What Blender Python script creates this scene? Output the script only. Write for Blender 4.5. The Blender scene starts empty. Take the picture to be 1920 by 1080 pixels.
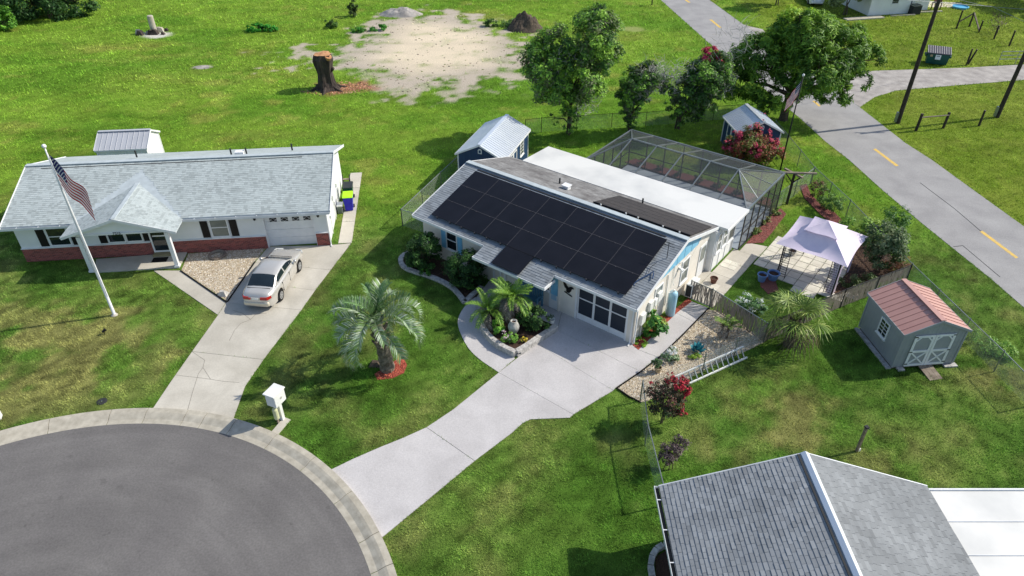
import bpy, math, random
import numpy as np
from mathutils import Vector, Matrix, Euler
R = math.radians
rng = np.random.default_rng(7)
random.seed(7)
S = bpy.context.scene
COL = S.collection

# ------------------------------------------------------------------ camera, sky, sun, exposure
CAM_H = 21.7
cd = bpy.data.cameras.new("camera")
cam = bpy.data.objects.new("camera", cd)
COL.objects.link(cam)
cd.sensor_width = 36.0
cd.lens = 36.0 * 1320 / 1920
cd.clip_start = 0.1
cd.clip_end = 3000
cam.location = (0, 0, CAM_H)
cam.rotation_euler = (R(90 - 35.8), 0, 0)
S.camera = cam

SUN_AZ, SUN_EL = 14.7, 39.5          # azimuth from +X towards +Y
sd = Vector((math.cos(R(SUN_AZ)) * math.cos(R(SUN_EL)), math.sin(R(SUN_AZ)) * math.cos(R(SUN_EL)), math.sin(R(SUN_EL))))
W = bpy.data.worlds.new("World")
S.world = W
W.use_nodes = True
wn = W.node_tree.nodes
wn.clear()
sky = wn.new("ShaderNodeTexSky")
sky.sky_type = 'NISHITA'
sky.sun_disc = False
sky.sun_elevation = R(SUN_EL)
sky.sun_rotation = R(90 - SUN_AZ)
bg = wn.new("ShaderNodeBackground")
bg.inputs['Strength'].default_value = 0.14
wo = wn.new("ShaderNodeOutputWorld")
W.node_tree.links.new(sky.outputs[0], bg.inputs[0])
W.node_tree.links.new(bg.outputs[0], wo.inputs[0])
sl = bpy.data.lights.new("sun", 'SUN')
sl.energy = 4.2
sl.angle = R(0.5)
sl.color = (1.0, 0.945, 0.83)
sun = bpy.data.objects.new("sun", sl)
COL.objects.link(sun)
sun.rotation_euler = (-sd).to_track_quat('-Z', 'Y').to_euler()
sun.location = sd * 100
S.view_settings.view_transform = 'Standard'
S.view_settings.look = 'None'
S.view_settings.exposure = 0.28
S.view_settings.gamma = 1.0
S.view_settings.use_curve_mapping = False
S.render.engine = 'CYCLES'
S.cycles.max_bounces = 6
S.cycles.transparent_max_bounces = 24

# ------------------------------------------------------------------ helpers
def lin(c):
    c = c / 255.0
    return c / 12.92 if c <= 0.04045 else ((c + 0.055) / 1.055) ** 2.4
def C(r, g, b):
    return (lin(r), lin(g), lin(b))

MATS = {}
def mat(name, col, rough=.75, col2=None, scale=2.0, detail=6.0, bump=0.0, bscale=30.0, metal=0.0, spec=0.3,
        attr=False, rv=0.0, distort=0.0, alpha=None, trans=0.0, stretch=None, contrast=(0.3, 0.7), fine=0.0, fscale=60.0, coat=0.0, specks=0.0, polar=None):
    m = bpy.data.materials.new(name)
    MATS[name] = m
    m.use_nodes = True
    nt = m.node_tree
    N, L = nt.nodes, nt.links
    b = N["Principled BSDF"]
    b.inputs['Roughness'].default_value = rough
    b.inputs['Metallic'].default_value = metal
    b.inputs['Specular IOR Level'].default_value = spec
    if coat: b.inputs['Coat Weight'].default_value = coat
    geo = N.new("ShaderNodeNewGeometry")
    vec = geo.outputs['Position']
    if stretch:
        mp = N.new("ShaderNodeMapping")
        mp.inputs['Scale'].default_value = stretch
        L.new(vec, mp.inputs['Vector'])
        vec = mp.outputs[0]
    cur = None
    if col2 is None and scale:
        col2 = tuple(x * .82 for x in col)
    n = N.new("ShaderNodeTexNoise")
    n.inputs['Scale'].default_value = scale
    n.inputs['Detail'].default_value = detail
    n.inputs['Distortion'].default_value = distort
    L.new(vec, n.inputs['Vector'])
    rp = N.new("ShaderNodeMapRange")
    rp.inputs[1].default_value, rp.inputs[2].default_value = contrast
    L.new(n.outputs[0], rp.inputs[0])
    mx = N.new("ShaderNodeMix")
    mx.data_type = 'RGBA'
    mx.inputs[6].default_value = (*col, 1)
    mx.inputs[7].default_value = (*col2, 1)
    L.new(rp.outputs[0], mx.inputs[0])
    cur = mx.outputs[2]
    def mul(cur, valsock):
        v = N.new("ShaderNodeVectorMath")
        v.operation = 'MULTIPLY'
        L.new(cur, v.inputs[0])
        L.new(valsock, v.inputs[1])
        return v.outputs[0]
    if fine:
        n2 = N.new("ShaderNodeTexNoise")
        n2.inputs['Scale'].default_value = fscale
        n2.inputs['Detail'].default_value = 3
        L.new(vec, n2.inputs['Vector'])
        r2 = N.new("ShaderNodeMapRange")
        r2.inputs[1].default_value, r2.inputs[2].default_value = .25, .75
        r2.inputs[3].default_value, r2.inputs[4].default_value = 1 - fine, 1 + fine
        L.new(n2.outputs[0], r2.inputs[0])
        cur = mul(cur, r2.outputs[0])
    if polar:        # sweeping marks left by tyres and sealer round the turning circle
        sx = N.new("ShaderNodeSeparateXYZ")
        sb = N.new("ShaderNodeVectorMath"); sb.operation = 'SUBTRACT'
        sb.inputs[1].default_value = (*polar, 0)
        L.new(vec, sb.inputs[0]); L.new(sb.outputs[0], sx.inputs[0])
        at2 = N.new("ShaderNodeMath"); at2.operation = 'ARCTAN2'
        L.new(sx.outputs['Y'], at2.inputs[0]); L.new(sx.outputs['X'], at2.inputs[1])
        ln = N.new("ShaderNodeVectorMath"); ln.operation = 'LENGTH'
        L.new(sb.outputs[0], ln.inputs[0])
        cb = N.new("ShaderNodeCombineXYZ")
        L.new(ln.outputs['Value'], cb.inputs[0]); L.new(at2.outputs[0], cb.inputs[1])
        n5 = N.new("ShaderNodeTexNoise")
        n5.inputs['Scale'].default_value = 1.6
        n5.inputs['Detail'].default_value = 6
        L.new(cb.outputs[0], n5.inputs['Vector'])
        r5 = N.new("ShaderNodeMapRange")
        r5.inputs[1].default_value, r5.inputs[2].default_value = .3, .72
        r5.inputs[3].default_value, r5.inputs[4].default_value = .90, 1.11
        L.new(n5.outputs[0], r5.inputs[0])
        cur = mul(cur, r5.outputs[0])
    if specks:
        n4 = N.new("ShaderNodeTexNoise")
        n4.inputs['Scale'].default_value = 2.6
        n4.inputs['Detail'].default_value = 2
        L.new(vec, n4.inputs['Vector'])
        r4 = N.new("ShaderNodeMapRange")
        r4.inputs[1].default_value, r4.inputs[2].default_value = .66, .74
        r4.inputs[3].default_value, r4.inputs[4].default_value = 1, 1 - specks
        L.new(n4.outputs[0], r4.inputs[0])
        cur = mul(cur, r4.outputs[0])
    if rv:
        oi = N.new("ShaderNodeObjectInfo")
        r3 = N.new("ShaderNodeMapRange")
        r3.inputs[3].default_value, r3.inputs[4].default_value = 1 - rv, 1 + rv
        L.new(oi.outputs['Random'], r3.inputs[0])
        cur = mul(cur, r3.outputs[0])
    if attr:
        at = N.new("ShaderNodeAttribute")
        at.attribute_name = "Col"
        cur = mul(cur, at.outputs['Color'])
    L.new(cur, b.inputs['Base Color'])
    if bump:
        bn = N.new("ShaderNodeTexNoise")
        bn.inputs['Scale'].default_value = bscale
        bn.inputs['Detail'].default_value = 4
        L.new(vec, bn.inputs['Vector'])
        bu = N.new("ShaderNodeBump")
        bu.inputs['Strength'].default_value = 1.0
        bu.inputs['Distance'].default_value = bump
        L.new(bn.outputs[0], bu.inputs['Height'])
        L.new(bu.outputs[0], b.inputs['Normal'])
    out = N["Material Output"]
    if trans:
        tr = N.new("ShaderNodeBsdfTranslucent")
        L.new(cur, tr.inputs[0])
        ms = N.new("ShaderNodeMixShader")
        ms.inputs[0].default_value = trans
        L.new(b.outputs[0], ms.inputs[1])
        L.new(tr.outputs[0], ms.inputs[2])
        L.new(ms.outputs[0], out.inputs[0])
    if alpha is not None:
        b.inputs['Alpha'].default_value = alpha
    return m

def mesh_obj(name, verts, faces, m=None, parent=None, cols=None, smooth=False, loc=None):
    me = bpy.data.meshes.new(name)
    me.from_pydata(verts, [], faces)
    if cols is not None:
        ca = me.color_attributes.new("Col", 'FLOAT_COLOR', 'CORNER')
        out = []
        for f, c in zip(faces, cols):
            out += [c[0], c[1], c[2], 1.0] * len(f)
        ca.data.foreach_set("color", out)
    if smooth:
        me.shade_smooth()
    o = bpy.data.objects.new(name, me)
    COL.objects.link(o)
    if m: me.materials.append(MATS[m])
    if parent: o.parent = parent
    if loc: o.location = loc
    return o

def np_mesh(name, V, nper, m, parent=None, vc=None):
    """V: (n*nper,3) vertices forming n independent polygons of nper corners."""
    V = np.asarray(V, dtype=np.float32)
    n = len(V) // nper
    me = bpy.data.meshes.new(name)
    me.vertices.add(len(V))
    me.vertices.foreach_set("co", V.ravel())
    me.loops.add(len(V))
    me.loops.foreach_set("vertex_index", np.arange(len(V), dtype=np.int32))
    me.polygons.add(n)
    me.polygons.foreach_set("loop_start", np.arange(0, len(V), nper, dtype=np.int32))
    me.polygons.foreach_set("loop_total", np.full(n, nper, dtype=np.int32))
    if vc is not None:
        ca = me.color_attributes.new("Col", 'FLOAT_COLOR', 'POINT')
        ca.data.foreach_set("color", np.c_[vc, np.ones(len(vc))].astype(np.float32).ravel())
    me.update(calc_edges=True)
    o = bpy.data.objects.new(name, me)
    COL.objects.link(o)
    me.materials.append(MATS[m])
    if parent: o.parent = parent
    return o

class MB:
    def __init__(s):
        s.v, s.f, s.c = [], [], []
    def add(s, vs, fs, c=None):
        k = len(s.v)
        s.v += [tuple(p) for p in vs]
        for f in fs:
            s.f.append(tuple(i + k for i in f))
            s.c.append(c or (1, 1, 1))
        return s
    def box(s, x0, x1, y0, y1, z0, z1, c=None):
        return s.add([(x0, y0, z0), (x1, y0, z0), (x1, y1, z0), (x0, y1, z0), (x0, y0, z1), (x1, y0, z1), (x1, y1, z1), (x0, y1, z1)],
              [(0, 3, 2, 1), (4, 5, 6, 7), (0, 1, 5, 4), (1, 2, 6, 5), (2, 3, 7, 6), (3, 0, 4, 7)], c)
    def bar(s, p, q, w, h=None, up=(0, 0, 1), c=None):
        p, q = Vector(p), Vector(q)
        h = h or w
        d = (q - p).normalized()
        u = Vector(up)
        if abs(d.dot(u)) > .97: u = Vector((0, 1, 0))
        a = d.cross(u).normalized()
        b = a.cross(d).normalized()
        vs = []
        for e in (p, q):
            for i, j in ((-1, -1), (1, -1), (1, 1), (-1, 1)):
                vs.append(e + a * (i * w / 2) + b * (j * h / 2))
        return s.add(vs, [(0, 1, 2, 3), (7, 6, 5, 4), (0, 4, 5, 1), (1, 5, 6, 2), (2, 6, 7, 3), (3, 7, 4, 0)], c)
    def tube(s, pts, rad, n=8, cap=True, c=None):
        pts = [Vector(p) for p in pts]
        if not hasattr(rad, '__len__'): rad = [rad] * len(pts)
        vs = []
        for i, p in enumerate(pts):
            d = (pts[min(i + 1, len(pts) - 1)] - pts[max(i - 1, 0)]).normalized()
            u = Vector((0, 0, 1)) if abs(d.z) < .9 else Vector((1, 0, 0))
            a = d.cross(u).normalized()
            b = d.cross(a).normalized()
            for k in range(n):
                t = 2 * math.pi * k / n
                vs.append(p + (a * math.cos(t) + b * math.sin(t)) * rad[i])
        fs = []
        for i in range(len(pts) - 1):
            for k in range(n):
                fs.append((i * n + k, i * n + (k + 1) % n, (i + 1) * n + (k + 1) % n, (i + 1) * n + k))
        if cap:
            fs.append(tuple(range(n - 1, -1, -1)))
            fs.append(tuple((len(pts) - 1) * n + k for k in range(n)))
        return s.add(vs, fs, c)
    def lathe(s, prof, n=16, cx=0, cy=0, c=None):
        vs = []
        for r, z in prof:
            for k in range(n):
                t = 2 * math.pi * k / n
                vs.append((cx + r * math.cos(t), cy + r * math.sin(t), z))
        fs = []
        for i in range(len(prof) - 1):
            for k in range(n):
                fs.append((i * n + k, i * n + (k + 1) % n, (i + 1) * n + (k + 1) % n, (i + 1) * n + k))
        fs.append(tuple(range(n - 1, -1, -1)))
        fs.append(tuple((len(prof) - 1) * n + k for k in range(n)))
        return s.add(vs, fs, c)
    def prism(s, poly, z0, z1, c=None):
        poly = list(poly)
        a = sum(poly[i][0] * poly[(i + 1) % len(poly)][1] - poly[(i + 1) % len(poly)][0] * poly[i][1] for i in range(len(poly)))
        if a < 0: poly = poly[::-1]
        n = len(poly)
        vs = [(x, y, z0) for x, y in poly] + [(x, y, z1) for x, y in poly]
        fs = [tuple(range(n - 1, -1, -1)), tuple(range(n, 2 * n))]
        fs += [(i, (i + 1) % n, n + (i + 1) % n, n + i) for i in range(n)]
        return s.add(vs, fs, c)
    def extr(s, poly, d, c=None):
        """3D polygon extruded by vector d"""
        n = len(poly)
        vs = [Vector(p) for p in poly] + [Vector(p) + Vector(d) for p in poly]
        fs = [tuple(range(n - 1, -1, -1)), tuple(range(n, 2 * n))]
        fs += [(i, (i + 1) % n, n + (i + 1) % n, n + i) for i in range(n)]
        return s.add(vs, fs, c)
    def build(s, name, m, parent=None, smooth=False, cols=False, kind=None, loc=None, label=None):
        o = mesh_obj(name, s.v, s.f, m, parent, s.c if cols else None, smooth, loc)
        import bmesh
        bm = bmesh.new()
        bm.from_mesh(o.data)
        bmesh.ops.recalc_face_normals(bm, faces=bm.faces)
        bm.to_mesh(o.data)
        bm.free()
        if kind: o['kind'] = kind
        if label: o['label'] = label
        return o

def tag(o, label, cat, group=None):
    o['label'] = label
    o['category'] = cat
    if group: o['group'] = group
    return o
def thing(name, label, cat, loc=(0, 0, 0), rz=0.0, group=None):
    o = bpy.data.objects.new(name, None)
    COL.objects.link(o)
    o.empty_display_size = .2
    o.location = (loc[0], loc[1], loc[2] if len(loc) > 2 else 0)
    o.rotation_euler = (0, 0, R(rz))
    return tag(o, label, cat, group)
def struct(name, parent=None):
    o = bpy.data.objects.new(name, None)
    COL.objects.link(o)
    o['kind'] = 'structure'
    if parent: o.parent = parent
    return o
def dup(o, parent=None):
    c = o.copy()
    COL.objects.link(c)
    c.parent = parent
    for ch in list(o.children): dup(ch, c)
    return c
def bevel(o, w=.02, seg=2):
    md = o.modifiers.new("bevel", 'BEVEL')
    md.width = w
    md.segments = seg
    md.limit_method = 'ANGLE'
    return o
def shrink(poly, d):
    cx = sum(p[0] for p in poly) / len(poly)
    cy = sum(p[1] for p in poly) / len(poly)
    out = []
    for x, y in poly:
        l = math.hypot(x - cx, y - cy)
        out.append((x - (x - cx) / l * d, y - (y - cy) / l * d))
    return out

# smooth value noise for large scale ground colour
def vnoise(x, y, scale, seed):
    r = np.random.default_rng(seed)
    g = r.random((257, 257))
    X, Y = x / scale + 400.37, y / scale + 400.71
    xi, yi = np.floor(X).astype(int), np.floor(Y).astype(int)
    fx, fy = X - xi, Y - yi
    fx, fy = fx * fx * (3 - 2 * fx), fy * fy * (3 - 2 * fy)
    a, b = g[xi % 256, yi % 256], g[(xi + 1) % 256, yi % 256]
    c, d = g[xi % 256, (yi + 1) % 256], g[(xi + 1) % 256, (yi + 1) % 256]
    return (a * (1 - fx) + b * fx) * (1 - fy) + (c * (1 - fx) + d * fx) * fy
def fbm(x, y, scale, seed, o=4):
    t, a, s = 0, .5, 0
    for i in range(o):
        t = t + a * vnoise(x, y, scale / 2 ** i, seed + i)
        s += a
        a *= .55
    return t / s
def sdist(x, y, poly):
    """signed distance to polygon, positive inside"""
    x, y = np.asarray(x, float), np.asarray(y, float)
    ins = np.zeros(x.shape, bool)
    dm = np.full(x.shape, 1e9)
    n = len(poly)
    for i in range(n):
        (x1, y1), (x2, y2) = poly[i], poly[(i + 1) % n]
        dx, dy = x2 - x1, y2 - y1
        t = np.clip(((x - x1) * dx + (y - y1) * dy) / (dx * dx + dy * dy + 1e-12), 0, 1)
        dm = np.minimum(dm, np.hypot(x - x1 - t * dx, y - y1 - t * dy))
        if dy != 0:
            cr = ((y1 > y) != (y2 > y)) & (x < dx * (y - y1) / dy + x1)
            ins ^= cr
    return np.where(ins, dm, -dm)
def sstep(a, b, x):
    t = np.clip((x - a) / (b - a), 0, 1)
    return t * t * (3 - 2 * t)
def frame(O, a):
    ca, sa = math.cos(R(a)), math.sin(R(a))
    return lambda u, v: (O[0] + u * ca - v * sa, O[1] + u * sa + v * ca)

# ------------------------------------------------------------------ materials
mat('lawn', (1, 1, 1), .95, col2=(.72, .72, .72), scale=9, attr=True, fine=.28, fscale=45, bump=.05, bscale=22, spec=.05)
mat('blades', (1, 1, 1), .7, col2=(.85, .85, .85), scale=1.5, attr=True, trans=.3, spec=.12)
mat('asphalt', C(113, 110, 108), .9, col2=C(102, 99, 98), polar=(-15.4, 8.75), scale=.5, detail=12, distort=.4, contrast=(.3, .7), specks=.16, fine=.16, fscale=14, bump=.004, bscale=120, spec=.2)
mat('road', C(158, 156, 155), .9, col2=C(140, 138, 138), scale=.6, detail=9, distort=.3, specks=.06, fine=.12, fscale=16, bump=.004, bscale=120, spec=.2)
mat('yellow_paint', C(226, 182, 72), .8, col2=C(186, 164, 110), scale=5, detail=8)
mat('concrete', C(197, 191, 179), .85, col2=C(172, 166, 154), scale=.6, detail=8, distort=.5, specks=.06, fine=.08, fscale=18, rv=.05, bump=.002, bscale=80)
mat('kerbstone', C(186, 179, 164), .85, col2=C(158, 151, 137), scale=3.5, fine=.1, rv=.05, bump=.004, bscale=50)
mat('pebblecoat', C(193, 189, 188), .85, col2=C(174, 170, 169), scale=.55, detail=8, distort=.4, specks=.05, fine=.13, fscale=22, rv=.03, bump=.003, bscale=90)
mat('joint', C(120, 116, 108), .9)
mat('crack', C(128, 122, 112), .95)
mat('gravel', C(205, 192, 170), .9, col2=C(150, 135, 112), scale=22, detail=3, fine=.25, fscale=60, bump=.03, bscale=28)
mat('stone_bit', C(222, 208, 184), .85, col2=C(170, 152, 126), scale=9, attr=True)
mat('dirt_road', C(176, 170, 164), .95, col2=C(138, 132, 128), scale=1.1, detail=8, fine=.15, bump=.02, bscale=15)
mat('red_mulch', C(180, 90, 72), .95, col2=C(124, 62, 52), scale=30, attr=False, fine=.3, bump=.03, bscale=40)
mat('brown_mulch', C(140, 88, 80), .95, col2=C(96, 62, 55), scale=26, fine=.3, bump=.03, bscale=40)
mat('dark_soil', C(82, 62, 50), .95, col2=C(52, 38, 32), scale=20, fine=.3, bump=.03, bscale=35)
mat('sand', C(224, 212, 196), .95, col2=C(200, 188, 172), scale=1.2, fine=.1, bump=.02, bscale=10)
mat('white_wall', C(228, 229, 228), .7, col2=C(218, 219, 218), scale=1.2, fine=.015)
mat('cream_wall', C(226, 219, 208), .8, col2=C(214, 207, 196), scale=1.5, fine=.02, bump=.002, bscale=60)
mat('trim_white', C(228, 228, 228), .5, col2=C(216, 217, 218), scale=3)
mat('blue_paint', C(132, 190, 218), .6, col2=C(120, 178, 208), scale=2)
mat('teal_bench', C(88, 134, 158), .6, col2=C(76, 120, 145), scale=5)
mat('black_paint', C(24, 23, 26), .5)
mat('shutter_black', C(30, 26, 28), .5)
mat('glass', C(34, 44, 50), .06, col2=C(26, 34, 40), scale=.9, spec=.7)
mat('pane_pale', C(120, 128, 122), .12, col2=C(96, 104, 100), scale=1.2, spec=.6)
mat('shingle_pale', C(176, 184, 184), .95, col2=C(164, 172, 172), scale=.5, attr=True, fine=.08, fscale=60, spec=.1)
mat('shingle_grey', C(146, 152, 158), .95, col2=C(126, 131, 136), scale=.5, attr=True, fine=.12, fscale=50, spec=.1)
mat('shingle_stained', C(150, 150, 150), .95, col2=C(112, 110, 110), scale=.9, detail=7, distort=.5, contrast=(.35, .7), attr=True, fine=.12, fscale=50, spec=.1)
mat('shingle_slate', C(146, 149, 152), .95, col2=C(130, 133, 136), scale=.6, rv=.13, attr=True, fine=.12, fscale=50, spec=.1)
mat('deck_pale', C(180, 189, 193), .95, scale=3)
mat('deck_grey', C(140, 146, 152), .95, scale=3)
mat('deck_slate', C(110, 112, 120), .95, scale=3)
mat('roof_white', C(214, 213, 209), .5, col2=C(178, 179, 178), scale=.5, detail=10, distort=.1, contrast=(.45, .85))
mat('solar', C(20, 19, 23), .3, col2=C(26, 25, 30), scale=1.5, spec=.35, rv=.12)
mat('solar_rail', C(74, 72, 76), .5)
mat('heater_mat', C(62, 56, 54), .6, col2=C(52, 47, 46), scale=3, stretch=(1, 1, 1))
mat('gutter', C(222, 224, 226), .45)
mat('gutter_dark', C(50, 52, 54), .8)
mat('blue_siding', C(42, 68, 104), .55, col2=C(36, 60, 94), scale=2)
mat('shed_grey', C(152, 156, 158), .65, col2=C(142, 146, 149), scale=1.5)
mat('metal_roof_pink', C(186, 142, 132), .5, col2=C(176, 132, 123), scale=.9, spec=.4)
mat('metal_roof_silver', C(226, 231, 236), .3, col2=C(216, 222, 230), scale=1.2, metal=.45, spec=.5)
mat('metal_roof_sage', C(178, 180, 186), .5, col2=C(166, 168, 174), scale=1)
mat('wood_grey', C(150, 138, 124), .9, col2=C(104, 92, 82), scale=3, stretch=(1, 1, 6), bump=.006, bscale=20)
mat('wood_pole', C(70, 62, 54), .9, col2=C(48, 43, 38), scale=3, bump=.006, bscale=14)
mat('palm_bark', C(134, 124, 110), .95, col2=C(84, 76, 66), scale=7, bump=.03, bscale=14)
mat('bark', C(100, 88, 76), .95, col2=C(62, 54, 46), scale=6, bump=.03, bscale=12)
mat('bark_dark', C(84, 74, 68), .95, col2=C(36, 32, 31), scale=4, stretch=(1, 1, .25), bump=.06, bscale=6)
mat('cut_wood', C(208, 162, 118), .85, col2=C(150, 100, 66), scale=3)
mat('bronze', C(70, 68, 66), .4, metal=.5)
mat('galv', C(150, 156, 156), .4, metal=.7, col2=C(128, 134, 134))
mat('pole_white', C(225, 226, 228), .35, spec=.5)
mat('chrome', C(200, 202, 205), .2, metal=.9)
mat('plastic_white', C(232, 232, 228), .4)
mat('plastic_cream', C(205, 205, 165), .5)
mat('bin_blue', C(48, 44, 190), .4)
mat('bin_green', C(20, 78, 58), .4)
mat('bin_lime', C(175, 238, 40), .4)
mat('bin_black', C(52, 56, 58), .4)
mat('dumpster_green', C(18, 82, 74), .5, col2=C(14, 66, 60))
mat('dumpster_lid', C(72, 66, 82), .6)
mat('tank_blue', C(168, 205, 220), .45, col2=C(150, 190, 208), scale=2)
mat('pot_blue', C(120, 150, 196), .3, col2=C(96, 130, 180), scale=6)
mat('pot_brown', C(104, 66, 54), .6)
mat('pot_tan', C(178, 160, 130), .7)
mat('stone_white', C(198, 194, 188), .9, col2=C(150, 146, 142), scale=8, rv=.09, fine=.15, bump=.012, bscale=25)
mat('vase', C(190, 188, 182), .7, col2=C(150, 148, 140), scale=7)
mat('fabric', C(234, 220, 234), .9, col2=C(222, 208, 226), scale=3, trans=.12)
mat('paver', C(214, 210, 196), .9, col2=C(194, 188, 176), scale=2.5, rv=.07, fine=.08)
mat('iron', C(48, 44, 48), .6)
mat('car_silver', C(200, 196, 190), .26, metal=.4, col2=C(194, 190, 184), spec=.5, coat=.6)
mat('car_white', C(232, 232, 232), .3, spec=.5, coat=.6)
mat('car_beige', C(206, 198, 180), .35, metal=.3)
mat('tyre', C(26, 26, 27), .9)
mat('rim', C(176, 178, 180), .3, metal=.6)
mat('lamp_red', C(170, 36, 34), .2, spec=.6)
mat('lamp_clear', C(220, 222, 220), .15, spec=.6)
mat('car_dark', C(20, 20, 22), .8)
mat('seat_grey', C(140, 142, 144), .8)
mat('leaf', (1, 1, 1), .55, col2=(.8, .8, .8), scale=3, attr=True, trans=.28, spec=.25)
mat('palm_leaf', (1, 1, 1), .5, col2=(.85, .85, .85), scale=4, attr=True, trans=.2, spec=.3)
mat('flower', (1, 1, 1), .7, col2=(.8, .8, .8), scale=5, attr=True, trans=.2)
mat('teal_plant', C(70, 150, 160), .6, col2=C(50, 120, 132), scale=10)
mat('flag_red', C(178, 24, 44), .85, trans=.1)
mat('flag_white', C(232, 230, 230), .85, trans=.1)
mat('flag_blue', C(40, 42, 92), .85, trans=.2)
mat('cage_floor', C(186, 196, 204), .7, col2=C(168, 178, 188), scale=1)
mat('rubber', C(22, 20, 20), .9)
mat('step_tan', C(150, 140, 108), .85)
mat('sign_white', C(225, 232, 236), .5)
mat('rug', C(160, 170, 178), .9)
mat('tarp_blue', C(90, 175, 215), .6)

def brick_mat():
    m = bpy.data.materials.new('brick_red')
    MATS['brick_red'] = m
    m.use_nodes = True
    N, L = m.node_tree.nodes, m.node_tree.links
    b = N["Principled BSDF"]
    b.inputs['Roughness'].default_value = .85
    tc = N.new("ShaderNodeTexCoord")
    mp = N.new("ShaderNodeMapping")
    mp.inputs['Rotation'].default_value = (R(90), 0, 0)
    L.new(tc.outputs['Object'], mp.inputs[0])
    t = N.new("ShaderNodeTexBrick")
    t.inputs['Color1'].default_value = (*C(164, 84, 74), 1)
    t.inputs['Color2'].default_value = (*C(106, 52, 48), 1)
    t.inputs['Mortar'].default_value = (*C(150, 128, 120), 1)
    t.inputs['Scale'].default_value = 1.0
    t.inputs['Mortar Size'].default_value = .006
    t.inputs['Brick Width'].default_value = .215
    t.inputs['Row Height'].default_value = .075
    t.inputs['Bias'].default_value = -.1
    L.new(mp.outputs[0], t.inputs[0])
    L.new(t.outputs[0], b.inputs['Base Color'])
    bu = N.new("ShaderNodeBump")
    bu.inputs['Distance'].default_value = .008
    bu.invert = True
    L.new(t.outputs['Fac'], bu.inputs['Height'])
    L.new(bu.outputs[0], b.inputs['Normal'])
brick_mat()

def mesh_mat(name, col, cover, wires=True, cell=.06, width=.16):
    """wire or insect mesh: thin threads with air between, pattern in the sheet's own object space"""
    m = bpy.data.materials.new(name)
    MATS[name] = m
    m.use_nodes = True
    N, L = m.node_tree.nodes, m.node_tree.links
    b = N["Principled BSDF"]
    b.inputs['Base Color'].default_value = (*col, 1)
    b.inputs['Roughness'].default_value = .5
    tr = N.new("ShaderNodeBsdfTransparent")
    ms = N.new("ShaderNodeMixShader")
    out = N["Material Output"]
    L.new(tr.outputs[0], ms.inputs[1])
    L.new(b.outputs[0], ms.inputs[2])
    L.new(ms.outputs[0], out.inputs[0])
    if wires:
        tc = N.new("ShaderNodeTexCoord")
        sx = N.new("ShaderNodeSeparateXYZ")
        L.new(tc.outputs['Object'], sx.inputs[0])
        fac = []
        for sg in (1, -1):
            a = N.new("ShaderNodeMath"); a.operation = 'MULTIPLY_ADD'
            L.new(sx.outputs['Z'], a.inputs[0]); a.inputs[1].default_value = sg
            L.new(sx.outputs['X'], a.inputs[2])
            f = N.new("ShaderNodeMath"); f.operation = 'DIVIDE'
            L.new(a.outputs[0], f.inputs[0]); f.inputs[1].default_value = cell
            g = N.new("ShaderNodeMath"); g.operation = 'FRACT'
            L.new(f.outputs[0], g.inputs[0])
            h = N.new("ShaderNodeMath"); h.operation = 'LESS_THAN'
            L.new(g.outputs[0], h.inputs[0]); h.inputs[1].default_value = width
            fac.append(h)
        mxn = N.new("ShaderNodeMath"); mxn.operation = 'MAXIMUM'
        L.new(fac[0].outputs[0], mxn.inputs[0]); L.new(fac[1].outputs[0], mxn.inputs[1])
        L.new(mxn.outputs[0], ms.inputs[0])
    else:
        ms.inputs[0].default_value = cover
mesh_mat('chain_link', C(165, 172, 170), .2, True, .07, .11)
mesh_mat('chain_dark', C(66, 61, 58), .5, True, .07, .36)
mesh_mat('screen', C(66, 69, 71), .46, False)
mesh_mat('door_screen', C(40, 48, 60), .86, False)

def reed_mat():
    # woven reed screen: upright stalks with thin gaps, in each panel's own space
    m = bpy.data.materials.new('chain_dark2')
    MATS['reed'] = m
    m.use_nodes = True
    N, L = m.node_tree.nodes, m.node_tree.links
    b = N["Principled BSDF"]
    b.inputs['Roughness'].default_value = .85
    tc = N.new("ShaderNodeTexCoord")
    mp = N.new("ShaderNodeMapping")
    mp.inputs['Scale'].default_value = (26, 26, 1.2)
    L.new(tc.outputs['Object'], mp.inputs[0])
    n = N.new("ShaderNodeTexNoise")
    n.inputs['Scale'].default_value = 1.0
    n.inputs['Detail'].default_value = 3
    L.new(mp.outputs[0], n.inputs[0])
    rp = N.new("ShaderNodeMapRange")
    rp.inputs[1].default_value, rp.inputs[2].default_value = .3, .7
    L.new(n.outputs[0], rp.inputs[0])
    mx = N.new("ShaderNodeMix")
    mx.data_type = 'RGBA'
    mx.inputs[6].default_value = (*C(84, 76, 70), 1)
    mx.inputs[7].default_value = (*C(150, 140, 130), 1)
    L.new(rp.outputs[0], mx.inputs[0])
    L.new(mx.outputs[2], b.inputs['Base Color'])
    tr = N.new("ShaderNodeBsdfTransparent")
    lt = N.new("ShaderNodeMath"); lt.operation = 'GREATER_THAN'
    L.new(n.outputs[0], lt.inputs[0]); lt.inputs[1].default_value = .43
    ms = N.new("ShaderNodeMixShader")
    L.new(lt.outputs[0], ms.inputs[0])
    L.new(tr.outputs[0], ms.inputs[1])
    L.new(b.outputs[0], ms.inputs[2])
    L.new(ms.outputs[0], N["Material Output"].inputs[0])
reed_mat()

# ------------------------------------------------------------------ layout (metres; camera stands over the origin)
LH = frame((-27.16, 32.16), 6.1)       # left house: u along its front, v towards its back
MH = frame((-5.42, 33.54), -37.6)      # main house
CUL = (-15.4, 8.75)
BARE = []                              # areas without grass

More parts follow.
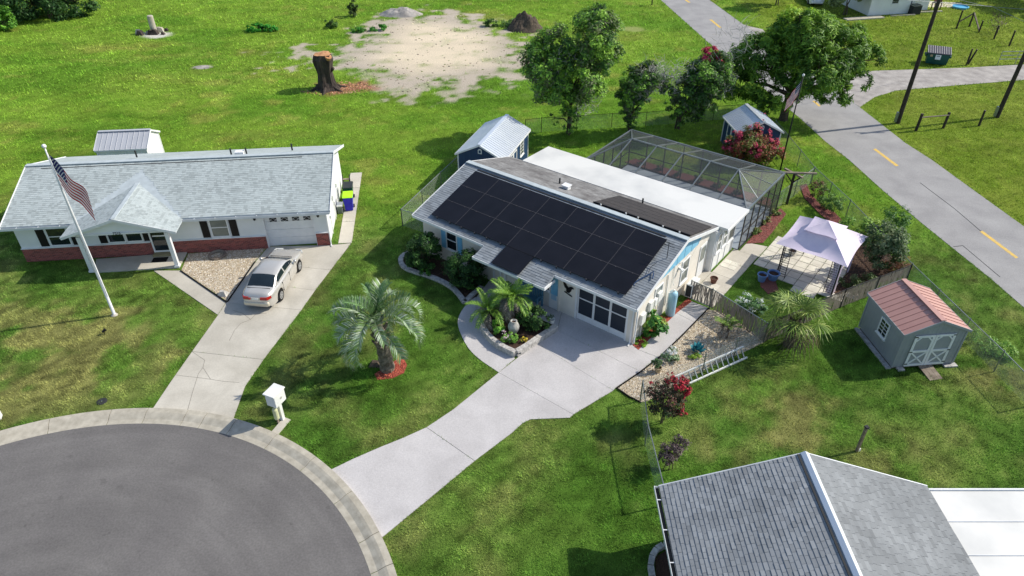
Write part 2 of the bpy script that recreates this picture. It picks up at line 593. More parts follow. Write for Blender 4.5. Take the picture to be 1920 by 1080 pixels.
# ------------------------------------------------------------------ ground
SANDP = [(-15.81, 79.63), (-12.83, 83.76), (-6.69, 83.31), (-1.76, 79.63), (1.42, 76.60), (1.49, 65.43), (0.00, 62.95), (-3.79, 61.55), (-7.46, 60.21), (-9.97, 59.81), (-12.97, 62.52), (-16.35, 64.98), (-17.49, 68.08), (-16.26, 71.09), (-15.67, 75.44)]
SANDP2 = [(-23.25, 69.39), (-21.23, 70.74), (-19.00, 70.23), (-17.92, 66.50), (-20.04, 65.89), (-21.96, 66.50)]
DIRTP = [(-15.34, 66.20), (-9.87, 64.69), (-6.19, 61.83), (-4.17, 59.81), (-7.29, 58.53), (-9.04, 57.90), (-12.16, 60.47), (-14.76, 61.83)]
CHIPS = [(-18.32, 58.91), (-16.84, 60.47), (-15.18, 61.55), (-12.74, 61.14), (-12.03, 59.68), (-13.67, 58.53), (-16.27, 57.90)]
YARD = [(4.50, 36.68), (17.78, 50.12), (21.63, 43.03), (22.30, 32.09), (16.92, 27.38), (11.19, 25.74), (7.98, 29.15)]
def ground_col(x, y):
    n1 = fbm(x, y, 6.0, 11)
    n2 = fbm(x, y, 1.6, 23)
    n3 = fbm(x, y, 18.0, 37)
    n4 = fbm(x * .5 + y * .12, y * 1.8, 2.6, 51)
    near = np.array(C(108, 138, 58)); near2 = np.array(C(90, 126, 48)); dry = np.array(C(142, 142, 84))
    field = np.array(C(130, 162, 56)); field2 = np.array(C(108, 148, 46)); fdry = np.array(C(156, 162, 76))
    far = sstep(34, 42, y + (n1 - .5) * 6 + np.clip(x, 0, 30) * .1)
    right = sstep(-1, 3, x - (24 + (41 - y) * .0) - np.clip((y - 41) * -.0, -5, 5))
    # near lawns
    k = sstep(.42, .62, n1)[..., None]
    a = near * (1 - k) + near2 * k
    d = (sstep(.50, .72, n2 * .6 + n3 * .4) * .6)
    # drier spots: left lawn, right back yard
    for cx, cy, r, s in ((-21, 25, 7.5, 1.0), (-14.5, 24.5, 4.0, .9), (-25, 27, 4, .8), (12, 20.5, 4.5, .95), (9, 19, 3.0, .7), (15, 18.5, 3.0, .7), (1, 19, 2.5, .4), (-9.5, 25, 3, .45), (18, 37, 4, .5), (-22, 22, 4, .9), (20, 26, 2.5, .9), (21.5, 23.5, 2.5, .9), (20.5, 36, 3, .5)):
        q = 1 - np.hypot(x - cx, y - cy) / r
        d = np.maximum(d, np.clip(q * 1.6, 0, 1) * s * sstep(.38, .6, n2))
    d = np.clip(d, 0, 1)[..., None]
    a = a * (1 - d) + dry * d
    # deep green around fences and house
    for cx, cy, r in ((3, 17, 4), (7.5, 16.8, 2), (14, 24, 4), (-6, 24, 5), (-16.5, 23.8, 2.5)):
        q = (np.clip(1.3 - np.hypot(x - cx, y - cy) / r, 0, 1) * .55)[..., None] * (1 - d)
        a = a * (1 - q) + np.array(C(80, 120, 38)) * q
    # back field
    k = sstep(.40, .62, n1 * .6 + n4 * .4)[..., None]
    b = field * (1 - k) + field2 * k
    d2 = (sstep(.52, .66, n2 * .4 + n3 * .3 + n4 * .3) * .7)
    for cx, cy, rx, ry, s in ((-38, 70, 9, 4, .8), (-30, 62, 8, 5, .4), (-18, 50, 8, 3, .35), (10, 75, 6, 4, .5), (-33, 48.5, 5, 1.2, .0)):
        q = 1 - np.hypot((x - cx) / rx, (y - cy) / ry)
        d2 = np.maximum(d2, np.clip(q * 1.8, 0, 1) * s * sstep(.35, .6, n4))
    d2 = d2[..., None]
    b = b * (1 - d2) + fdry * d2
    # darker mown tracks near the pale house
    for cy, w, x0, x1 in ((46.5, 1.0, -36, -22), (49.8, 1.2, -36, -27), (53.5, .5, -34, -27), (56, .4, -8, 2)):
        q = (np.exp(-((y - cy - (n1 - .5) * 3) / w) ** 2) * sstep(x0 - 3, x0 + 3, x) * (1 - sstep(x1 - 3, x1 + 3, x)) * .55)[..., None]
        b = b * (1 - q) + np.array(C(74, 112, 26)) * q
    out = a * (1 - far[..., None]) + b * far[..., None]
    # across the road: evenly mown yellow green
    r_ = (sstep(26, 30, x) * sstep(30, 40, y + x * .3))[..., None]
    k = sstep(.4, .65, n2 * .5 + n1 * .5)[..., None]
    rc = np.array(C(136, 152, 58)) * (1 - k) + np.array(C(120, 144, 44)) * k
    out = out * (1 - r_) + rc * r_
    # roadside strip, slightly worn
    sand = np.zeros_like(x)
    for poly, w, amt in ((SANDP, 2.2, 1.0), (SANDP2, 1.4, .95), (DIRTP, 1.6, .8)):
        s_ = sdist(x, y, poly) + (n2 - .5) * 9 + (n1 - .5) * 5 + (fbm(x, y, .8, 61, 2) - .5) * 7
        sand = np.maximum(sand, sstep(-w * .5, w * .7, s_) * amt)
    sand = sand * (.55 + .45 * sstep(.28, .5, n2 * .6 + n4 * .4))
    core = sstep(1.0, 6, sdist(x, y, SANDP))
    sc = np.array(C(190, 178, 162)) * (1 - core[..., None]) + np.array(C(228, 212, 186)) * core[..., None]
    sc = sc * (.88 + .24 * n4[..., None])
    ch = sstep(-.8, .8, sdist(x, y, CHIPS) + (n2 - .5) * 4)[..., None] * .85
    out = out * (1 - sand[..., None]) + sc * sand[..., None]
    out = out * (1 - ch) + np.array(C(160, 110, 88)) * ch
    for cx, cy, rx, ry, cc in (((-37.33, 75.44)[0], (-37.33, 75.44)[1], 1.9, 1.3, (222, 216, 210)), ((-28.84, 65.28)[0], (-28.84, 65.28)[1], 1.2, .8, (165, 155, 135)), ((12.89, 77.59)[0], (12.89, 77.59)[1], 1.6, 1.2, (150, 158, 96))):
        q = sstep(.0, .5, 1 - np.hypot((x - cx) / rx, (y - cy) / ry) + (n2 - .5) * .6)[..., None] * .9
        out = out * (1 - q) + np.array(C(*cc)) * q
        sand = np.maximum(sand, q[..., 0])
    # small scale tussocks and thin spots
    f1 = fbm(x, y, .34, 91, 3)
    f2 = fbm(x * .8, y * 1.3, 1.9, 95, 3)
    g1 = (1 - np.clip(sand, 0, 1))[..., None]
    out = out * (1 + g1 * ((f1 - .5) * (1.5 - .8 * far) + (f2 - .5) * .45)[..., None])
    thin = (sstep(.55, .70, f2 * .4 + f1 * .4 + n2 * .2) * (.38 - .26 * far))[..., None] * g1
    out = out * (1 - thin) + np.array(C(150, 150, 90)) * thin
    return np.clip(out, .004, 1), np.clip(np.maximum(sand, ch[..., 0]), 0, 1)

xs = np.concatenate([[-2500, -900, -350, -160, -110], np.arange(-80, 80.01, .36), [110, 160, 350, 900, 2500]])
ys = np.concatenate([[-1500, -400, -100, -30], np.arange(2, 106.01, .36), [125, 170, 350, 900, 2800]])
GX, GY = np.meshgrid(xs, ys)
gv = np.c_[GX.ravel(), GY.ravel(), np.zeros(GX.size)].astype(np.float32)
nx, ny = len(xs), len(ys)
ii = (np.arange(ny - 1)[:, None] * nx + np.arange(nx - 1)[None, :]).ravel()
gf = np.c_[ii, ii + 1, ii + nx + 1, ii + nx].astype(np.int32)
me = bpy.data.meshes.new("ground")
me.vertices.add(len(gv)); me.vertices.foreach_set("co", gv.ravel())
me.loops.add(gf.size); me.loops.foreach_set("vertex_index", gf.ravel())
me.polygons.add(len(gf))
me.polygons.foreach_set("loop_start", np.arange(0, gf.size, 4, dtype=np.int32))
me.polygons.foreach_set("loop_total", np.full(len(gf), 4, dtype=np.int32))
gc, gs = ground_col(GX, GY)
soilmix = (1 - gs)[..., None]
gcol = gc * (1 - .18 * soilmix)            # soil and thatch between the blades
ca = me.color_attributes.new("Col", 'FLOAT_COLOR', 'POINT')
ca.data.foreach_set("color", np.c_[gcol.reshape(-1, 3), np.ones(GX.size)].astype(np.float32).ravel())
me.update(calc_edges=True)
me.materials.append(MATS['lawn'])
go = bpy.data.objects.new("ground", me)
COL.objects.link(go)
go['kind'] = 'structure'

# ------------------------------------------------------------------ paving
def slab(parent, poly, m, z0=-.05, z1=.03, gap=.012, name='slab'):
    BARE.append(poly)
    q = shrink(poly, gap)
    o = MB().prism(q, z0, z1).build(name, m, parent)
    return o
def smooth_poly(p, k):
    P_ = [Vector((*q, 0)) for q in p]
    n = len(P_)
    out = []
    for i in range(n):
        a, b, c, d = P_[i - 1], P_[i], P_[(i + 1) % n], P_[(i + 2) % n]
        if i in (0, n - 1, n - 2, 7):
            out.append((b.x, b.y)); continue
        for j in range(k):
            t = j / k
            q = .5 * ((2 * b) + (c - a) * t + (2 * a - 5 * b + 4 * c - d) * t * t + (3 * b - a - 3 * c + d) * t ** 3)
            out.append((q.x, q.y))
    return out
def base_sheet(parent, poly, z=.012, m='joint', name='joint_bed'):
    return MB().prism(poly, -.04, z).build(name, m, parent)

# cul-de-sac with its kerb
arc = [(CUL[0] + 11.70 * math.cos(t), CUL[1] + 11.70 * math.sin(t)) for t in np.linspace(0, 2 * math.pi, 97)[:-1]]
o = MB().prism(arc, -.05, .012).build('cul_de_sac', 'asphalt'); o['kind'] = 'structure'
BARE.append([(CUL[0] + 12.5 * math.cos(t), CUL[1] + 12.5 * math.sin(t)) for t in np.linspace(0, 2 * math.pi, 64)[:-1]])
kerb = struct('kerb')
kang = [4, 15, 24.5, 31, 41, 52, 62, 71.5, 78, 82, 90, 97, 108, 121, 134, 148]
prof = [(11.69, .015), (11.93, .03), (12.14, .10), (12.24, .125), (12.48, .125), (12.50, -.05), (11.69, -.05)]
for a0, a1 in zip(kang[:-1], kang[1:]):
    mb = MB()
    n = 8
    vs, fs = [], []
    for i in range(n + 1):
        t = R(a0 + .06 + (a1 - a0 - .12) * i / n)
        for r_, z in prof: vs.append((CUL[0] + r_ * math.cos(t), CUL[1] + r_ * math.sin(t), z))
    k = len(prof)
    for i in range(n):
        for j in range(k): fs.append((i * k + j, i * k + (j + 1) % k, (i + 1) * k + (j + 1) % k, (i + 1) * k + j))
    fs += [tuple(range(k - 1, -1, -1)), tuple(n * k + j for j in range(k))]
    mb.add(vs, fs).build('kerb_segment', 'kerbstone', kerb)

# driveway of the pale house
d1 = struct('driveway')
Ls = [(-15.29, 21.16), (-15.17, 22.92), (-14.97, 24.97), (-14.69, 27.81), (-14.63, 28.78), (-14.46, 30.67), (-14.25, 32.46), (-13.97, 34.11)]
Rs = [(-11.66, 20.64), (-11.77, 22.65), (-11.47, 24.41), (-10.63, 28.16), (-10.32, 29.85), (-9.90, 31.73), (-9.59, 33.11), (-9.27, 34.46)]
full = [(-15.29, 21.16), (-15.17, 22.92), (-14.97, 24.97), (-14.69, 27.81), (-14.63, 28.78), (-14.46, 30.67), (-14.25, 32.46), (-13.97, 34.11), (-10.44, 34.34), (-9.27, 34.46), (-9.59, 33.11), (-9.90, 31.73), (-10.32, 29.85), (-10.63, 28.16), (-11.47, 24.41), (-11.77, 22.65), (-11.66, 20.64)]
base_sheet(d1, full)
J = [[Ls[0], Ls[1], Ls[2], Rs[2], Rs[1], Rs[0]], [Ls[2], Ls[3], Ls[4], Rs[3], Rs[2]], [Ls[4], Ls[5], Rs[4], Rs[3]], [Ls[5], Ls[6], Rs[5], Rs[4]]]
for q in J: slab(d1, q, 'concrete')
slab(d1, [Ls[6], Ls[7], LH(16.9, .3), LH(18.0, .4), Rs[6], Rs[5]], 'concrete')
for q in ([(-14.97, 24.97), (-14.57, 24.67), (-14.16, 24.37), (-14.06, 23.86), (-13.45, 23.09)], [(-13.45, 23.09), (-12.81, 22.95), (-12.10, 22.88)], [(-13.45, 23.09), (-13.83, 23.16), (-14.90, 23.33), (-15.10, 23.37)], [(-14.06, 23.86), (-14.12, 23.44), (-13.93, 22.15), (-13.76, 21.19)], [(-13.48, 25.74), (-13.48, 26.54), (-13.34, 27.08), (-12.95, 27.38)], [(-12.95, 27.38), (-13.51, 27.89), (-14.04, 28.11)], [(-12.95, 27.38), (-12.82, 27.81), (-12.31, 27.89)]):
    for a, b in zip(q[:-1], q[1:]):
        MB().bar((*a, .0305), (*b, .0305), .018, .004).build('crack', 'crack', d1)
# side path
pth = struct('side_path')
pts = [(17.28, .45), (18.05, .45), (18.05, 9.5), (17.35, 9.5)]
base_sheet(pth, [LH(*p) for p in pts])
for v0, v1 in ((.45, 2.9), (2.9, 5.1), (5.1, 7.3), (7.3, 9.5)):
    slab(pth, [LH(17.28, v0), LH(18.05, v0), LH(18.05, v1), LH(17.28, v1)], 'concrete')
# porch slab and front walk
fw = struct('front_walk')
slab(fw, [(-22.67, 31.47), (-23.16, 32.73), (-18.36, 33.49), (-18.22, 31.94)], 'concrete', z1=.08)
slab(fw, [(-19.54, 31.68), (-18.09, 31.68), (-14.65, 28.83), (-14.70, 27.76)], 'concrete')
# gravel bed beside the driveway
gb = MB().prism([(-18.03, 31.68), (-18.29, 33.38), (-14.05, 34.06), (-14.27, 32.52), (-14.58, 28.87)], -.05, .02).build('gravel_bed', 'gravel'); gb['kind'] = 'structure'
GRAV1 = [(-18.03, 31.68), (-18.29, 33.38), (-14.05, 34.06), (-14.27, 32.52), (-14.58, 28.87)]; BARE.append(GRAV1)
edge = struct('bed_edging')
for a, b in (((-18.04, 31.63), (-14.61, 28.78)), ((-14.57, 28.83), (-14.24, 32.52))):
    MB().bar((*a, .04), (*b, .04), .05, .09).build('edging_strip', 'rubber', edge)

# driveway of the main house
d2 = struct('pebble_driveway')
A_ = [(-7.09, 17.97), (-6.30, 18.53), (-5.34, 19.13), (-4.44, 19.64), (-3.53, 20.22), (-1.47, 18.45), (-3.17, 16.56), (-4.58, 15.01)]
B_ = [(-3.53, 20.22), (-2.49, 21.25), (-0.60, 23.54), (2.59, 20.94), (2.42, 20.76), (0.78, 20.67), (0.44, 20.45), (0.00, 19.92), (-1.47, 18.45)]
C_ = [(-0.60, 23.54), (0.20, 24.48), (1.14, 25.58), (4.44, 22.38), (2.82, 21.13), (2.59, 20.94)]
D_ = [(1.14, 25.58), (2.20, 26.54), (5.79, 23.61), (4.58, 22.58), (4.44, 22.38)]
E_ = [(2.20, 26.54), (2.61, 28.60), (5.77, 25.90), (5.93, 25.08), (6.77, 24.56), (5.79, 23.61)]
F_ = [(2.20, 26.54), (2.60, 28.51), (-0.98, 31.32), (-1.85, 29.24), (-1.79, 27.72)]
W_ = smooth_poly([(-0.60, 23.54), (-1.35, 24.26), (-1.98, 25.08), (-2.41, 26.06), (-2.68, 27.08), (-2.60, 27.89), (-2.29, 28.69), (-1.85, 29.24), (-1.73, 27.63), (-1.48, 26.58), (-0.99, 25.62), (-0.48, 25.04), (0.15, 24.48)], 4)
for q in (A_, B_, C_, D_, E_, F_): base_sheet(d2, q)
for q in (A_, B_, C_, D_, E_, F_, W_): slab(d2, q, 'pebblecoat')
sp = struct('garden_path')
for q in ([(5.93, 25.08), (6.77, 24.56), (9.00, 27.16), (8.24, 27.89)], [(8.24, 27.89), (9.00, 27.16), (9.95, 28.33), (9.22, 28.87)]):
    slab(sp, q, 'pebblecoat', gap=.01, z1=.037)
# patio walk beside the lanai, and pavers under the gazebo
pw = struct('patio')
vv = [5.45, 6.9, 8.35, 9.85, 11.3]
for a, b in zip(vv[:-1], vv[1:]):
    slab(pw, [MH(14.12, a), MH(15.52, a), MH(15.52, b), MH(14.12, b)], 'concrete', gap=.012)
slab(pw, [MH(13.72, 5.45), MH(14.11, 5.45), MH(14.11, 8.34), MH(13.72, 8.34)], 'concrete', gap=.004)
slab(pw, [MH(14.45, 11.3), MH(15.56, 11.3), MH(15.56, 12.7), MH(14.45, 12.4)], 'concrete', gap=.01)
for i in range(9):
    for j in range(8):
        u0, v0 = 15.6 + i * .62, 9.25 + j * .62
        if (i < 2 and j < 2) or (i < 4 and j < 1) or (i > 5 and j < 1) or (i > 7 and j < 2): continue
        dz = random.uniform(-.006, .008)
        slab(pw, [MH(u0, v0), MH(u0 + .6, v0), MH(u0 + .6, v0 + .6), MH(u0, v0 + .6)], 'paver', z1=.035 + dz, gap=.006 + random.uniform(0, .006), name='paver')
base_sheet(pw, [MH(15.6, 10.5), MH(16.85, 10.5), MH(16.85, 9.88), MH(18.1, 9.88), MH(18.1, 9.26), MH(19.3, 9.26), MH(19.3, 9.88), MH(20.5, 9.88), MH(20.5, 10.5), MH(21.16, 10.5), MH(21.16, 14.2), MH(15.6, 14.2)], z=.024)
for k in range(8):     # stepping tiles by the lanai doors
    u0 = 14.2 + (k % 2) * .42
    v0 = (6.6 if k < 4 else 9.2) + (k % 4 // 2) * .42
    MB().prism([MH(u0, v0), MH(u0 + .4, v0), MH(u0 + .4, v0 + .4), MH(u0, v0 + .4)], .03, .045).build('stepping_tile', 'paver', pw)

# pale gravel bed east of the main driveway
GRAV2 = [(4.60, 22.55), (5.78, 23.54), (6.81, 24.52), (8.16, 26.10), (9.93, 28.24), (10.47, 28.02), (11.46, 26.75), (12.01, 25.66), (11.00, 25.04), (9.28, 24.11), (7.31, 22.75), (5.86, 21.76), (5.50, 21.66)]
o = MB().prism(GRAV2, -.05, .02).build('gravel_garden', 'gravel'); o['kind'] = 'structure'
BARE.append(GRAV2)
o = struct('garden_edging')
for a, b in zip([(4.60, 22.51), (5.81, 23.58), (6.82, 24.56), (8.16, 26.10), (9.94, 28.29)], [(5.81, 23.58), (6.82, 24.56), (8.16, 26.10), (9.94, 28.29), (9.98, 28.24)]):
    MB().bar((*a, .03), (*b, .03), .05, .08).build('edging_strip', 'rubber', o)
for a, b in zip([(4.60, 22.51), (5.09, 21.98)], [(5.09, 21.98), (5.54, 21.63)]):
    MB().bar((*a, .03), (*b, .03), .05, .08).build('edging_strip', 'rubber', o)

def bed(name, poly, m, z=.05):
    BARE.append(poly)
    o = MB().prism(poly, -.05, z).build(name, m)
    o['kind'] = 'structure'
    return o
bed('mulch_bed', [(5.70, 25.43), (5.93, 25.08), (8.30, 27.94), (9.22, 28.87), (9.08, 29.15)], 'red_mulch', .04)
bed('mulch_bed', [(13.47, 34.40), (14.49, 34.51), (15.35, 35.64), (16.89, 37.84), (16.77, 38.51), (16.39, 38.24)], 'brown_mulch')
bed('mulch_bed', [(18.96, 41.49), (19.51, 41.87), (19.28, 40.39), (19.47, 38.98), (19.89, 38.31), (20.02, 37.32), (19.88, 36.37), (19.29, 36.68), (18.99, 37.65), (18.85, 38.64), (18.70, 39.89)], 'brown_mulch')
bed('mulch_bed', [(19.60, 34.57), (20.88, 35.46), (21.23, 33.72), (21.44, 31.83), (20.96, 31.07), (19.60, 30.57), (17.89, 29.85), (16.88, 29.38), (16.72, 29.71), (18.28, 31.58)], 'dark_soil')
bed('mulch_bed', [MH(3.5, 17.3), MH(14.0, 17.3), MH(13.6, 18.3), MH(3.8, 18.2)], 'brown_mulch')
bed('mulch_bed', [(-6.03, 32.46), (-5.88, 33.16), (-4.81, 33.27), (-2.33, 31.83), (-1.55, 30.33), (-1.80, 29.33), (-2.40, 28.74), (-2.71, 29.33), (-3.38, 30.23), (-4.60, 31.17), (-5.53, 31.73)], 'dark_soil', .06)
bed('mulch_bed', [(-6.20, 23.44), (-5.78, 23.86), (-5.23, 24.52), (-5.01, 24.52), (-4.80, 24.04), (-4.88, 23.51), (-5.37, 23.16), (-5.99, 23.05)], 'red_mulch', .03)
bed('mulch_bed', [(13.29, 30.97), (13.87, 31.37), (14.09, 30.97), (13.98, 29.85), (13.32, 29.52), (13.12, 30.18)], 'brown_mulch', .03)

# county road, side track
rl = [(18.12, 90.03), (19.97, 73.39), (22.79, 53.03), (23.20, 48.67), (23.75, 45.50), (24.18, 40.97), (24.76, 36.68), (25.70, 30.82), (25.97, 28.38)]
rr = [(24.03, 90.03), (25.36, 79.21), (28.42, 55.50), (29.00, 48.38), (29.57, 45.50), (30.33, 39.19), (30.69, 36.37)]
v = Vector((rl[0][0] - rl[3][0], rl[0][1] - rl[3][1])).normalized()
rl0 = (rl[0][0] + v.x * 200, rl[0][1] + v.y * 200); rr0 = (rr[0][0] + v.x * 200, rr[0][1] + v.y * 200)
v2 = Vector((rl[-1][0] - rl[-4][0], rl[-1][1] - rl[-4][1])).normalized()
rl1 = (rl[-1][0] + v2.x * 80, rl[-1][1] + v2.y * 80); rr1 = (rr[-1][0] + v2.x * 80, rr[-1][1] + v2.y * 80)
ROAD = [rl0] + rl + [rl1, rr1] + rr[::-1] + [rr0]
rd = MB().prism(ROAD, -.05, .016).build('road', 'road'); rd['kind'] = 'structure'
BARE.append(ROAD)
for q in ([(20.97, 90.03), (21.30, 90.03), (21.49, 88.77), (21.24, 88.77)], [(22.05, 81.33), (22.34, 81.33), (22.66, 78.19), (22.37, 78.19)], [(25.02, 56.68), (25.24, 56.80), (25.35, 55.61), (25.14, 55.50)], [(26.17, 47.27), (26.41, 47.36), (26.83, 44.57), (26.57, 44.49)], [(27.70, 35.76), (27.93, 35.88), (28.37, 33.00), (28.16, 32.89)]):
    MB().prism(q, .010, .020).build('lane_dash', 'yellow_paint', rd)
# tarred joints in the road
for q in ([(27.11, 42.02), (27.62, 38.51)], [(27.62, 38.51), (27.80, 35.76)], [(25.29, 34.11), (25.90, 34.23)], [(25.90, 34.23), (26.27, 31.07)]):
    MB().bar((*q[0], .016), (*q[1], .016), .05, .006).build('tar_seam', 'gutter_dark', rd)
TRACK = [(27.82, 59.81), (29.81, 63.23), (33.38, 64.24), (42.44, 65.13), (52.09, 66.66), (49.65, 62.80), (45.70, 61.83), (37.22, 60.08), (33.10, 59.16), (30.63, 57.65), (28.46, 55.38)]
o = MB().prism(TRACK, -.05, .022).build('gravel_track', 'dirt_road'); o['kind'] = 'structure'
BARE.append(TRACK)
for q in ([(25.36, 79.21), (26.93, 77.59), (26.64, 73.76), (25.81, 74.69)],):
    o = MB().prism(q, -.05, .013).build('gravel_apron', 'dirt_road'); o['kind'] = 'structure'; BARE.append(q)

# ------------------------------------------------------------------ roofs of overlapping shingle tabs
def tab_boxes(O, U, V, lu, lv, expo=.145, tw=.30, keep=None, spread=.16, dark=.25, th=.012):
    """list of (verts, tone) for shingle tabs covering a plane; O eave corner, U along eave, V up the slope"""
    O, U, V = Vector(O), Vector(U).normalized(), Vector(V).normalized()
    N = U.cross(V).normalized()
    if N.z < 0: N = -N
    out = []
    rows = int(lv / expo)
    ex = lv / rows
    for r_ in range(rows):
        u = -random.random() * tw
        while u < lu:
            w = tw * random.uniform(.75, 1.3)
            u0, u1 = max(u, 0) + .004, min(u + w, lu) - .004
            u += w
            if u1 - u0 < .03: continue
            v0, v1 = r_ * ex, (r_ + 1) * ex + .01
            if keep and not keep((u0 + u1) / 2, (v0 + v1) / 2): continue
            t = th * random.uniform(.7, 1.5)
            p = lambda a, b, h: O + U * a + V * b + N * h
            vs = [p(u0, v0, 0), p(u1, v0, 0), p(u1, v0, t), p(u0, v0, t), p(u1, v1, .001), p(u0, v1, .001)]
            tone = 1 + random.uniform(-spread, spread)
            if random.random() < .28: tone -= dark
            out.append((vs, tone))
    return out
TABF = [(0, 1, 2, 3), (3, 2, 4, 5), (1, 4, 2), (0, 3, 5)]
def shingles(parent, m, tabs, name='shingles', tint=(1, 1, 1)):
    mb = MB()
    for vs, t in tabs: mb.add(vs, TABF, (t * tint[0], t * tint[1], t * tint[2]))
    o = mesh_obj(name, mb.v, mb.f, m, parent, mb.c)
    o['kind'] = 'stuff'
    return o
def window(parent, x0, x1, z0, z1, y, m='glass', axis='x', frame_w=.07, out=-1, mid=True, bars=None, fm='trim_white'):
    """window in a wall plane; axis 'x': wall runs along local x at local y, facing out*y. axis 'y': wall runs along y at x=y arg"""
    def bx(a0, a1, d0, d1, c0, c1):
        if axis == 'x': return MB().box(a0, a1, min(y + out * d0, y + out * d1), max(y + out * d0, y + out * d1), c0, c1)
        return MB().box(min(y + out * d0, y + out * d1), max(y + out * d0, y + out * d1), a0, a1, c0, c1)
    w = bx(x0, x1, .002, .02, z0, z1).build('window', m, parent)
    f = frame_w
    fr = MB()
    for a in ((x0 - f, x0, z0 - f, z1 + f), (x1, x1 + f, z0 - f, z1 + f), (x0, x1, z1, z1 + f), (x0, x1, z0 - f, z0)):
        q = bx(a[0], a[1], 0, .045, a[2], a[3]); fr.add(q.v, q.f)
    if mid:
        zm = (z0 + z1) / 2
        q = bx(x0, x1, .02, .042, zm - .025, zm + .025); fr.add(q.v, q.f)
    if bars:
        for k in range(1, bars[0]):
            xm = x0 + (x1 - x0) * k / bars[0]; q = bx(xm - .012, xm + .012, .02, .034, z0, z1); fr.add(q.v, q.f)
        for k in range(1, bars[1]):
            zm = z0 + (z1 - z0) * k / bars[1]; q = bx(x0, x1, .02, .036, zm - .012, zm + .012); fr.add(q.v, q.f)
    fr.build('frame', fm, w)
    bx(x0 - f - .03, x1 + f + .03, 0, .09, z0 - f - .05, z0 - f).build('sill', fm, w)
    return w
def shutter(parent, x0, x1, z0, z1, y, m):
    mb = MB().box(x0, x1, y - .03, y, z0, z1)
    n = int((z1 - z0 - .12) / .06)
    for k in range(n):
        z = z0 + .06 + k * .06
        mb.box(x0 + .04, x1 - .04, y - .042, y - .03, z, z + .035)
    return mb.build('shutter', m, parent)

# ------------------------------------------------------------------ pale house with brick base
h = thing('white_house', 'white house with brick base, pale grey shingle roof and single garage door', 'house', (*LH(0, 0), 0), 6.1)
EZ, RZ, LW, DP = 2.45, 3.92, 17.2, 8.66
RV = 4.42
w0, w1, wb = .3, 16.85, 8.3
MB().box(w0, 13.35, .42, wb, .82, 2.5).box(16.15, w1, .42, wb, .82, 2.5).box(13.35, 16.15, .75, wb, 0, 2.5).box(13.35, 16.15, .42, .75, 2.15, 2.5)\
    .box(w0, 13.35, .46, wb, -.05, .82).box(16.15, w1 - .0, .46, wb, -.05, .82).build('wall', 'white_wall', h)
MB().box(w0 - .02, 7.15, .36, .459, -.05, .82).box(8.1, 13.36, .36, .459, -.05, .82).build('brick_wainscot', 'brick_red', h)
MB().box(16.14, w1 + .03, .36, .459, -.05, .82).build('brick_pier', 'brick_red', h)
for q in ((w0 - .03, 7.1), (8.15, 13.37), (16.13, w1 + .04)): MB().box(*q, .34, .42, .82, .86).build('brick_cap', 'trim_white', h)
for x in (w0, w1):
    MB().extr([(x, .42, 2.5), (x, wb, 2.5), (x, RV, RZ - .12)], (.06 if x == w0 else -.06, 0, 0)).build('gable_wall', 'white_wall', h)
sl_ = math.hypot(RV, RZ - EZ)
dk = MB()
dk.extr([(0, 0, EZ), (0, RV, RZ), (0, DP, EZ), (0, DP, EZ - .1), (0, RV, RZ - .1), (0, 0, EZ - .1)], (LW, 0, 0))
rf = dk.build('roof', 'deck_pale', h)
def porch_cut(u, v):      # the porch gable covers a triangle of the main slope
    return not (abs(u - 6.45) < 2.9 * (1 - v / 3.9) and v < 3.9)
t1 = tab_boxes((0, 0, EZ + .002), (1, 0, 0), (0, RV, RZ - EZ), LW, sl_, keep=porch_cut, tw=.19, spread=.05, dark=.17)
t2 = tab_boxes((0, DP, EZ + .002), (1, 0, 0), (0, -(DP - RV), RZ - EZ), LW, math.hypot(DP - RV, RZ - EZ), spread=.06, dark=.08)
shingles(rf, 'shingle_pale', t1)
shingles(rf, 'shingle_pale', t2)
MB().bar((0, RV, RZ + .02), (LW, RV, RZ + .02), .3, .05).build('ridge_cap', 'deck_pale', rf)
MB().box(.9, 15.4, RV - .32, RV - .27, RZ - .12, RZ - .072).build('ridge_vent', 'gutter_dark', rf)
for x in (0, LW):
    s_ = -1 if x == 0 else 1
    MB().bar((x + s_ * .015, -.02, EZ - .03), (x + s_ * .015, RV, RZ - .03), .03, .16).bar((x + s_ * .015, RV, RZ - .03), (x + s_ * .015, DP, EZ - .03), .03, .16).build('rake_board', 'trim_white', rf)
for u in (5.6, 11.1, 12.0, 14.6):
    MB().tube([(u, RV + .8 + (u % 1) * .6, RZ - .3), (u, RV + .8 + (u % 1) * .6, RZ + .12)], .05).build('vent_pipe', 'gutter_dark', rf)
MB().box(11.4, 11.9, RV + .5, RV + .9, RZ - .25, RZ + .0).build('box_vent', 'trim_white', rf)
for a, b in ((0, 3.75), (9.15, LW)):
    g = MB()
    g.box(a, b, -.15, -.135, EZ - .16, EZ - .02).box(a, b, -.13, -.005, EZ - .16, EZ - .145).box(a, a + .015, -.13, -.005, EZ - .145, EZ - .04)
    k = a + .8
    while k < b:
        g.box(k, k + .03, -.135, -.005, EZ - .05, EZ - .035); k += 1.1
    g.build('gutter', 'gutter', h)
MB().box(0, LW, -.004, .42, EZ - .14, EZ - .11).build('soffit', 'trim_white', h)
MB().tube([(w1 + .05, .3, 2.3), (w1 + .05, .33, 2.2), (w1 + .05, .33, .1), (w1 + .1, .1, .05)], .04, 6).build('downspout', 'trim_white', h)
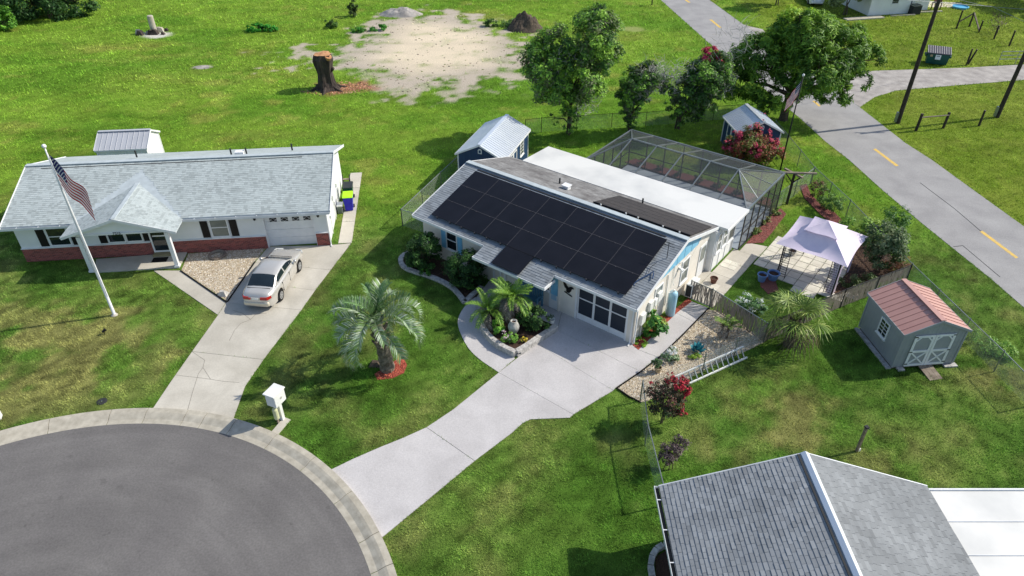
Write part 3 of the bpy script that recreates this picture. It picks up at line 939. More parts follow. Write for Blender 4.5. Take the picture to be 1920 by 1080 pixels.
# porch gable
px, pz, pr_ = 6.45, 3.34, 3.9
pe0, pe1 = px - 2.9, px + 2.9
pf = -1.35
zv = lambda v: EZ + (RZ - EZ) * v / RV
pm = MB()
th = .1
for sgn, pe in ((-1, pe0), (1, pe1)):
    A, B_2 = (pe, pf, EZ - .03), (px, pf, pz)
    Cc, D_2 = (px, 2.75, pz), (pe, .0, EZ - .03)
    pm.add([A, B_2, Cc, D_2, (A[0], A[1], A[2] - th), (B_2[0], B_2[1], B_2[2] - th), (Cc[0], Cc[1], Cc[2] - th), (D_2[0], D_2[1], D_2[2] - th)],
           [(0, 1, 2, 3), (4, 7, 6, 5), (0, 4, 5, 1), (1, 5, 6, 2), (2, 6, 7, 3), (3, 7, 4, 0)])
pro = pm.build('porch_roof', 'deck_pale', h)
for sgn, pe in ((-1, pe0), (1, pe1)):
    lv = math.hypot(2.9, pz - EZ + .03)
    kp = lambda u, v: u < 1.35 + 2.75 * v / lv
    tt = tab_boxes((pe, pf, EZ - .028), (0, 1, 0), (px - pe, 0, pz - EZ + .03), 4.1, lv, keep=kp, tw=.19, spread=.05, dark=.17)
    shingles(pro, 'shingle_pale', tt)
    MB().bar((pe, pf - .02, EZ - .1), (px, pf - .02, pz - .06), .03, .15).build('rake_board', 'trim_white', pro)
MB().bar((px, pf, pz + .015), (px, 2.7, pz + .015), .22, .04).build('ridge_cap', 'deck_pale', pro)
MB().extr([(pe0 + .15, pf + .25, EZ - .05), (pe1 - .15, pf + .25, EZ - .05), (px, pf + .25, pz - .16)], (0, .06, 0)).build('porch_gable', 'white_wall', pro)
MB().box(pe0 + .4, pe1 - .4, pf + .2, pf + .36, EZ - .14, EZ - .05).build('porch_beam', 'trim_white', pro)
MB().box(pe0 + .1, pe1 - .1, pf + .36, .41, EZ - .12, EZ - .09).build('porch_ceiling', 'trim_white', pro)
for u in (4.28, 8.75):
    MB().box(u - .1, u + .1, pf + .2, pf + .4, .06, EZ - .2).box(u - .14, u + .14, pf + .16, pf + .44, .06, .16).build('porch_column', 'trim_white', h)
# windows, door, garage door
for (a, b, z0, z1) in ((1.95, 2.95, .98, 2.02), (5.0, 5.8, .98, 1.66), (5.95, 6.72, .98, 1.66), (10.55, 11.42, .98, 2.08)):
    window(h, a, b, z0, z1, .42, 'pane_pale' if a > 10 else 'glass', mid=(b - a > .8))
for (a, b, z0, z1) in ((1.38, 1.8, .92, 2.1), (3.08, 3.45, .92, 2.1), (4.5, 4.88, .92, 1.74), (6.82, 7.1, .92, 1.74), (10.0, 10.4, .92, 2.14), (11.56, 11.96, .92, 2.14)):
    shutter(h, a, b, z0, z1, .418, 'shutter_black')
dr = MB().box(7.25, 8.0, .33, .37, .22, 2.12).build('door', 'glass', h)
MB().box(7.16, 7.25, .31, .40, .18, 2.2).box(8.0, 8.09, .31, .40, .18, 2.2).box(7.25, 8.0, .31, .40, 2.12, 2.2).box(7.25, 8.0, .32, .36, 1.2, 1.28).box(7.25, 8.0, .32, .375, .2, .3).build('frame', 'trim_white', dr)
MB().box(7.28, 7.32, .25, .31, 1.15, 1.3).build('handle', 'black_paint', dr)
MB().box(7.15, 8.1, .0, .41, .05, .2).build('door_step', 'step_tan', h)
MB().box(7.2, 8.0, -.55, -.08, .08, .1).build('door_mat', 'rubber', h)
gd = struct('garage_door'); del gd['kind']; gd.parent = h
for k in range(4):
    z0 = .02 + k * .53
    p_ = bevel(MB().box(13.42, 16.1, .60, .64, z0, z0 + .52).build('door_panel', 'trim_white', gd), .008)
for k in range(4):
    x0 = 13.72 + k * .62
    z0 = 1.60
    wi = MB().box(x0, x0 + .38, .588, .602, z0, z0 + .24).build('window_insert', 'black_paint', gd)
    mb = MB()
    cx_, cz = x0 + .19, z0 + .12
    for sx in (-1, 1):
        mb.bar((cx_ + sx * .17, .582, cz), (cx_, .582, cz + .11), .012, .022, up=(0, 1, 0)).bar((cx_ + sx * .17, .582, cz), (cx_, .582, cz - .11), .012, .022, up=(0, 1, 0))
        mb.box(cx_ + sx * .12, cx_ + sx * .19, .578, .59, cz - .012, cz + .012) if sx > 0 else mb.box(cx_ - .19, cx_ - .12, .578, .59, cz - .012, cz + .012)
    mb.build('sunburst', 'trim_white', wi)
MB().box(13.34, 13.42, .40, .66, 0, 2.16).box(16.1, 16.16, .40, .66, 0, 2.16).box(13.42, 16.1, .40, .66, 2.13, 2.16).build('garage_frame', 'trim_white', h)
for u in (13.0, 16.45):
    l = MB().lathe([(.03, 1.9), (.07, 1.95), (.08, 2.1), (.09, 2.12), (.02, 2.2)], 8, u, .3).box(u - .04, u + .04, .3, .42, 2.0, 2.08).build('wall_lantern', 'black_paint', h)
    MB().lathe([(.05, 1.955), (.065, 2.09)], 8, u, .3).build('lantern_glass', 'vase', l)
# meters on the gable side and house number
for v, z, sz in ((3.3, 1.55, .18), (5.2, 1.4, .12), (1.6, 1.2, .1), (3.6, 1.0, .14)):
    MB().box(w1, w1 + .1, v - sz, v + sz, z - sz, z + sz).tube([(w1 + .05, v, z - sz), (w1 + .05, v, .0)], .02, 6).build('meter_box', 'plastic_white', h)
def text_obj(txt, size, m, parent, loc, rot, name):
    cu = bpy.data.curves.new(name, 'FONT')
    cu.body = txt
    cu.size = size
    cu.extrude = .006
    cu.align_x = 'CENTER'
    t = bpy.data.objects.new(name, cu)
    me = bpy.data.meshes.new_from_object(t)
    bpy.data.objects.remove(t)
    o = bpy.data.objects.new(name, me)
    COL.objects.link(o)
    me.materials.append(MATS[m])
    o.parent = parent
    o.location = loc
    o.rotation_euler = rot
    return o
text_obj('7215', .20, 'black_paint', h, (6.3, pf + .19, 2.32), (R(90), 0, 0), 'house_number')
BARE.append([LH(.2, .3), LH(16.9, .3), LH(16.9, 8.4), LH(.2, 8.4)])

# ------------------------------------------------------------------ main house
h = thing('solar_house', 'cream house with light blue trim and solar panels on its shingle roof', 'house', (*MH(0, 0), 0), -37.6)
EZ, RZ, LW, RV = 2.45, 3.82, 13.92, 4.68
sp_ = (RZ - EZ) / RV
JV = 8.75
JZ = RZ - sp_ * (JV - RV)
zr = lambda v: EZ + sp_ * v
# walls
MB().box(.3, 10.44, .42, 8.35, -.05, 2.46).box(13.28, 13.7, .42, 8.35, -.05, 2.46).box(10.44, 13.28, 2.2, 8.35, -.05, 2.46).box(10.44, 13.28, .42, .6, 2.12, 2.46).box(13.0, 13.28, .6, 2.2, -.05, 2.46).build('wall', 'cream_wall', h)
MB().box(10.44, 13.28, .6, 2.2, -.05, .03).build('garage_floor', 'concrete', h)
MB().box(1.3, 14.0, 8.352, 11.2, -.05, 2.5).build('lanai_wall', 'white_wall', h)
gw = MB()
gw.extr([(13.7, .42, 2.46), (13.7, 8.4, 2.46), (13.7, 8.4, JZ - .02), (13.7, RV, RZ - .13)], (-.08, 0, 0))
gw.build('gable_siding', 'blue_paint', h)
MB().extr([(13.702, 6.0, 2.0), (13.702, 8.35, 2.0), (13.702, 8.35, JZ - .03), (13.702, 7.2, 2.9)], (.01, 0, 0)).build('gable_panel', 'cream_wall', h)
for k in range(9):
    v = 1.1 + k * .8
    zt = zr(v) - .14 if v < RV else RZ - sp_ * (v - RV) - .14
    if zt > 2.52: MB().box(13.7, 13.712, v - .012, v + .012, 2.47, zt).build('batten', 'blue_paint', h)
# roof deck
dk = MB()
dk.extr([(0, 0, EZ), (0, RV, RZ), (0, JV, JZ), (0, JV, JZ - .1), (0, RV, RZ - .1), (0, 0, EZ - .1)], (LW, 0, 0))
rf = dk.build('roof', 'deck_grey', h)
PV = -.88
MB().extr([(5.05, PV, zr(PV)), (5.05, 0, EZ - .001), (5.05, 0, EZ - .1), (5.05, PV, zr(PV) - .1)], (4.4, 0, 0)).build('porch_eave', 'deck_grey', rf)
shingles(rf, 'shingle_grey', tab_boxes((0, 0, EZ + .002), (1, 0, 0), (0, RV, RZ - EZ), LW, math.hypot(RV, RZ - EZ), spread=.12, dark=.16))
shingles(rf, 'shingle_grey', tab_boxes((5.05, PV, zr(PV) + .002), (1, 0, 0), (0, RV, RZ - EZ), 4.4, math.hypot(-PV, sp_ * PV), spread=.12, dark=.16))
shingles(rf, 'shingle_stained', tab_boxes((0, JV, JZ + .002), (1, 0, 0), (0, RV - JV, RZ - JZ), LW, math.hypot(JV - RV, RZ - JZ), spread=.14, dark=.12), tint=(.86, .85, .84))
MB().bar((0, RV, RZ + .035), (LW, RV, RZ + .035), .3, .05).build('ridge_cap', 'deck_pale', rf)
MB().box(1.0, 12.9, RV - .34, RV - .25, RZ - .1, RZ - .055).build('ridge_vent', 'gutter_dark', rf)
# fascia and rakes
f = MB()
for a, b, v in ((0, 5.05, 0), (9.45, LW, 0), (5.05, 9.45, PV)):
    f.box(a, b, v - .05, v - .002, zr(v) - .15, zr(v) - .005)
f.box(5.0, 5.048, PV - .05, -.05, zr(PV) - .15, zr(PV)).box(9.452, 9.5, PV - .05, -.05, zr(PV) - .15, zr(PV))
f.build('fascia', 'trim_white', rf)
MB().box(0, LW, .0, .42, EZ - .13, EZ - .1).box(5.05, 9.45, PV, -.0, zr(PV) - .12, zr(PV) - .1).build('soffit', 'trim_white', rf)
for x in (0, LW):
    s_ = -1 if x == 0 else 1
    MB().bar((x + s_ * .02, -.03, EZ - .06), (x + s_ * .02, RV, RZ - .06), .04, .17).bar((x + s_ * .02, RV, RZ - .06), (x + s_ * .02, JV, JZ - .06), .04, .17).build('rake_board', 'trim_white', rf)
# lanai flat roof
MB().extr([(1.0, JV - .12, JZ + .08), (1.0, 11.4, 2.64), (1.0, 11.4, 2.5), (1.0, JV - .12, JZ - .06)], (13.42, 0, 0)).build('flat_roof', 'roof_white', h)
MB().box(14.42, 14.46, JV - .12, 11.43, 2.48, 2.64).build('flat_roof_fascia', 'trim_white', h)
MB().box(1.0, 14.42, 11.401, 11.44, 2.49, 2.63).build('gutter', 'trim_white', h)
MB().tube([(9.6, 8.2, 2.7), (9.6, 8.2, 3.1)], .05).build('vent_pipe', 'gutter_dark', rf)
MB().tube([(5.15, 6.6, 3.1), (5.15, 6.6, 3.6)], .05).build('vent_pipe', 'gutter_dark', rf)
MB().box(5.8, 6.15, 5.9, 6.2, 3.3, 3.65).box(5.75, 6.2, 5.85, 6.25, 3.62, 3.68).build('box_vent', 'trim_white', rf)
# solar array
ang = math.atan(sp_)
def on_roof(name, m, u, v, lu, lv, th, lift, parent, back=False):
    o = MB().box(0, lu, 0, lv, 0, th).build(name, m, parent)
    o.location = (u, v, (zr(v) if not back else RZ - sp_ * (v - RV)) + lift)
    o.rotation_euler = (ang if not back else -ang, 0, 0)
    return o
pw_, ph_ = 1.70, 1.295
u0, v0 = 1.08, .36
cs = math.cos(ang)
arr = [(c_, r_) for r_ in range(3) for c_ in range(7)] + [(3, -1)]
for c_, r_ in arr:
    s_ = on_roof('solar_panel', 'solar', u0 + c_ * (pw_ + .018), v0 + r_ * (ph_ + .018) * cs, pw_, ph_, .035, .11, rf)
    fr = MB()
    for a in ((-.001, .02, 0, ph_), (pw_ - .02, pw_ + .001, 0, ph_), (.02, pw_ - .02, -.001, .02), (.02, pw_ - .02, ph_ - .02, ph_ + .001)):
        fr.box(a[0], a[1], a[2], a[3], .001, .038)
    fr.build('panel_frame', 'solar_rail' if False else 'black_paint', s_)
for c_ in range(7):
    for r_ in range(4):
        if r_ == 0 and c_ == 3: continue
        for q in (.4, 1.3):
            o = on_roof('clamp', 'solar_rail', u0 + c_ * (pw_ + .018) + q, v0 + r_ * (ph_ + .018) * cs - .03, .05, .05, .15, .01, rf)
for r_ in range(1, 3):
    on_roof('panel_rail', 'solar_rail', u0, v0 + r_ * (ph_ + .018) * cs - .02, 12.0, .022, .03, .120, rf)
for c_ in range(1, 7):
    on_roof('panel_rail', 'solar_rail', u0 + c_ * (pw_ + .018) - .02, v0, .022, 3.9, .03, .119, rf)
# pool heater mats on the back slope
for k in range(4):
    o = on_roof('heater_panel', 'heater_mat', 8.25 + k * 1.385, 5.2, 1.383, 2.86, .03, .06, rf, True)
    for j in range(5):
        MB().box(0.0, 1.383, .15 + j * .62, .162 + j * .62, .03, .034).build('strap', 'gutter_dark', o)
    MB().tube([(0, -.02, .02), (1.383, -.02, .02)], .04, 6).build('header_pipe', 'black_paint', o)
for u in (8.7, 10.2, 10.9, 12.3, 13.2):
    on_roof('mat_clip', 'plastic_white', u, 5.08, .07, .05, .08, .05, rf, True)
# antenna on the gable edge
MB().tube([(13.6, 3.2, zr(3.2)), (13.6, 3.2, zr(3.2) + .9)], .018, 6).bar((13.3, 3.2, zr(3.2) + .7), (13.9, 3.2, zr(3.2) + .7), .02).bar((13.4, 3.2, zr(3.2) + .85), (13.8, 3.2, zr(3.2) + .85), .02).build('antenna', 'gutter_dark', rf)
# front openings
window(h, 2.08, 2.75, .95, 2.05, .42)
window(h, 6.28, 6.78, 1.15, 2.0, .42, mid=False)
window(h, 8.3, 8.88, 1.05, 2.05, .42)
for a in (1.66, 2.84, 8.98): shutter(h, a, a + (.32 if a < 8 else .4), .85 if a < 8 else .55, 2.12, .418, 'blue_paint')
MB().box(8.9, 9.42, .38, .42, .05, .9).build('lower_panel', 'trim_white', h)
for u in (5.3, 5.75, 6.05): MB().box(u, u + .1, .34, .42, 0, 2.2).build('door_casing', 'trim_white', h)
d_ = MB().box(7.0, 7.8, .36, .42, .04, 2.1).build('door', 'trim_white', h)
MB().box(7.15, 7.65, .345, .36, 1.1, 1.95).build('pane', 'glass', d_)
MB().box(7.06, 7.1, .3, .36, 1.0, 1.1).build('handle', 'chrome', d_)
for u in (9.44,): MB().box(u, u + .08, .34, .42, 0, 2.3).build('corner_board', 'cream_wall', h)
sg = struct('garage_screen'); del sg['kind']; sg.parent = h
for k in range(3):
    a = 10.52 + k * .912
    p_ = MB().box(a, a + .90, .52, .53, .36, 2.04).build('screen_panel', 'door_screen', sg)
    MB().box(a, a + .05, .49, .55, .03, 2.1).box(a + .85, a + .90, .49, .55, .03, 2.1).box(a + .05, a + .85, .49, .55, 2.04, 2.1).box(a + .05, a + .85, .49, .55, 1.28, 1.33).box(a + .05, a + .85, .5, .54, .03, .36).build('frame', 'trim_white', p_)
for k in range(5):
    MB().box(10.5, 13.0, 1.2, 1.24, .2 + k * .42, .6 + k * .42).build('garage_door_panel', 'trim_white', h)
MB().box(10.42, 10.51, .40, .56, 0, 2.14).box(13.26, 13.34, .40, .56, 0, 2.14).build('garage_jamb', 'trim_white', h)
MB().tube([(13.6, .38, 2.3), (13.6, .36, .1), (13.62, .15, .05)], .04, 6).build('downspout', 'trim_white', h)
MB().tube([(13.76, .46, 2.25), (13.76, .46, .08)], .04, 6).build('downspout', 'trim_white', h)
# side wall fittings
for v, z, w_, hh in ((1.05, 1.2, .2, .3), (1.75, 1.55, .18, .25), (2.2, 1.5, .14, .2), (2.6, 1.6, .2, .26)):
    b_ = bevel(MB().box(13.7, 13.85, v - w_, v + w_, z - hh, z + hh).build('meter_box', 'plastic_white', h), .02)
    MB().tube([(13.76, v, z - hh), (13.76, v, .02)], .025, 6).build('conduit', 'plastic_white', b_)
window(h, 5.05, 5.75, .95, 2.2, 13.7, 'pane_pale', 'y', out=1)
window(h, 2.25, 2.9, 1.55, 2.15, 13.7, 'pane_pale', 'y', out=1, mid=False)
for v in (8.65, 9.45): window(h, v, v + .45, 1.1, 2.15, 14.0, 'pane_pale', 'y', out=1)
window(h, 10.2, 10.95, 1.0, 2.2, 14.0, 'pane_pale', 'y', out=1, mid=False)
dd = MB().box(13.702, 13.74, 7.1, 7.85, .05, 2.1).build('side_door', 'trim_white', h)
MB().box(13.74, 13.75, 7.2, 7.75, 1.1, 1.95).build('pane', 'pane_pale', dd)
for v in (8.42, 9.25, 10.05, 11.1): MB().box(14.0, 14.03, v - .03, v + .03, 0, 2.46).build('panel_strip', 'trim_white', h)
MB().box(13.7, 13.99, 8.29, 8.351, 0, 2.46).build('corner_board', 'trim_white', h)
MB().tube([(13.74, 3.4, 2.4), (13.74, 3.5, .5)], .025, 6).tube([(13.74, 4.0, 2.6), (13.74, 4.05, 1.6), (13.8, 4.1, 1.4)], .018, 6).tube([(13.74, 6.2, 2.5), (13.74, 5.2, 2.3), (13.74, 4.6, 2.45)], .012, 5).build('conduit', 'plastic_white', h)
MB().box(13.7, 13.8, 4.55, 4.7, 2.05, 2.2).tube([(13.8, 4.62, 2.12), (13.95, 4.55, 2.05)], .05, 8).tube([(13.8, 4.62, 2.12), (13.95, 4.72, 2.05)], .05, 8).build('floodlight', 'plastic_white', h)
BARE.append([MH(.2, .3), MH(13.8, .3), MH(13.8, 7.9), MH(14.2, 7.9), MH(14.2, 17.2), MH(3.7, 17.2), MH(3.7, 11.3), MH(1.2, 11.3), MH(1.2, 8), MH(.2, 8)])

# screened pool cage
cg = thing('screen_enclosure', 'bronze framed hipped screen cage behind the flat white roof', 'screen cage', (*MH(0, 0), 0), -37.6)
U0, U1, V0, V1, CE = 3.85, 14.35, 11.36, 17.1, 2.55
RU0, RU1, RVc, RZc = 5.5, 12.55, 14.1, 3.42
MB().box(U0, U1, V0, V1, -.05, .04).build('deck', 'cage_floor', cg)
ri = [5.5, 7.26, 9.02, 10.79, 12.55]
def scr(name, pts):
    o = mesh_obj(name, pts, [tuple(range(len(pts)))], 'screen', cg)
    return o
def bar(p, q, w=.06, hh=.09, m='bronze', n='beam'):
    return MB().bar(p, q, w, hh).build(n, m, cg)
for a, b in zip(ri[:-1], ri[1:]):
    scr('roof_screen', [(a, V0, CE), (b, V0, CE), (b, RVc, RZc), (a, RVc, RZc)])
    scr('roof_screen', [(a, V1, CE), (b, V1, CE), (b, RVc, RZc), (a, RVc, RZc)])
for a, e in ((RU0, U0), (RU1, U1)):
    scr('roof_screen', [(e, V0, CE), (a, V0, CE), (a, RVc, RZc)])
    scr('roof_screen', [(e, V1, CE), (a, V1, CE), (a, RVc, RZc)])
    scr('roof_screen', [(e, V0, CE), (e, V1, CE), (a, RVc, RZc)])
    bar((e, V0, CE), (a, RVc, RZc), m='galv'); bar((e, V1, CE), (a, RVc, RZc), m='galv')
    bar((e, RVc - 1.1, CE), (a, RVc, RZc), .04, .05, m='galv'); bar((e, RVc + 1.1, CE), (a, RVc, RZc), .04, .05, m='galv')
for a in ri:
    bar((a, V0, CE), (a, RVc, RZc), m='galv'); bar((a, V1, CE), (a, RVc, RZc), m='galv')
bar((RU0, RVc, RZc), (RU1, RVc, RZc), m='galv')
bar((U0, V1, CE), (U1, V1, CE), .09, .12, 'galv', 'eave_rail')
for e in (U0, U1):
    bar((e, V0, CE), (e, V1, CE), .09, .12, 'galv', 'eave_rail')
    scr('wall_screen', [(e, V0, .04), (e, V1, .04), (e, V1, CE), (e, V0, CE)])
    bar((e, V0, 1.0), (e, V1, 1.0), .05, .05); bar((e, V0, .07), (e, V1, .07), .05, .05)
    for k in range(6):
        v = V0 + (V1 - V0) * k / 5
        bar((e, v, .04), (e, v, CE), .06, .06, n='post')
scr('wall_screen', [(U0, V1, .04), (U1, V1, .04), (U1, V1, CE), (U0, V1, CE)])
for z in (.07, 1.0): bar((U0, V1, z), (U1, V1, z), .05, .05)
for k in range(1, 8):
    u = U0 + (U1 - U0) * k / 8
    bar((u, V1, .04), (u, V1, CE), .06, .06, n='post')

# ------------------------------------------------------------------ sheds
def shed(name, label, loc, rz, w, d, ez, pz_, wallm, roofm, ov=.12, ribs=.23, rib_obj=False, cat='shed', base=.12, grooves=True, trim='trim_white', group=None):
    t = thing(name, label, cat, (*loc, 0), rz, group)
    mb = MB().box(0, w, 0, d, base, ez)
    for y, s_ in ((0, 1), (d, -1)):
        mb.extr([(0, y, ez), (w, y, ez), (w / 2, y, pz_ - .05)], (0, s_ * .04, 0))
    wl = mb.build('wall', wallm, t)
    if grooves:
        gm = MB()
        n = int(w / .2)
        for k in range(1, n):
            x = w * k / n
            zt = ez + (pz_ - ez) * (1 - abs(x - w / 2) / (w / 2)) - .1
            gm.box(x - .008, x + .008, -.006, 0, base, zt)
        n = int(d / .2)
        for k in range(1, n):
            y = d * k / n
            gm.box(-.006, 0, y - .008, y + .008, base, ez - .02).box(w, w + .006, y - .008, y + .008, base, ez - .02)
        o = gm.build('siding_batten', wallm, wl); o['kind'] = 'stuff'
    MB().box(.05, w - .05, .05, d - .05, 0, base).build('skid', 'wood_grey', t)
    for x in (0, w):
        for y in (0, d):
            MB().box(x - .03 if x == 0 else x - .05, x + .05 if x == 0 else x + .03, y - .03 if y == 0 else y - .05, y + .05 if y == 0 else y + .03, base, ez - .02).build('corner_trim', trim, t)
    sl = (pz_ - ez) / (w / 2)
    e0 = ez - sl * ov
    rfn = MB().extr([(-ov, -ov, e0), (w / 2, -ov, pz_), (w + ov, -ov, e0), (w + ov, -ov, e0 - .05), (w / 2, -ov, pz_ - .05), (-ov, -ov, e0 - .05)], (0, d + 2 * ov, 0)).build('roof', roofm, t)
    n = int((d + 2 * ov) / ribs)
    st = MB()
    for k in range(n + 1):
        y = -ov + (d + 2 * ov) * k / n
        for xe, s_ in ((-ov, -1), (w + ov, 1)):
            m_ = MB() if rib_obj else st
            m_.bar((xe, y, e0 + .012), (w / 2, y, pz_ + .012), .03, .03)
            if rib_obj: m_.build('roof_rib', roofm, rfn)
    if not rib_obj:
        o = st.build('roof_rib', roofm, rfn); o['kind'] = 'stuff'
    MB().bar((w / 2, -ov, pz_ + .03), (w / 2, d + ov, pz_ + .03), .24, .03).build('ridge_cap', roofm, rfn)
    for y in (-ov - .015, d + ov + .015):
        for xe in (-ov, w + ov):
            MB().bar((xe, y, e0 - .03), (w / 2, y, pz_ - .03), .03, .11).build('rake_trim', trim, rfn)
    for xe in (-ov - .012, w + ov + .012): MB().box(xe - .012, xe + .012, -ov, d + ov, e0 - .1, e0 + .005).build('eave_trim', trim, rfn)
    return t
def gable_vent(t, x, z, y=-.0):
    v_ = MB().extr([(x - .13, y - .01, z - .17), (x + .13, y - .01, z - .17), (x + .13, y - .01, z + .08), (x + .06, y - .01, z + .16), (x - .06, y - .01, z + .16), (x - .13, y - .01, z + .08)], (0, -.03, 0)).build('gable_vent', 'trim_white', t)
    MB().box(x - .07, x + .07, y - .05, y - .035, z - .11, z + .07).build('vent_louvre', 'blue_siding', v_)
SH = frame((17.21, 23.79), 6.05)
t = shed('garden_shed', 'grey garden shed with pinkish brown metal roof by the chain link fence', (17.21, 23.79), 6.05, 2.92, 2.95, 2.12, 2.74, 'shed_grey', 'metal_roof_pink', .1, .29, True, trim='shed_grey')
BARE.append([SH(0, 0), SH(2.92, 0), SH(2.92, 2.95), SH(0, 2.95)])
for k in range(2):
    x0 = .52 + k * .96
    df = MB().box(x0, x0 + .94, -.03, -.008, .16, 1.92).build('door', 'shed_grey', t)
    tr = MB().box(x0, x0 + .11, -.06, -.031, .16, 1.92).box(x0 + .83, x0 + .94, -.06, -.031, .16, 1.92).box(x0 + .11, x0 + .83, -.06, -.031, 1.81, 1.92).box(x0 + .11, x0 + .83, -.06, -.031, .95, 1.06).box(x0 + .11, x0 + .83, -.06, -.031, .16, .27)
    tr.bar((x0 + .11, -.045, .27), (x0 + .83, -.045, .95), .028, .08, up=(0, 1, 0)) if False else None
    for a, b in (((.11, .27), (.83, .95)), ((.83, .27), (.11, .95))):
        tr.bar((x0 + a[0], -.043, a[1]), (x0 + b[0], -.043, b[1]), .07, .025, up=(0, -1, 0))
    for a, b in (((.11, 1.62), (.3, 1.81)), ((.83, 1.62), (.64, 1.81))):
        tr.bar((x0 + a[0], -.043, a[1]), (x0 + b[0], -.043, b[1]), .07, .025, up=(0, -1, 0))
    tr.build('frame', 'trim_white', df)
    xh = x0 if k == 0 else x0 + .94
    for z in (.3, 1.0, 1.86): MB().box(xh - .13 if k else xh - .02, xh + .02 if k else xh + .13, -.068, -.06, z - .025, z + .025).build('hinge', 'black_paint', df)
window(t, 1.05, 1.62, .95, 1.68, 0, 'glass', 'y', out=-1, bars=(2, 4), mid=False)
rp = thing('shed_ramp', 'short weathered plank ramp at the grey shed door', 'ramp', (*SH(1.55, -.05), 0), 12)
for k in range(3):
    MB().add([(-.33 + k * .22, 0, .16), (-.12 + k * .22, 0, .16), (-.12 + k * .22, -.85, .03), (-.33 + k * .22, -.85, .03), (-.33 + k * .22, 0, .12), (-.12 + k * .22, 0, .12), (-.12 + k * .22, -.85, .0), (-.33 + k * .22, -.85, .0)],
        [(0, 1, 2, 3), (7, 6, 5, 4), (0, 4, 5, 1), (1, 5, 6, 2), (2, 6, 7, 3), (3, 7, 4, 0)]).build('plank', 'wood_grey', rp)
kb = struct('shed_footing')
for k in range(7):
    a, b = SH(-.12, 0 + k * .42), SH(-.12, .40 + k * .42)
    MB().bar((*a, .04), (*b, .04), .22, .08).build('block', 'stone_white', kb)
for k in range(3):
    a, b = SH(2.15 + k * .32 - (1.9 if k == 0 else 0), -.08), SH(2.45 + k * .32 - (1.9 if k == 0 else 0), -.08)
    MB().bar((*a, .04), (*b, .04), .24, .08).build('block', 'stone_white', kb)

def dbl_door(t, y0, y1, side_x, out, m):
    for k in range(2):
        a, b = (y0, (y0 + y1) / 2 - .01) if k == 0 else ((y0 + y1) / 2 + .01, y1)
        xx = lambda d0, d1: (min(side_x + out * d0, side_x + out * d1), max(side_x + out * d0, side_x + out * d1))
        df = MB().box(*xx(.005, .03), a, b, .16, 1.85).build('door', m, t)
        f = MB()
        for q in ((a, a + .09, .16, 1.85), (b - .09, b, .16, 1.85), (a + .09, b - .09, 1.76, 1.85), (a + .09, b - .09, .16, .27), (a + .09, b - .09, .92, 1.02)):
            f.box(*xx(.03, .05), *q)
        f.build('frame', 'trim_white', df)
t = shed('blue_shed', 'dark blue shed with white trim behind the left end of the solar roof', (-3.5, 41.95), -19.6, 3.1, 5.0, 2.25, 3.02, 'blue_siding', 'metal_roof_silver', .14, .23)
gable_vent(t, 1.55, 2.55)
window(t, 3.35, 3.95, 1.0, 1.9, 3.1, 'glass', 'y', out=1, bars=(2, 4), mid=False)
dbl_door(t, 1.2, 2.6, 3.1, 1, 'blue_siding')
B1 = frame((-3.5, 41.95), -19.6); BARE.append([B1(0, 0), B1(3.1, 0), B1(3.1, 5), B1(0, 5)])
t = shed('blue_shed', 'navy blue shed with arched white gable vent beside the small black flagpole', (15.75, 45.5), 6.5, 2.9, 3.0, 2.05, 2.82, 'blue_siding', 'metal_roof_silver', .14, .23)
gable_vent(t, 1.45, 2.35)
dbl_door(t, .75, 2.2, 0, -1, 'blue_siding')
window(t, .2, .6, .95, 1.75, 0, 'glass', 'y', out=-1, bars=(2, 4), mid=False)
B2 = frame((15.75, 45.5), 6.5); BARE.append([B2(0, 0), B2(2.9, 0), B2(2.9, 3), B2(0, 3)])
t = shed('white_shed', 'white shed with ribbed grey roof behind the pale shingle house', (-23.9, 42.6), 96.0, 2.6, 3.1, 2.3, 2.95, 'white_wall', 'metal_roof_sage', .1, .31, True)
BARE.append([(-27.5, 42), (-23.5, 42), (-23.5, 45.5), (-27.5, 45.5)])

# ------------------------------------------------------------------ near house, lower right
h = thing('slate_house', 'house under two toned grey shingle roof with white metal ridge strip', 'house', (4.95, 15.3, 0), 0)
HX, EZ, RZ, LY = 4.5, 2.45, 4.1, 14.0
MB().box(.55, 8.5, -LY + .3, -.35, -.05, 2.4).build('wall', 'cream_wall', h)
MB().extr([(.55, -.35, 2.4), (8.5, -.35, 2.4), (4.5, -.35, RZ - .15)], (0, -.08, 0)).build('gable_wall', 'cream_wall', h)
rf = MB().extr([(0, 0, EZ), (HX, 0, RZ), (2 * HX, 0, EZ), (2 * HX, 0, EZ - .1), (HX, 0, RZ - .1), (0, 0, EZ - .1)], (0, -LY, 0)).build('roof', 'deck_slate', h)
sl_ = math.hypot(HX, RZ - EZ)
vis = 5.3
near_t = tab_boxes((0, -vis, EZ + .002), (0, 1, 0), (HX, 0, RZ - EZ), vis, sl_, expo=.145, tw=.24, spread=.0, dark=.0, th=.016)
near_t.sort(key=lambda q: q[0][0].y)
dist = lambda q: (Vector((4.95, 15.3, 0)) + q[0][0] - Vector((0, 0, CAM_H))).length
inview = [q for q in near_t if q[0][0].y > -4.2]
inview.sort(key=dist)
for vs, tn in inview[:300]:
    c0 = sum((v for v in vs), Vector()) / 6
    mesh_obj('shingle', [tuple(v - c0) for v in vs], TABF, 'shingle_slate', rf, [(1, 1, 1)] * 4, loc=tuple(c0))
ids = set(id(q) for q in inview[:300])
rest = []
for q in near_t:
    if id(q) not in ids: rest.append((q[0], 1 + random.uniform(-.17, .17)))
shingles(rf, 'shingle_slate', rest)
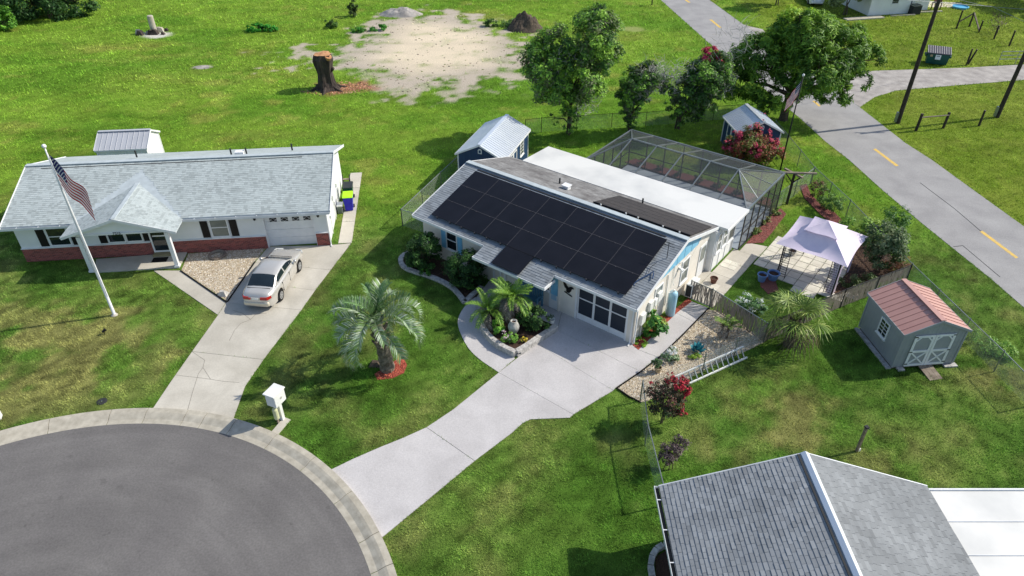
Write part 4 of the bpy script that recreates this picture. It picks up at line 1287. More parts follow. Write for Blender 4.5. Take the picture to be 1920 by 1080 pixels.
shingles(rf, 'shingle_slate', tab_boxes((2 * HX, -vis, EZ + .002), (0, 1, 0), (-HX, 0, RZ - EZ), vis, sl_, expo=.145, tw=.26, spread=.10, dark=.10, th=.010), tint=(1.0, 1.0, .99))
far_ = tab_boxes((0, -LY, EZ + .002), (0, 1, 0), (HX, 0, RZ - EZ), LY - vis, sl_, expo=.29, tw=.5)
shingles(rf, 'shingle_slate', far_)
MB().extr([(HX - .13, 0.03, RZ - .01), (HX, .03, RZ + .07), (HX + .13, .03, RZ - .01), (HX + .13, .03, RZ - .04), (HX - .13, .03, RZ - .04)], (0, -LY - .03, 0)).build('ridge_strip', 'metal_roof_silver', rf)
MB().box(HX - .24, HX - .17, -LY, 0, RZ - .1, RZ - .045).build('ridge_vent', 'gutter_dark', rf)
g = MB().box(-.17, -.155, -LY, .02, EZ - .14, EZ - .0).box(-.155, -.005, -LY, .02, EZ - .14, EZ - .125).box(-.155, -.005, .005, .02, EZ - .125, EZ - .02)
g.build('gutter', 'gutter', h)
MB().box(-.15, -.01, -LY, 0, EZ - .124, EZ - .11).build('gutter_trough', 'gutter_dark', h)
for k in range(6): MB().box(-.16, -.0, -.55 - k * 1.15, -.52 - k * 1.15, EZ - .03, EZ - .015).build('gutter_bracket', 'gutter', h)
for sg_ in (0, 1):
    xe = 0 if sg_ == 0 else 2 * HX
    MB().bar((xe, .02, EZ - .06), (HX, .02, RZ - .06), .04, .14).build('rake_board', 'gutter', rf)
# flat patio roof in wide white pans
for k in range(6):
    y1 = -.12 - k * 1.22
    MB().box(9.02, 16.5, y1 - 1.205, y1, 2.28, 2.36).build('roof_pan', 'roof_white', h)
    MB().box(9.02, 16.5, y1 - 1.225, y1 - 1.2, 2.28, 2.39).build('pan_seam', 'gutter', h)
MB().box(9.0, 16.5, -.119, -.06, 2.25, 2.42).build('pan_edge', 'trim_white', h)
for x in (12, 16): MB().box(x, x + .1, -.3, -.2, 0, 2.28).build('patio_post', 'trim_white', h)
BARE.append([(5.4, 1), (13.6, 1), (13.6, 15), (5.4, 15)])
pe = struct('planter_edging')
for k in range(9):
    t = R(80 + k * 22)
    t2_ = R(80 + k * 22 + 20)
    c0 = (5.4, 13.6)
    MB().bar((c0[0] + .72 * math.cos(t), c0[1] + 1.05 * math.sin(t), .08), (c0[0] + .72 * math.cos(t2_), c0[1] + 1.05 * math.sin(t2_), .08), .2, .2).build('block', 'stone_white', pe)
bed('mulch_bed', [(4.8, 12.9), (5.4, 12.6), (5.4, 14.5), (4.9, 14.2)], 'dark_soil')

# ------------------------------------------------------------------ white house across the road
FH = frame((40.42, 82.97), 11.0)
h = thing('siding_house', 'white lap sided house with a blue door across the road', 'house', (*(40.42, 82.97), 0), 11.0)
MB().box(0, 5.0, 0, 7, -.05, 2.6).box(5.0, 8.2, .9, 7, -.05, 2.6).build('wall', 'white_wall', h)
lp = MB()
for k in range(13):
    z = .1 + k * .19
    lp.extr([(-.02, -.022, z), (-.02, 0, z), (-.02, 0, z + .185)], (5.02, 0, 0)).extr([(5.0, .878, z), (5.0, .9, z), (5.0, .9, z + .185)], (3.2, 0, 0)).extr([(-.022, 0, z), (0, 0, z), (0, 0, z + .185)], (0, 7, 0))
o = lp.build('lap_siding', 'white_wall', h); o['kind'] = 'stuff'
MB().extr([(-.5, -.6, 2.55), (8.7, -.6, 2.55), (8.7, 3.4, 4.0), (-.5, 3.4, 4.0)], (0, 0, .12)).extr([(-.5, 7.5, 2.55), (8.7, 7.5, 2.55), (8.7, 3.4, 4.0), (-.5, 3.4, 4.0)], (0, 0, .12)).build('roof', 'deck_grey', h)
MB().box(5.02, 5.9, .86, .89, .1, 2.1).build('door', 'blue_siding', h)
window(h, 2.6, 3.4, 1.2, 2.2, -.0)
window(h, 6.6, 7.3, 1.2, 2.2, .9)
window(h, 3.0, 4.0, 1.2, 2.2, 0, 'glass', 'y', out=-1)
MB().box(5.0, 5.06, .0, .9, 0, 2.6).build('corner_board', 'trim_white', h)
BARE.append([FH(-.3, -.3), FH(8.4, -.3), FH(8.4, 7), FH(-.3, 7)])

# ------------------------------------------------------------------ chain link fences
def fence(name, label, pts, hgt=1.2, mesh='chain_link', post='galv', step=2.4, rail=True, group=None, pr=.03):
    t = thing(name, label, 'fence', (*pts[0], 0), 0, group)
    ox, oy = pts[0]
    for (a, b) in zip(pts[:-1], pts[1:]):
        L_ = math.hypot(b[0] - a[0], b[1] - a[1])
        az = math.atan2(b[1] - a[1], b[0] - a[0])
        n = max(1, round(L_ / step))
        for k in range(n):
            x0, x1 = L_ * k / n, L_ * (k + 1) / n
            p = mesh_obj('mesh_panel', [(0, 0, .04), (x1 - x0, 0, .04), (x1 - x0, 0, hgt - .02), (0, 0, hgt - .02)], [(0, 1, 2, 3)], mesh, t)
            p.location = (a[0] - ox + math.cos(az) * x0, a[1] - oy + math.sin(az) * x0, 0)
            p.rotation_euler = (0, 0, az)
        for k in range(n + 1):
            if k == n and b != pts[-1]: continue
            f = k / n
            x, y = a[0] + (b[0] - a[0]) * f - ox, a[1] + (b[1] - a[1]) * f - oy
            MB().lathe([(pr, 0), (pr, hgt + .03), (pr * 1.15, hgt + .035), (pr * .5, hgt + .07)], 8, x, y).build('post', post, t)
        if rail:
            MB().tube([(a[0] - ox, a[1] - oy, hgt), (b[0] - ox, b[1] - oy, hgt)], pr * .75, 6).build('top_rail', post, t)
    return t
fence('chain_link_fence', 'galvanised chain link fence running back from the left gable of the solar house', [(-6.56, 36.43), (-3.65, 43.67)], 1.15)
fence('chain_link_fence', 'short galvanised fence return joining the corner of the solar house', [(-6.56, 36.43), MH(.5, 2.0)], 1.15)
fence('chain_link_fence', 'thin chain link fence under the overgrown trees at the field edge', [(1.01, 49.93), (2.23, 50.32), (7.63, 51.13), (10.31, 51.44), (15.77, 52.60), (18.57, 53.03)], 1.15, post='wood_pole', pr=.022)
fence('chain_link_fence', 'long chain link fence along the county road verge', [(19.61, 49.63), (19.79, 41.87), (20.39, 37.45), (20.93, 30.57), (21.78, 23.61), (21.97, 21.41)], 1.2, pr=.028)
fence('chain_link_fence', 'chain link gate run beside the wooden cross arm post', [(16.45, 38.44), (19.70, 41.79)], 1.2, pr=.028)
fence('dark_fence', 'dark slatted chain link fence between side gate and sabal palm', [(10.01, 28.38), (11.96, 25.66)], 1.15, mesh='reed')
fence('dark_fence', 'dark slatted chain link fence between sabal palm and road corner', [(11.96, 25.66), (16.64, 28.38), (20.93, 30.57)], 1.15, mesh='reed', post='iron')
fence('chain_link_fence', 'sagging chain link fence behind the aluminium ladder', [(11.96, 25.66), (8.57, 23.51), (5.51, 21.73)], 1.15, mesh='chain_link', rail=False)
fence('chain_link_fence', 'chain link fence from the gravel garden to the slate house gutter', [(5.51, 21.73), (5.34, 19.27), (5.44, 16.32)], 1.2)
g_ = thing('side_gate', 'slatted grey metal gate beside the blue water tank', 'gate', (*(9.11, 29.15), 0), math.degrees(math.atan2((9.98, 28.38)[1] - (9.11, 29.15)[1], (9.98, 28.38)[0] - (9.11, 29.15)[0])))
gl = math.hypot((9.98, 28.38)[0] - (9.11, 29.15)[0], (9.98, 28.38)[1] - (9.11, 29.15)[1])
p_ = mesh_obj('mesh_panel', [(0, 0, .06), (gl, 0, .06), (gl, 0, 1.15), (0, 0, 1.15)], [(0, 1, 2, 3)], 'reed', g_)
MB().tube([(0, 0, .06), (0, 0, 1.2)], .025, 6).tube([(gl, 0, .06), (gl, 0, 1.2)], .025, 6).tube([(0, 0, .08), (gl, 0, .08)], .02, 6).tube([(0, 0, 1.15), (gl, 0, 1.15)], .02, 6).tube([(gl / 2, 0, .08), (gl / 2, 0, 1.15)], .015, 6).build('gate_frame', 'galv', g_)

# ladder lying against the fence
a, b = (7.31, 22.48), (10.86, 24.52)
L_ = math.hypot(b[0] - a[0], b[1] - a[1])
t = thing('ladder', 'white aluminium ladder propped along the sagging fence', 'ladder', (*a, .0), math.degrees(math.atan2(b[1] - a[1], b[0] - a[0])))
tl = .34
MB().box(0, L_, -.03, .03, .02, .1).build('rail', 'plastic_white', t)
MB().box(0, L_, tl - .03, tl + .03, .42, .50).build('rail', 'plastic_white', t)
n = 13
for k in range(n):
    x = L_ * (k + .5) / n
    MB().bar((x, 0, .06), (x, tl, .46), .05, .05).build('rung', 'galv', t)

# ------------------------------------------------------------------ flagpoles and flags
fx, fy = (-19.87, 27.76)
t = thing('flagpole', 'tall white flagpole with ball top on the left front lawn', 'flagpole', (fx, fy, 0))
MB().lathe([(.11, 0), (.11, .02), (.075, .06), (.07, 3), (.05, 7), (.032, 9.05)], 12).build('pole', 'pole_white', t, True)
MB().lathe([(.16, 0), (.16, .03), (.09, .09)], 14).build('base_collar', 'concrete', t)
MB().lathe([(.0, 9.0), (.07, 9.03), (.1, 9.1), (.07, 9.17), (.0, 9.2)], 12).build('ball_finial', 'pole_white', t, True)
MB().tube([(.08, -.04, 1.2), (.06, -.04, 8.9)], .008, 5).build('halyard', 'plastic_white', t)
def make_flag(name, label, loc, rz, hoist, fly, droop, stars=True):
    NS, NT = 40, 26
    t = thing(name, label, 'flag', loc, rz)
    def pos(s, q):
        # s along fly 0..1, q down the hoist 0..1; cloth hangs from its upper hoist corner in soft folds
        a0 = R(droop)
        x = fly * (math.cos(a0) * s - .06 * math.sin(3.1 * s) * q) * .96
        z = -hoist * q * (1 - .1 * s) - fly * (math.sin(a0) * s + .05 * s * s)
        y = .055 * fly * math.sin(8.5 * s + 2.5 * q) * s ** .6 + .03 * math.sin(17 * s + 5 * q) * s
        return (x, y, z)
    buckets = {'flag_red': MB(), 'flag_white': MB(), 'flag_blue': MB()}
    for i in range(NS):
        for j in range(NT):
            s0, s1, q0, q1 = i / NS, (i + 1) / NS, j / NT, (j + 1) / NT
            m = 'flag_blue' if (i < NS * .4 and j < 14) else ('flag_red' if (j // 2) % 2 == 0 else 'flag_white')
            buckets[m].add([pos(s0, q0), pos(s1, q0), pos(s1, q1), pos(s0, q1)], [(0, 1, 2, 3)])
    for m, nm in (('flag_red', 'red_stripes'), ('flag_white', 'white_stripes'), ('flag_blue', 'canton')):
        o = mesh_obj(nm, buckets[m].v, buckets[m].f, m, t)
        if m == 'flag_blue': can = o
    if stars:
        sb = MB()
        for r_ in range(9):
            for c_ in range(6 if r_ % 2 == 0 else 5):
                s_ = .4 * (c_ + (.7 if r_ % 2 == 0 else 1.2)) / 6.4
                q = 14 / 26 * (r_ + .7) / 9.4
                p = Vector(pos(s_, q))
                for off in (-.006, .006):
                    vs = []
                    for k in range(10):
                        rr_ = .034 * hoist / 1.5 * (1 if k % 2 == 0 else .45)
                        vs.append((p.x + rr_ * math.sin(k * math.pi / 5), p.y + off, p.z + rr_ * math.cos(k * math.pi / 5)))
                    sb.add(vs, [tuple(range(10))])
        mesh_obj('stars', sb.v, sb.f, 'flag_white', can)['kind'] = 'stuff'
    return t
make_flag('flag', 'American flag drooping from the tall white flagpole', (fx + .06, fy, 8.75), -8, 1.5, 2.05, 57)
fx2, fy2 = (18.30, 43.67)
t = thing('flagpole', 'slim black flagpole beside the navy blue shed', 'flagpole', (fx2, fy2, 0))
MB().lathe([(.05, 0), (.045, 3), (.035, 6.6)], 10).build('pole', 'black_paint', t, True)
MB().lathe([(.0, 6.58), (.07, 6.62), (.09, 6.7), (.0, 6.8)], 10).build('ball_finial', 'pole_white', t, True)
MB().lathe([(.12, 0), (.12, .04), (.06, .1)], 10).build('base_collar', 'concrete', t)
make_flag('flag', 'small American flag hanging limp from the slim black flagpole', (fx2 - .03, fy2, 6.35), 172, .95, 1.35, 62)

# ------------------------------------------------------------------ sedan
def sedan(name, label, loc, rz, paint, lower):
    t = thing(name, label, 'car', (*loc, .0), rz)
    NX = 70
    wx = (1.36, -1.32)
    L0, L1 = -2.38, 2.38
    def prof(x):
        # crown height along the centre line (hood, trunk)
        pts = [(-2.38, .62), (-2.34, .86), (-2.2, 1.00), (-1.75, 1.03), (-1.2, 1.0), (.7, .99), (1.1, .98), (1.7, .90), (2.15, .79), (2.33, .66), (2.38, .52)]
        for (a, za), (b, zb) in zip(pts[:-1], pts[1:]):
            if x <= b: return za + (zb - za) * (x - a) / (b - a)
        return pts[-1][1]
    def halfw(x):
        e = abs(x) / 2.38
        return .885 * (1 - .13 * e ** 4 - .22 * e ** 12)
    vs, fs = [], []
    ring = None
    for i in range(NX + 1):
        x = L0 + (L1 - L0) * i / NX
        w, c_ = halfw(x), prof(x)
        zb = .22 + (.1 if abs(x) > 2.2 else 0)
        for w0_ in wx:
            d2_ = abs(x - w0_)
            if d2_ < .37: zb = max(zb, .31 + math.sqrt(max(0, .37 ** 2 - d2_ ** 2)))
        sh = min(.80, c_ - .04)
        mid = zb + (sh - zb) * .55
        half = [(w * .95, zb), (w * .985, zb + (mid - zb) * .5), (w, mid), (w * .985, sh - .03), (w * .93, sh + (c_ - sh) * .45), (w * .78, c_ - .015), (w * .42, c_), (0, c_ + .006)]
        row = half + [(-a, b) for a, b in half[-2::-1]]
        vs += [(x, a, b) for a, b in row]
        k = len(row)
    for i in range(NX):
        for j in range(k - 1): fs.append((i * k + j, i * k + j + 1, (i + 1) * k + j + 1, (i + 1) * k + j))
    fs += [tuple(range(k)), tuple(NX * k + j for j in range(k - 1, -1, -1))]
    body = MB().add(vs, fs).build('body', paint, t, True)
    MB().box(-2.15, 2.15, -.72, .72, .2, .62).build('underbody', 'car_dark', t)
    # greenhouse lofted in fine slices, its faces sorted into painted cabin and glazing
    def hh_(x):
        pts = [(-1.78, .0), (-1.5, .13), (-1.1, .345), (-.9, .415), (-.5, .455), (-.1, .455), (.2, .43), (.42, .375), (.8, .18), (1.16, .0)]
        for (a, za), (b, zb) in zip(pts[:-1], pts[1:]):
            if x <= b: return za + (zb - za) * (x - a) / (b - a)
        return 0
    NG, zb_ = 66, .955
    gx = [-1.78 + 2.94 * i / NG for i in range(NG + 1)]
    gv = []
    M_ = 16
    for x in gx:
        hgt_ = hh_(x)
        wb = .80 - .10 * max(0, (abs(x + .3) - .7) / .8) ** 2
        wt = wb - .40 * hgt_
        for j in range(M_ + 1):
            f = j / M_
            if f < .3: q = f / .3; y, z = wb + (wt - wb) * q, hgt_ * .86 * q
            elif f > .7: q = (1 - f) / .3; y, z = -(wb + (wt - wb) * q), hgt_ * .86 * q
            else:
                q = (f - .5) / .2
                y, z = -wt * q, hgt_ * (.86 + .14 * (1 - abs(q) ** 2.2))
            gv.append((x, y, zb_ + z))
    parts_ = {'cabin': [], 'windshield': [], 'rear_window': [], 'side_window': [], 'side_window_rear': [], 'side_window_r': [], 'side_window_rear_r': []}
    for i in range(NG):
        xm = (gx[i] + gx[i + 1]) / 2
        for j in range(M_):
            f = (j + .5) / M_
            key = 'cabin'
            if .33 < f < .67 and .47 < xm < 1.10: key = 'windshield'
            elif .33 < f < .67 and -1.66 < xm < -.97: key = 'rear_window'
            elif .06 < f < .25 or .75 < f < .94:
                sfx = '' if f < .5 else '_r'
                zrel = hh_(xm)
                if -.22 < xm < .72 and zrel > .2: key = 'side_window' + sfx
                elif -1.22 < xm < -.30 and zrel > .2: key = 'side_window_rear' + sfx
            parts_[key].append((i * (M_ + 1) + j, i * (M_ + 1) + j + 1, (i + 1) * (M_ + 1) + j + 1, (i + 1) * (M_ + 1) + j))
    cab = None
    for key, fl in parts_.items():
        used_ = sorted(set(k for f in fl for k in f)); ix = {k: n_ for n_, k in enumerate(used_)}
        o = mesh_obj(key.replace('_rear_r', '').replace('_rear', '') if key.startswith('side') else key, [gv[k] for k in used_], [tuple(ix[k] for k in f) for f in fl], paint if key == 'cabin' else 'glass', cab or t, smooth=True)
        if key.startswith('side'): o.name = 'side_window'
        if key == 'cabin': cab = o
        if key == 'rear_window': rw = o
    for s_ in (1, -1):
        mr = MB().lathe([(.03, -.08), (.09, -.05), (.09, .05), (.03, .08)], 8).build('mirror', paint, t, True)
        mr.location = (.78, s_ * .93, 1.02)
        MB().box(-2.1, 2.1, s_ * .882 - .006, s_ * .882 + .006, .50, .56).build('side_moulding', paint, t) if False else None
        for xs_ in (.98, -.02, -.93):
            MB().box(xs_ - .006, xs_ + .006, min(s_ * .862, s_ * .888), max(s_ * .862, s_ * .888), .32, .86).build('door_seam', 'car_dark', t)
        for hx in (.15, -.82):
            MB().box(hx - .1, hx + .1, s_ * .872 - .015, s_ * .872 + .015, .80, .835).build('door_handle', paint, t)
        for xw in wx:
            w_ = MB().tube([(xw, s_ * .68, .31), (xw, s_ * .865, .31)], .31, 20).build('wheel', 'tyre', t, False)
            MB().tube([(xw, s_ * .855, .31), (xw, s_ * .875, .31)], .205, 18).build('rim', 'rim', w_)
            hub = MB()
            for k in range(7):
                a = 2 * math.pi * k / 7
                hub.tube([(xw + .12 * math.cos(a), s_ * .87, .31 + .12 * math.sin(a)), (xw + .12 * math.cos(a), s_ * .879, .31 + .12 * math.sin(a))], .025, 6)
            hub.build('rim_hole', 'car_dark', w_)
        tl_ = MB().add([(-2.385, s_ * .26, .73), (-2.36, s_ * .60, .72), (-2.14, s_ * .74, .73), (-2.12, s_ * .72, .86), (-2.345, s_ * .58, .87), (-2.375, s_ * .26, .86)],
                 [(0, 1, 4, 5), (1, 2, 3, 4)]).build('tail_light', 'lamp_red', t)
        so = tl_.modifiers.new('thick', 'SOLIDIFY'); so.thickness = .06; so.offset = 0
        hl = MB().add([(2.34, s_ * .36, .60), (2.30, s_ * .72, .60), (2.12, s_ * .80, .62), (2.08, s_ * .79, .74), (2.24, s_ * .70, .76), (2.32, s_ * .36, .73)],
                 [(0, 1, 4, 5), (1, 2, 3, 4)]).build('headlight', 'lamp_clear', t)
        so = hl.modifiers.new('thick', 'SOLIDIFY'); so.thickness = .05; so.offset = 0
    bmp = bevel(MB().box(-2.44, -2.1, -.66, .66, .34, .60).build('rear_bumper', lower, t), .10, 4)
    bevel(MB().box(2.1, 2.42, -.64, .64, .30, .54).build('front_bumper', lower, t), .10, 4)
    MB().box(-2.41, -2.385, -.17, .17, .74, .85).build('licence_plate', 'plastic_white', t)
    MB().box(-1.80, -1.785, -.6, .6, 1.018, 1.041).build('trunk_seam', 'car_dark', t)
    MB().box(1.2, 1.215, -.6, .6, .965, .986).build('hood_seam', 'car_dark', t)
    MB().box(-2.42, -2.39, -.3, .3, .875, .9).build('trunk_trim', 'chrome', t)
    for s_ in (.35, -.35):
        MB().box(-1.0, -.86, s_ - .16, s_ + .16, .98, 1.14).build('headrest', 'seat_grey', rw)
    return t
p0, p1 = (-11.84, 28.96), (-11.55, 31.68)
hd = math.degrees(math.atan2(p1[1] - p0[1], p1[0] - p0[0]))
mx_, my_ = (p0[0] + p1[0]) / 2, (p0[1] + p1[1]) / 2
ca_, sa_ = math.cos(R(hd)), math.sin(R(hd))
sedan('parked_car', 'silver four door sedan parked on the concrete driveway', (mx_ - sa_ * .82, my_ + ca_ * .82, .03), hd, 'car_silver', 'car_beige')
sedan('parked_car', 'white car parked beside the white lap sided house', (*(36.30, 89.27), 0), 262, 'car_white', 'car_white')

# ------------------------------------------------------------------ small things on the lawns
t = thing('mailbox', 'large white mailbox on a white post at the kerb', 'mailbox', (*(-9.63, 20.64), 0), 66)
bevel(MB().box(-.30, .32, -.24, .24, 1.05, 1.68).build('box', 'plastic_white', t), .02)
bevel(MB().add([(-.36, -.28, 1.66), (.36, -.28, 1.66), (.36, .28, 1.66), (-.36, .28, 1.66), (-.36, -.28, 1.72), (.36, -.28, 1.72), (.36, .28, 1.72), (-.36, .28, 1.72)], [(0, 3, 2, 1), (4, 5, 6, 7), (0, 1, 5, 4), (1, 2, 6, 5), (2, 3, 7, 6), (3, 0, 4, 7)]).build('lid', 'plastic_white', t), .015)
MB().box(-.02, .12, -.1, .1, 0, 1.05).build('post', 'plastic_white', t)
em = MB().lathe([(.06, -.012), (.06, .0)], 12).build('emblem', 'vase', t)
em.location = (.05, -.25, 1.36)
em.rotation_euler = (R(90), 0, 0)
MB().lathe([(.1, .3), (.11, .32), (.11, .8), (.09, .86)], 14, -.2, .0).build('newspaper_tube', 'plastic_cream', t)
MB().box(-.23, -.15, -.03, .03, 0, .32).build('tube_post', 'wood_grey', t)
t2_ = MB().prism([(-9.88, 19.92), (-9.56, 20.79), (-9.25, 20.64), (-9.58, 19.78)], -.05, .04).build('mailbox_pad', 'concrete'); t2_['kind'] = 'structure'
BARE.append([(-10.22, 20.04), (-9.58, 20.85), (-9.21, 20.64), (-9.58, 19.78)])
t = thing('lawn_spotlight', 'small dark spotlight stuck in the left lawn below the flagpole', 'spotlight', (*(-19.65, 26.26), 0), 30)
MB().tube([(0, 0, 0), (0, 0, .18)], .02, 6).build('stake', 'black_paint', t)
MB().tube([(-.06, 0, .17), (.1, 0, .27)], [.05, .08], 10).build('lamp_head', 'black_paint', t)
t = thing('utility_cover', 'dark oval meter cover set in the left lawn', 'cover', (*(-17.66, 21.73), 0))
MB().lathe([(.22, -.02), (.22, .015), (.16, .03)], 16).build('lid', 'gutter_dark', t)
MB().lathe([(.03, .03), (.03, .035)], 8).build('key_hole', 'galv', t)
t = thing('utility_box', 'small white utility box at the kerb on the far left lawn', 'utility box', (*(-21.59, 20.73), 0), 20)
bevel(MB().box(-.2, .2, -.15, .15, 0, .4).build('case', 'plastic_white', t), .03)
MB().box(-.22, .22, -.17, .17, .4, .45).build('lid', 'plastic_white', t)
t = thing('yard_hydrant', 'weathered post with a tap in the right back yard', 'tap post', (*(13.74, 18.96), 0), 20)
MB().box(-.05, .05, -.05, .05, 0, 1.35).build('post', 'wood_grey', t)
MB().tube([(.07, 0, 0), (.07, 0, 1.2), (.16, 0, 1.26), (.2, 0, 1.18)], .022, 6).build('pipe', 'galv', t)
MB().box(-.07, .07, -.07, .07, 1.35, 1.42).build('cap', 'gutter_dark', t)
MB().box(.02, .12, -.06, .06, .02, .16).build('valve_box', 'plastic_white', t)

def wheelie(label, loc, rz, body, lid):
    t = thing('wheeled_bin', label, 'bin', (*loc, 0), rz)
    MB().add([(-.22, -.24, .06), (.22, -.24, .06), (.22, .24, .06), (-.22, .24, .06), (-.29, -.34, 1.0), (.29, -.34, 1.0), (.29, .34, 1.0), (-.29, .34, 1.0)],
        [(0, 3, 2, 1), (4, 5, 6, 7), (0, 1, 5, 4), (1, 2, 6, 5), (2, 3, 7, 6), (3, 0, 4, 7)]).build('body', body, t)
    bevel(MB().add([(-.32, -.39, .99), (.32, -.39, .99), (.32, .37, 1.02), (-.32, .37, 1.02), (-.3, -.36, 1.04), (.3, -.36, 1.04), (.3, .35, 1.12), (-.3, .35, 1.12)],
        [(0, 3, 2, 1), (4, 5, 6, 7), (0, 1, 5, 4), (1, 2, 6, 5), (2, 3, 7, 6), (3, 0, 4, 7)]).build('lid', lid, t), .02)
    for s_ in (-1, 1):
        MB().tube([(s_ * .24, .28, .11), (s_ * .3, .28, .11)], .11, 12).build('wheel', 'tyre', t)
    MB().tube([(-.25, .42, 1.0), (.25, .42, 1.0)], .02, 6).build('handle', body, t)
    MB().box(-.12, .12, -.312, -.29, .55, .75).build('panel', body, t)
wheelie('blue wheeled bin with lime green lid beside the pale house', LH(17.62, 4.45), 8, 'bin_blue', 'bin_lime')
wheelie('dark green wheeled bin with black lid beside the pale house', LH(17.52, 5.75), 6, 'bin_green', 'bin_black')
t = thing('side_steps', 'low black step frame against the white gable wall', 'steps', (*LH(17.25, 7.0), 0), 6)
for k in range(3): MB().box(-.2, .2, -.3 + k * .22, -.12 + k * .22, .25 + k * .22, .29 + k * .22).build('tread', 'wood_grey', t)
for s_ in (-.22, .22): MB().bar((s_, -.35, 0), (s_, .4, .9), .05).bar((s_, .4, 0), (s_, .4, .95), .05).build('side_frame', 'iron', t)
t = thing('hose_reel', 'grey hose box on the ground against the white gable wall', 'hose box', (*LH(17.1, 4.2), 0), 6)
bevel(MB().box(-.16, .16, -.25, .25, 0, .5).build('case', 'pane_pale', t), .03)
MB().box(-.18, .18, -.27, .27, .5, .56).build('lid', 'plastic_white', t)
t = thing('wreath_planter', 'round mossy ring lying on the gravel bed', 'planter', (*(-16.56, 33.16), .02))
ring_ = MB()
prev = []
for k in range(24):
    a = 2 * math.pi * k / 24; a2 = 2 * math.pi * (k + 1) / 24
    ring_.tube([(.42 * math.cos(a), .42 * math.sin(a), .05), (.42 * math.cos(a2), .42 * math.sin(a2), .05)], .09, 6, cap=False)
ring_.build('ring', 'wood_grey', t)
t = MB().add([(-.25, -.2, 0), (.25, -.22, 0), (.3, .2, 0), (-.2, .22, 0), (-.1, -.1, .22), (.12, -.08, .25), (.1, .1, .2), (-.1, .1, .24)], [(0, 3, 2, 1), (4, 5, 6, 7), (0, 1, 5, 4), (1, 2, 6, 5), (2, 3, 7, 6), (3, 0, 4, 7)]).build('rock', 'stone_white', None, loc=(*(-15.03, 29.47), .02))
tag(t, 'pale boulder at the pointed tip of the gravel bed', 'rock')

t = MB().add([(-.3, -.2, 0), (.28, -.22, 0), (.3, .2, 0), (-.24, .22, 0), (-.14, -.1, .2), (.12, -.12, .24), (.14, .1, .18), (-.12, .1, .22)], [(0, 3, 2, 1), (4, 5, 6, 7), (0, 1, 5, 4), (1, 2, 6, 5), (2, 3, 7, 6), (3, 0, 4, 7)]).build('rock', 'bark', None, loc=(*(-6.25, 24.08), .0))
tag(t, 'brown rock beside the trunk of the silvery blue palm', 'rock')
# porch things of the main house
t = thing('bench', 'slatted blue wooden bench on the porch of the solar house', 'bench', (*MH(7.85, .05), .03), -37.6)
for k in range(14): MB().box(-.72 + k * .105, -.65 + k * .105, .22, .25, .42, .95).build('back_slat', 'teal_bench', t)
MB().box(-.75, .75, .21, .26, .93, 1.0).build('back_rail', 'teal_bench', t)
for k in range(4): MB().box(-.75, .75, -.25 + k * .12, -.15 + k * .12, .42, .45).build('seat_slat', 'teal_bench', t)
for s_ in (-.72, .72):
    for y in (-.24, .2): MB().box(s_ - .04, s_ + .04, y - .04, y + .04, 0, .66 if y < 0 else .95).build('leg', 'teal_bench', t)
    MB().box(s_ - .05, s_ + .05, -.28, .25, .64, .69).build('armrest', 'teal_bench', t)
t = thing('eagle_ornament', 'black metal eagle ornament on the wall beside the garage screen', 'wall ornament', (*MH(10.0, .40), 1.62), -37.6)
def flat(nm, pts, th=.02): MB().extr([(x, -.01, z) for x, z in pts], (0, -th, 0)).build(nm, 'black_paint', t)
flat('wing', [(-.32, .42), (-.24, .36), (-.12, .22), (-.02, .12), (.02, .0), (-.08, -.04), (-.2, .04), (-.28, .18)])
flat('body', [(-.1, .0), (.05, .14), (.14, .2), (.24, .2), (.32, .13), (.25, .12), (.2, .06), (.16, -.08), (.06, -.2), (-.08, -.2), (-.12, -.1)])
flat('perch', [(-.22, -.22), (-.16, -.2), (.0, -.26), (.2, -.3), (.26, -.36), (.18, -.36), (.0, -.31), (-.2, -.26)])
t = thing('heat_pump', 'white heat pump unit on the side patio of the solar house', 'heat pump', (*MH(14.15, 5.75), .04), 52.4)
bevel(MB().box(-.45, .45, -.18, .18, .08, .85).build('case', 'plastic_white', t), .02)
MB().lathe([(.3, 0), (.3, .02)], 20).build('fan_grille', 'gutter_dark', t)
t_fan = [c for c in t.children if c.name.startswith('fan_grille')][0]
t_fan.location = (-.1, -.2, .46)
t_fan.rotation_euler = (R(90), 0, 0)
MB().box(-.465, -.45, -.14, .14, .14, .8).build('side_grille', 'gutter_dark', t)
for s_ in (-.3, .3): MB().box(s_ - .04, s_ + .04, -.2, .2, 0, .08).build('foot', 'gutter_dark', t)
t = thing('water_tank', 'pale blue cylindrical water tank beside the side gate', 'water tank', (*MH(14.08, 3.55), .04), 0)
MB().lathe([(.2, 0), (.22, .03), (.22, 1.25), (.2, 1.36), (.12, 1.43), (.04, 1.46)], 20).build('tank', 'tank_blue', t, True)
MB().lathe([(.06, 1.45), (.06, 1.53), (.03, 1.55)], 10).build('valve_cap', 'plastic_white', t)
MB().tube([(-.1, -.1, 1.48), (-.3, -.2, 1.5), (-.32, -.22, .3)], .02, 6).build('pipe', 'plastic_white', t)
t = thing('hose', 'dark blue hose lying on the shingles near the gable edge', 'hose', (*MH(13.25, 1.6), 2.96), -37.6)
MB().tube([(-.1, -.6, -.12), (-.18, -.5, -.09), (-.1, -.2, 0), (.15, .3, .14), (.25, .55, .22), (.35, .35, .16), (.42, .15, .10)], .03, 6).build('coil', 'blue_siding', t)
MB().tube([(.1, .3, .14), (.0, .7, .26), (.1, 1.1, .37)], .012, 5).build('cable', 'black_paint', t)

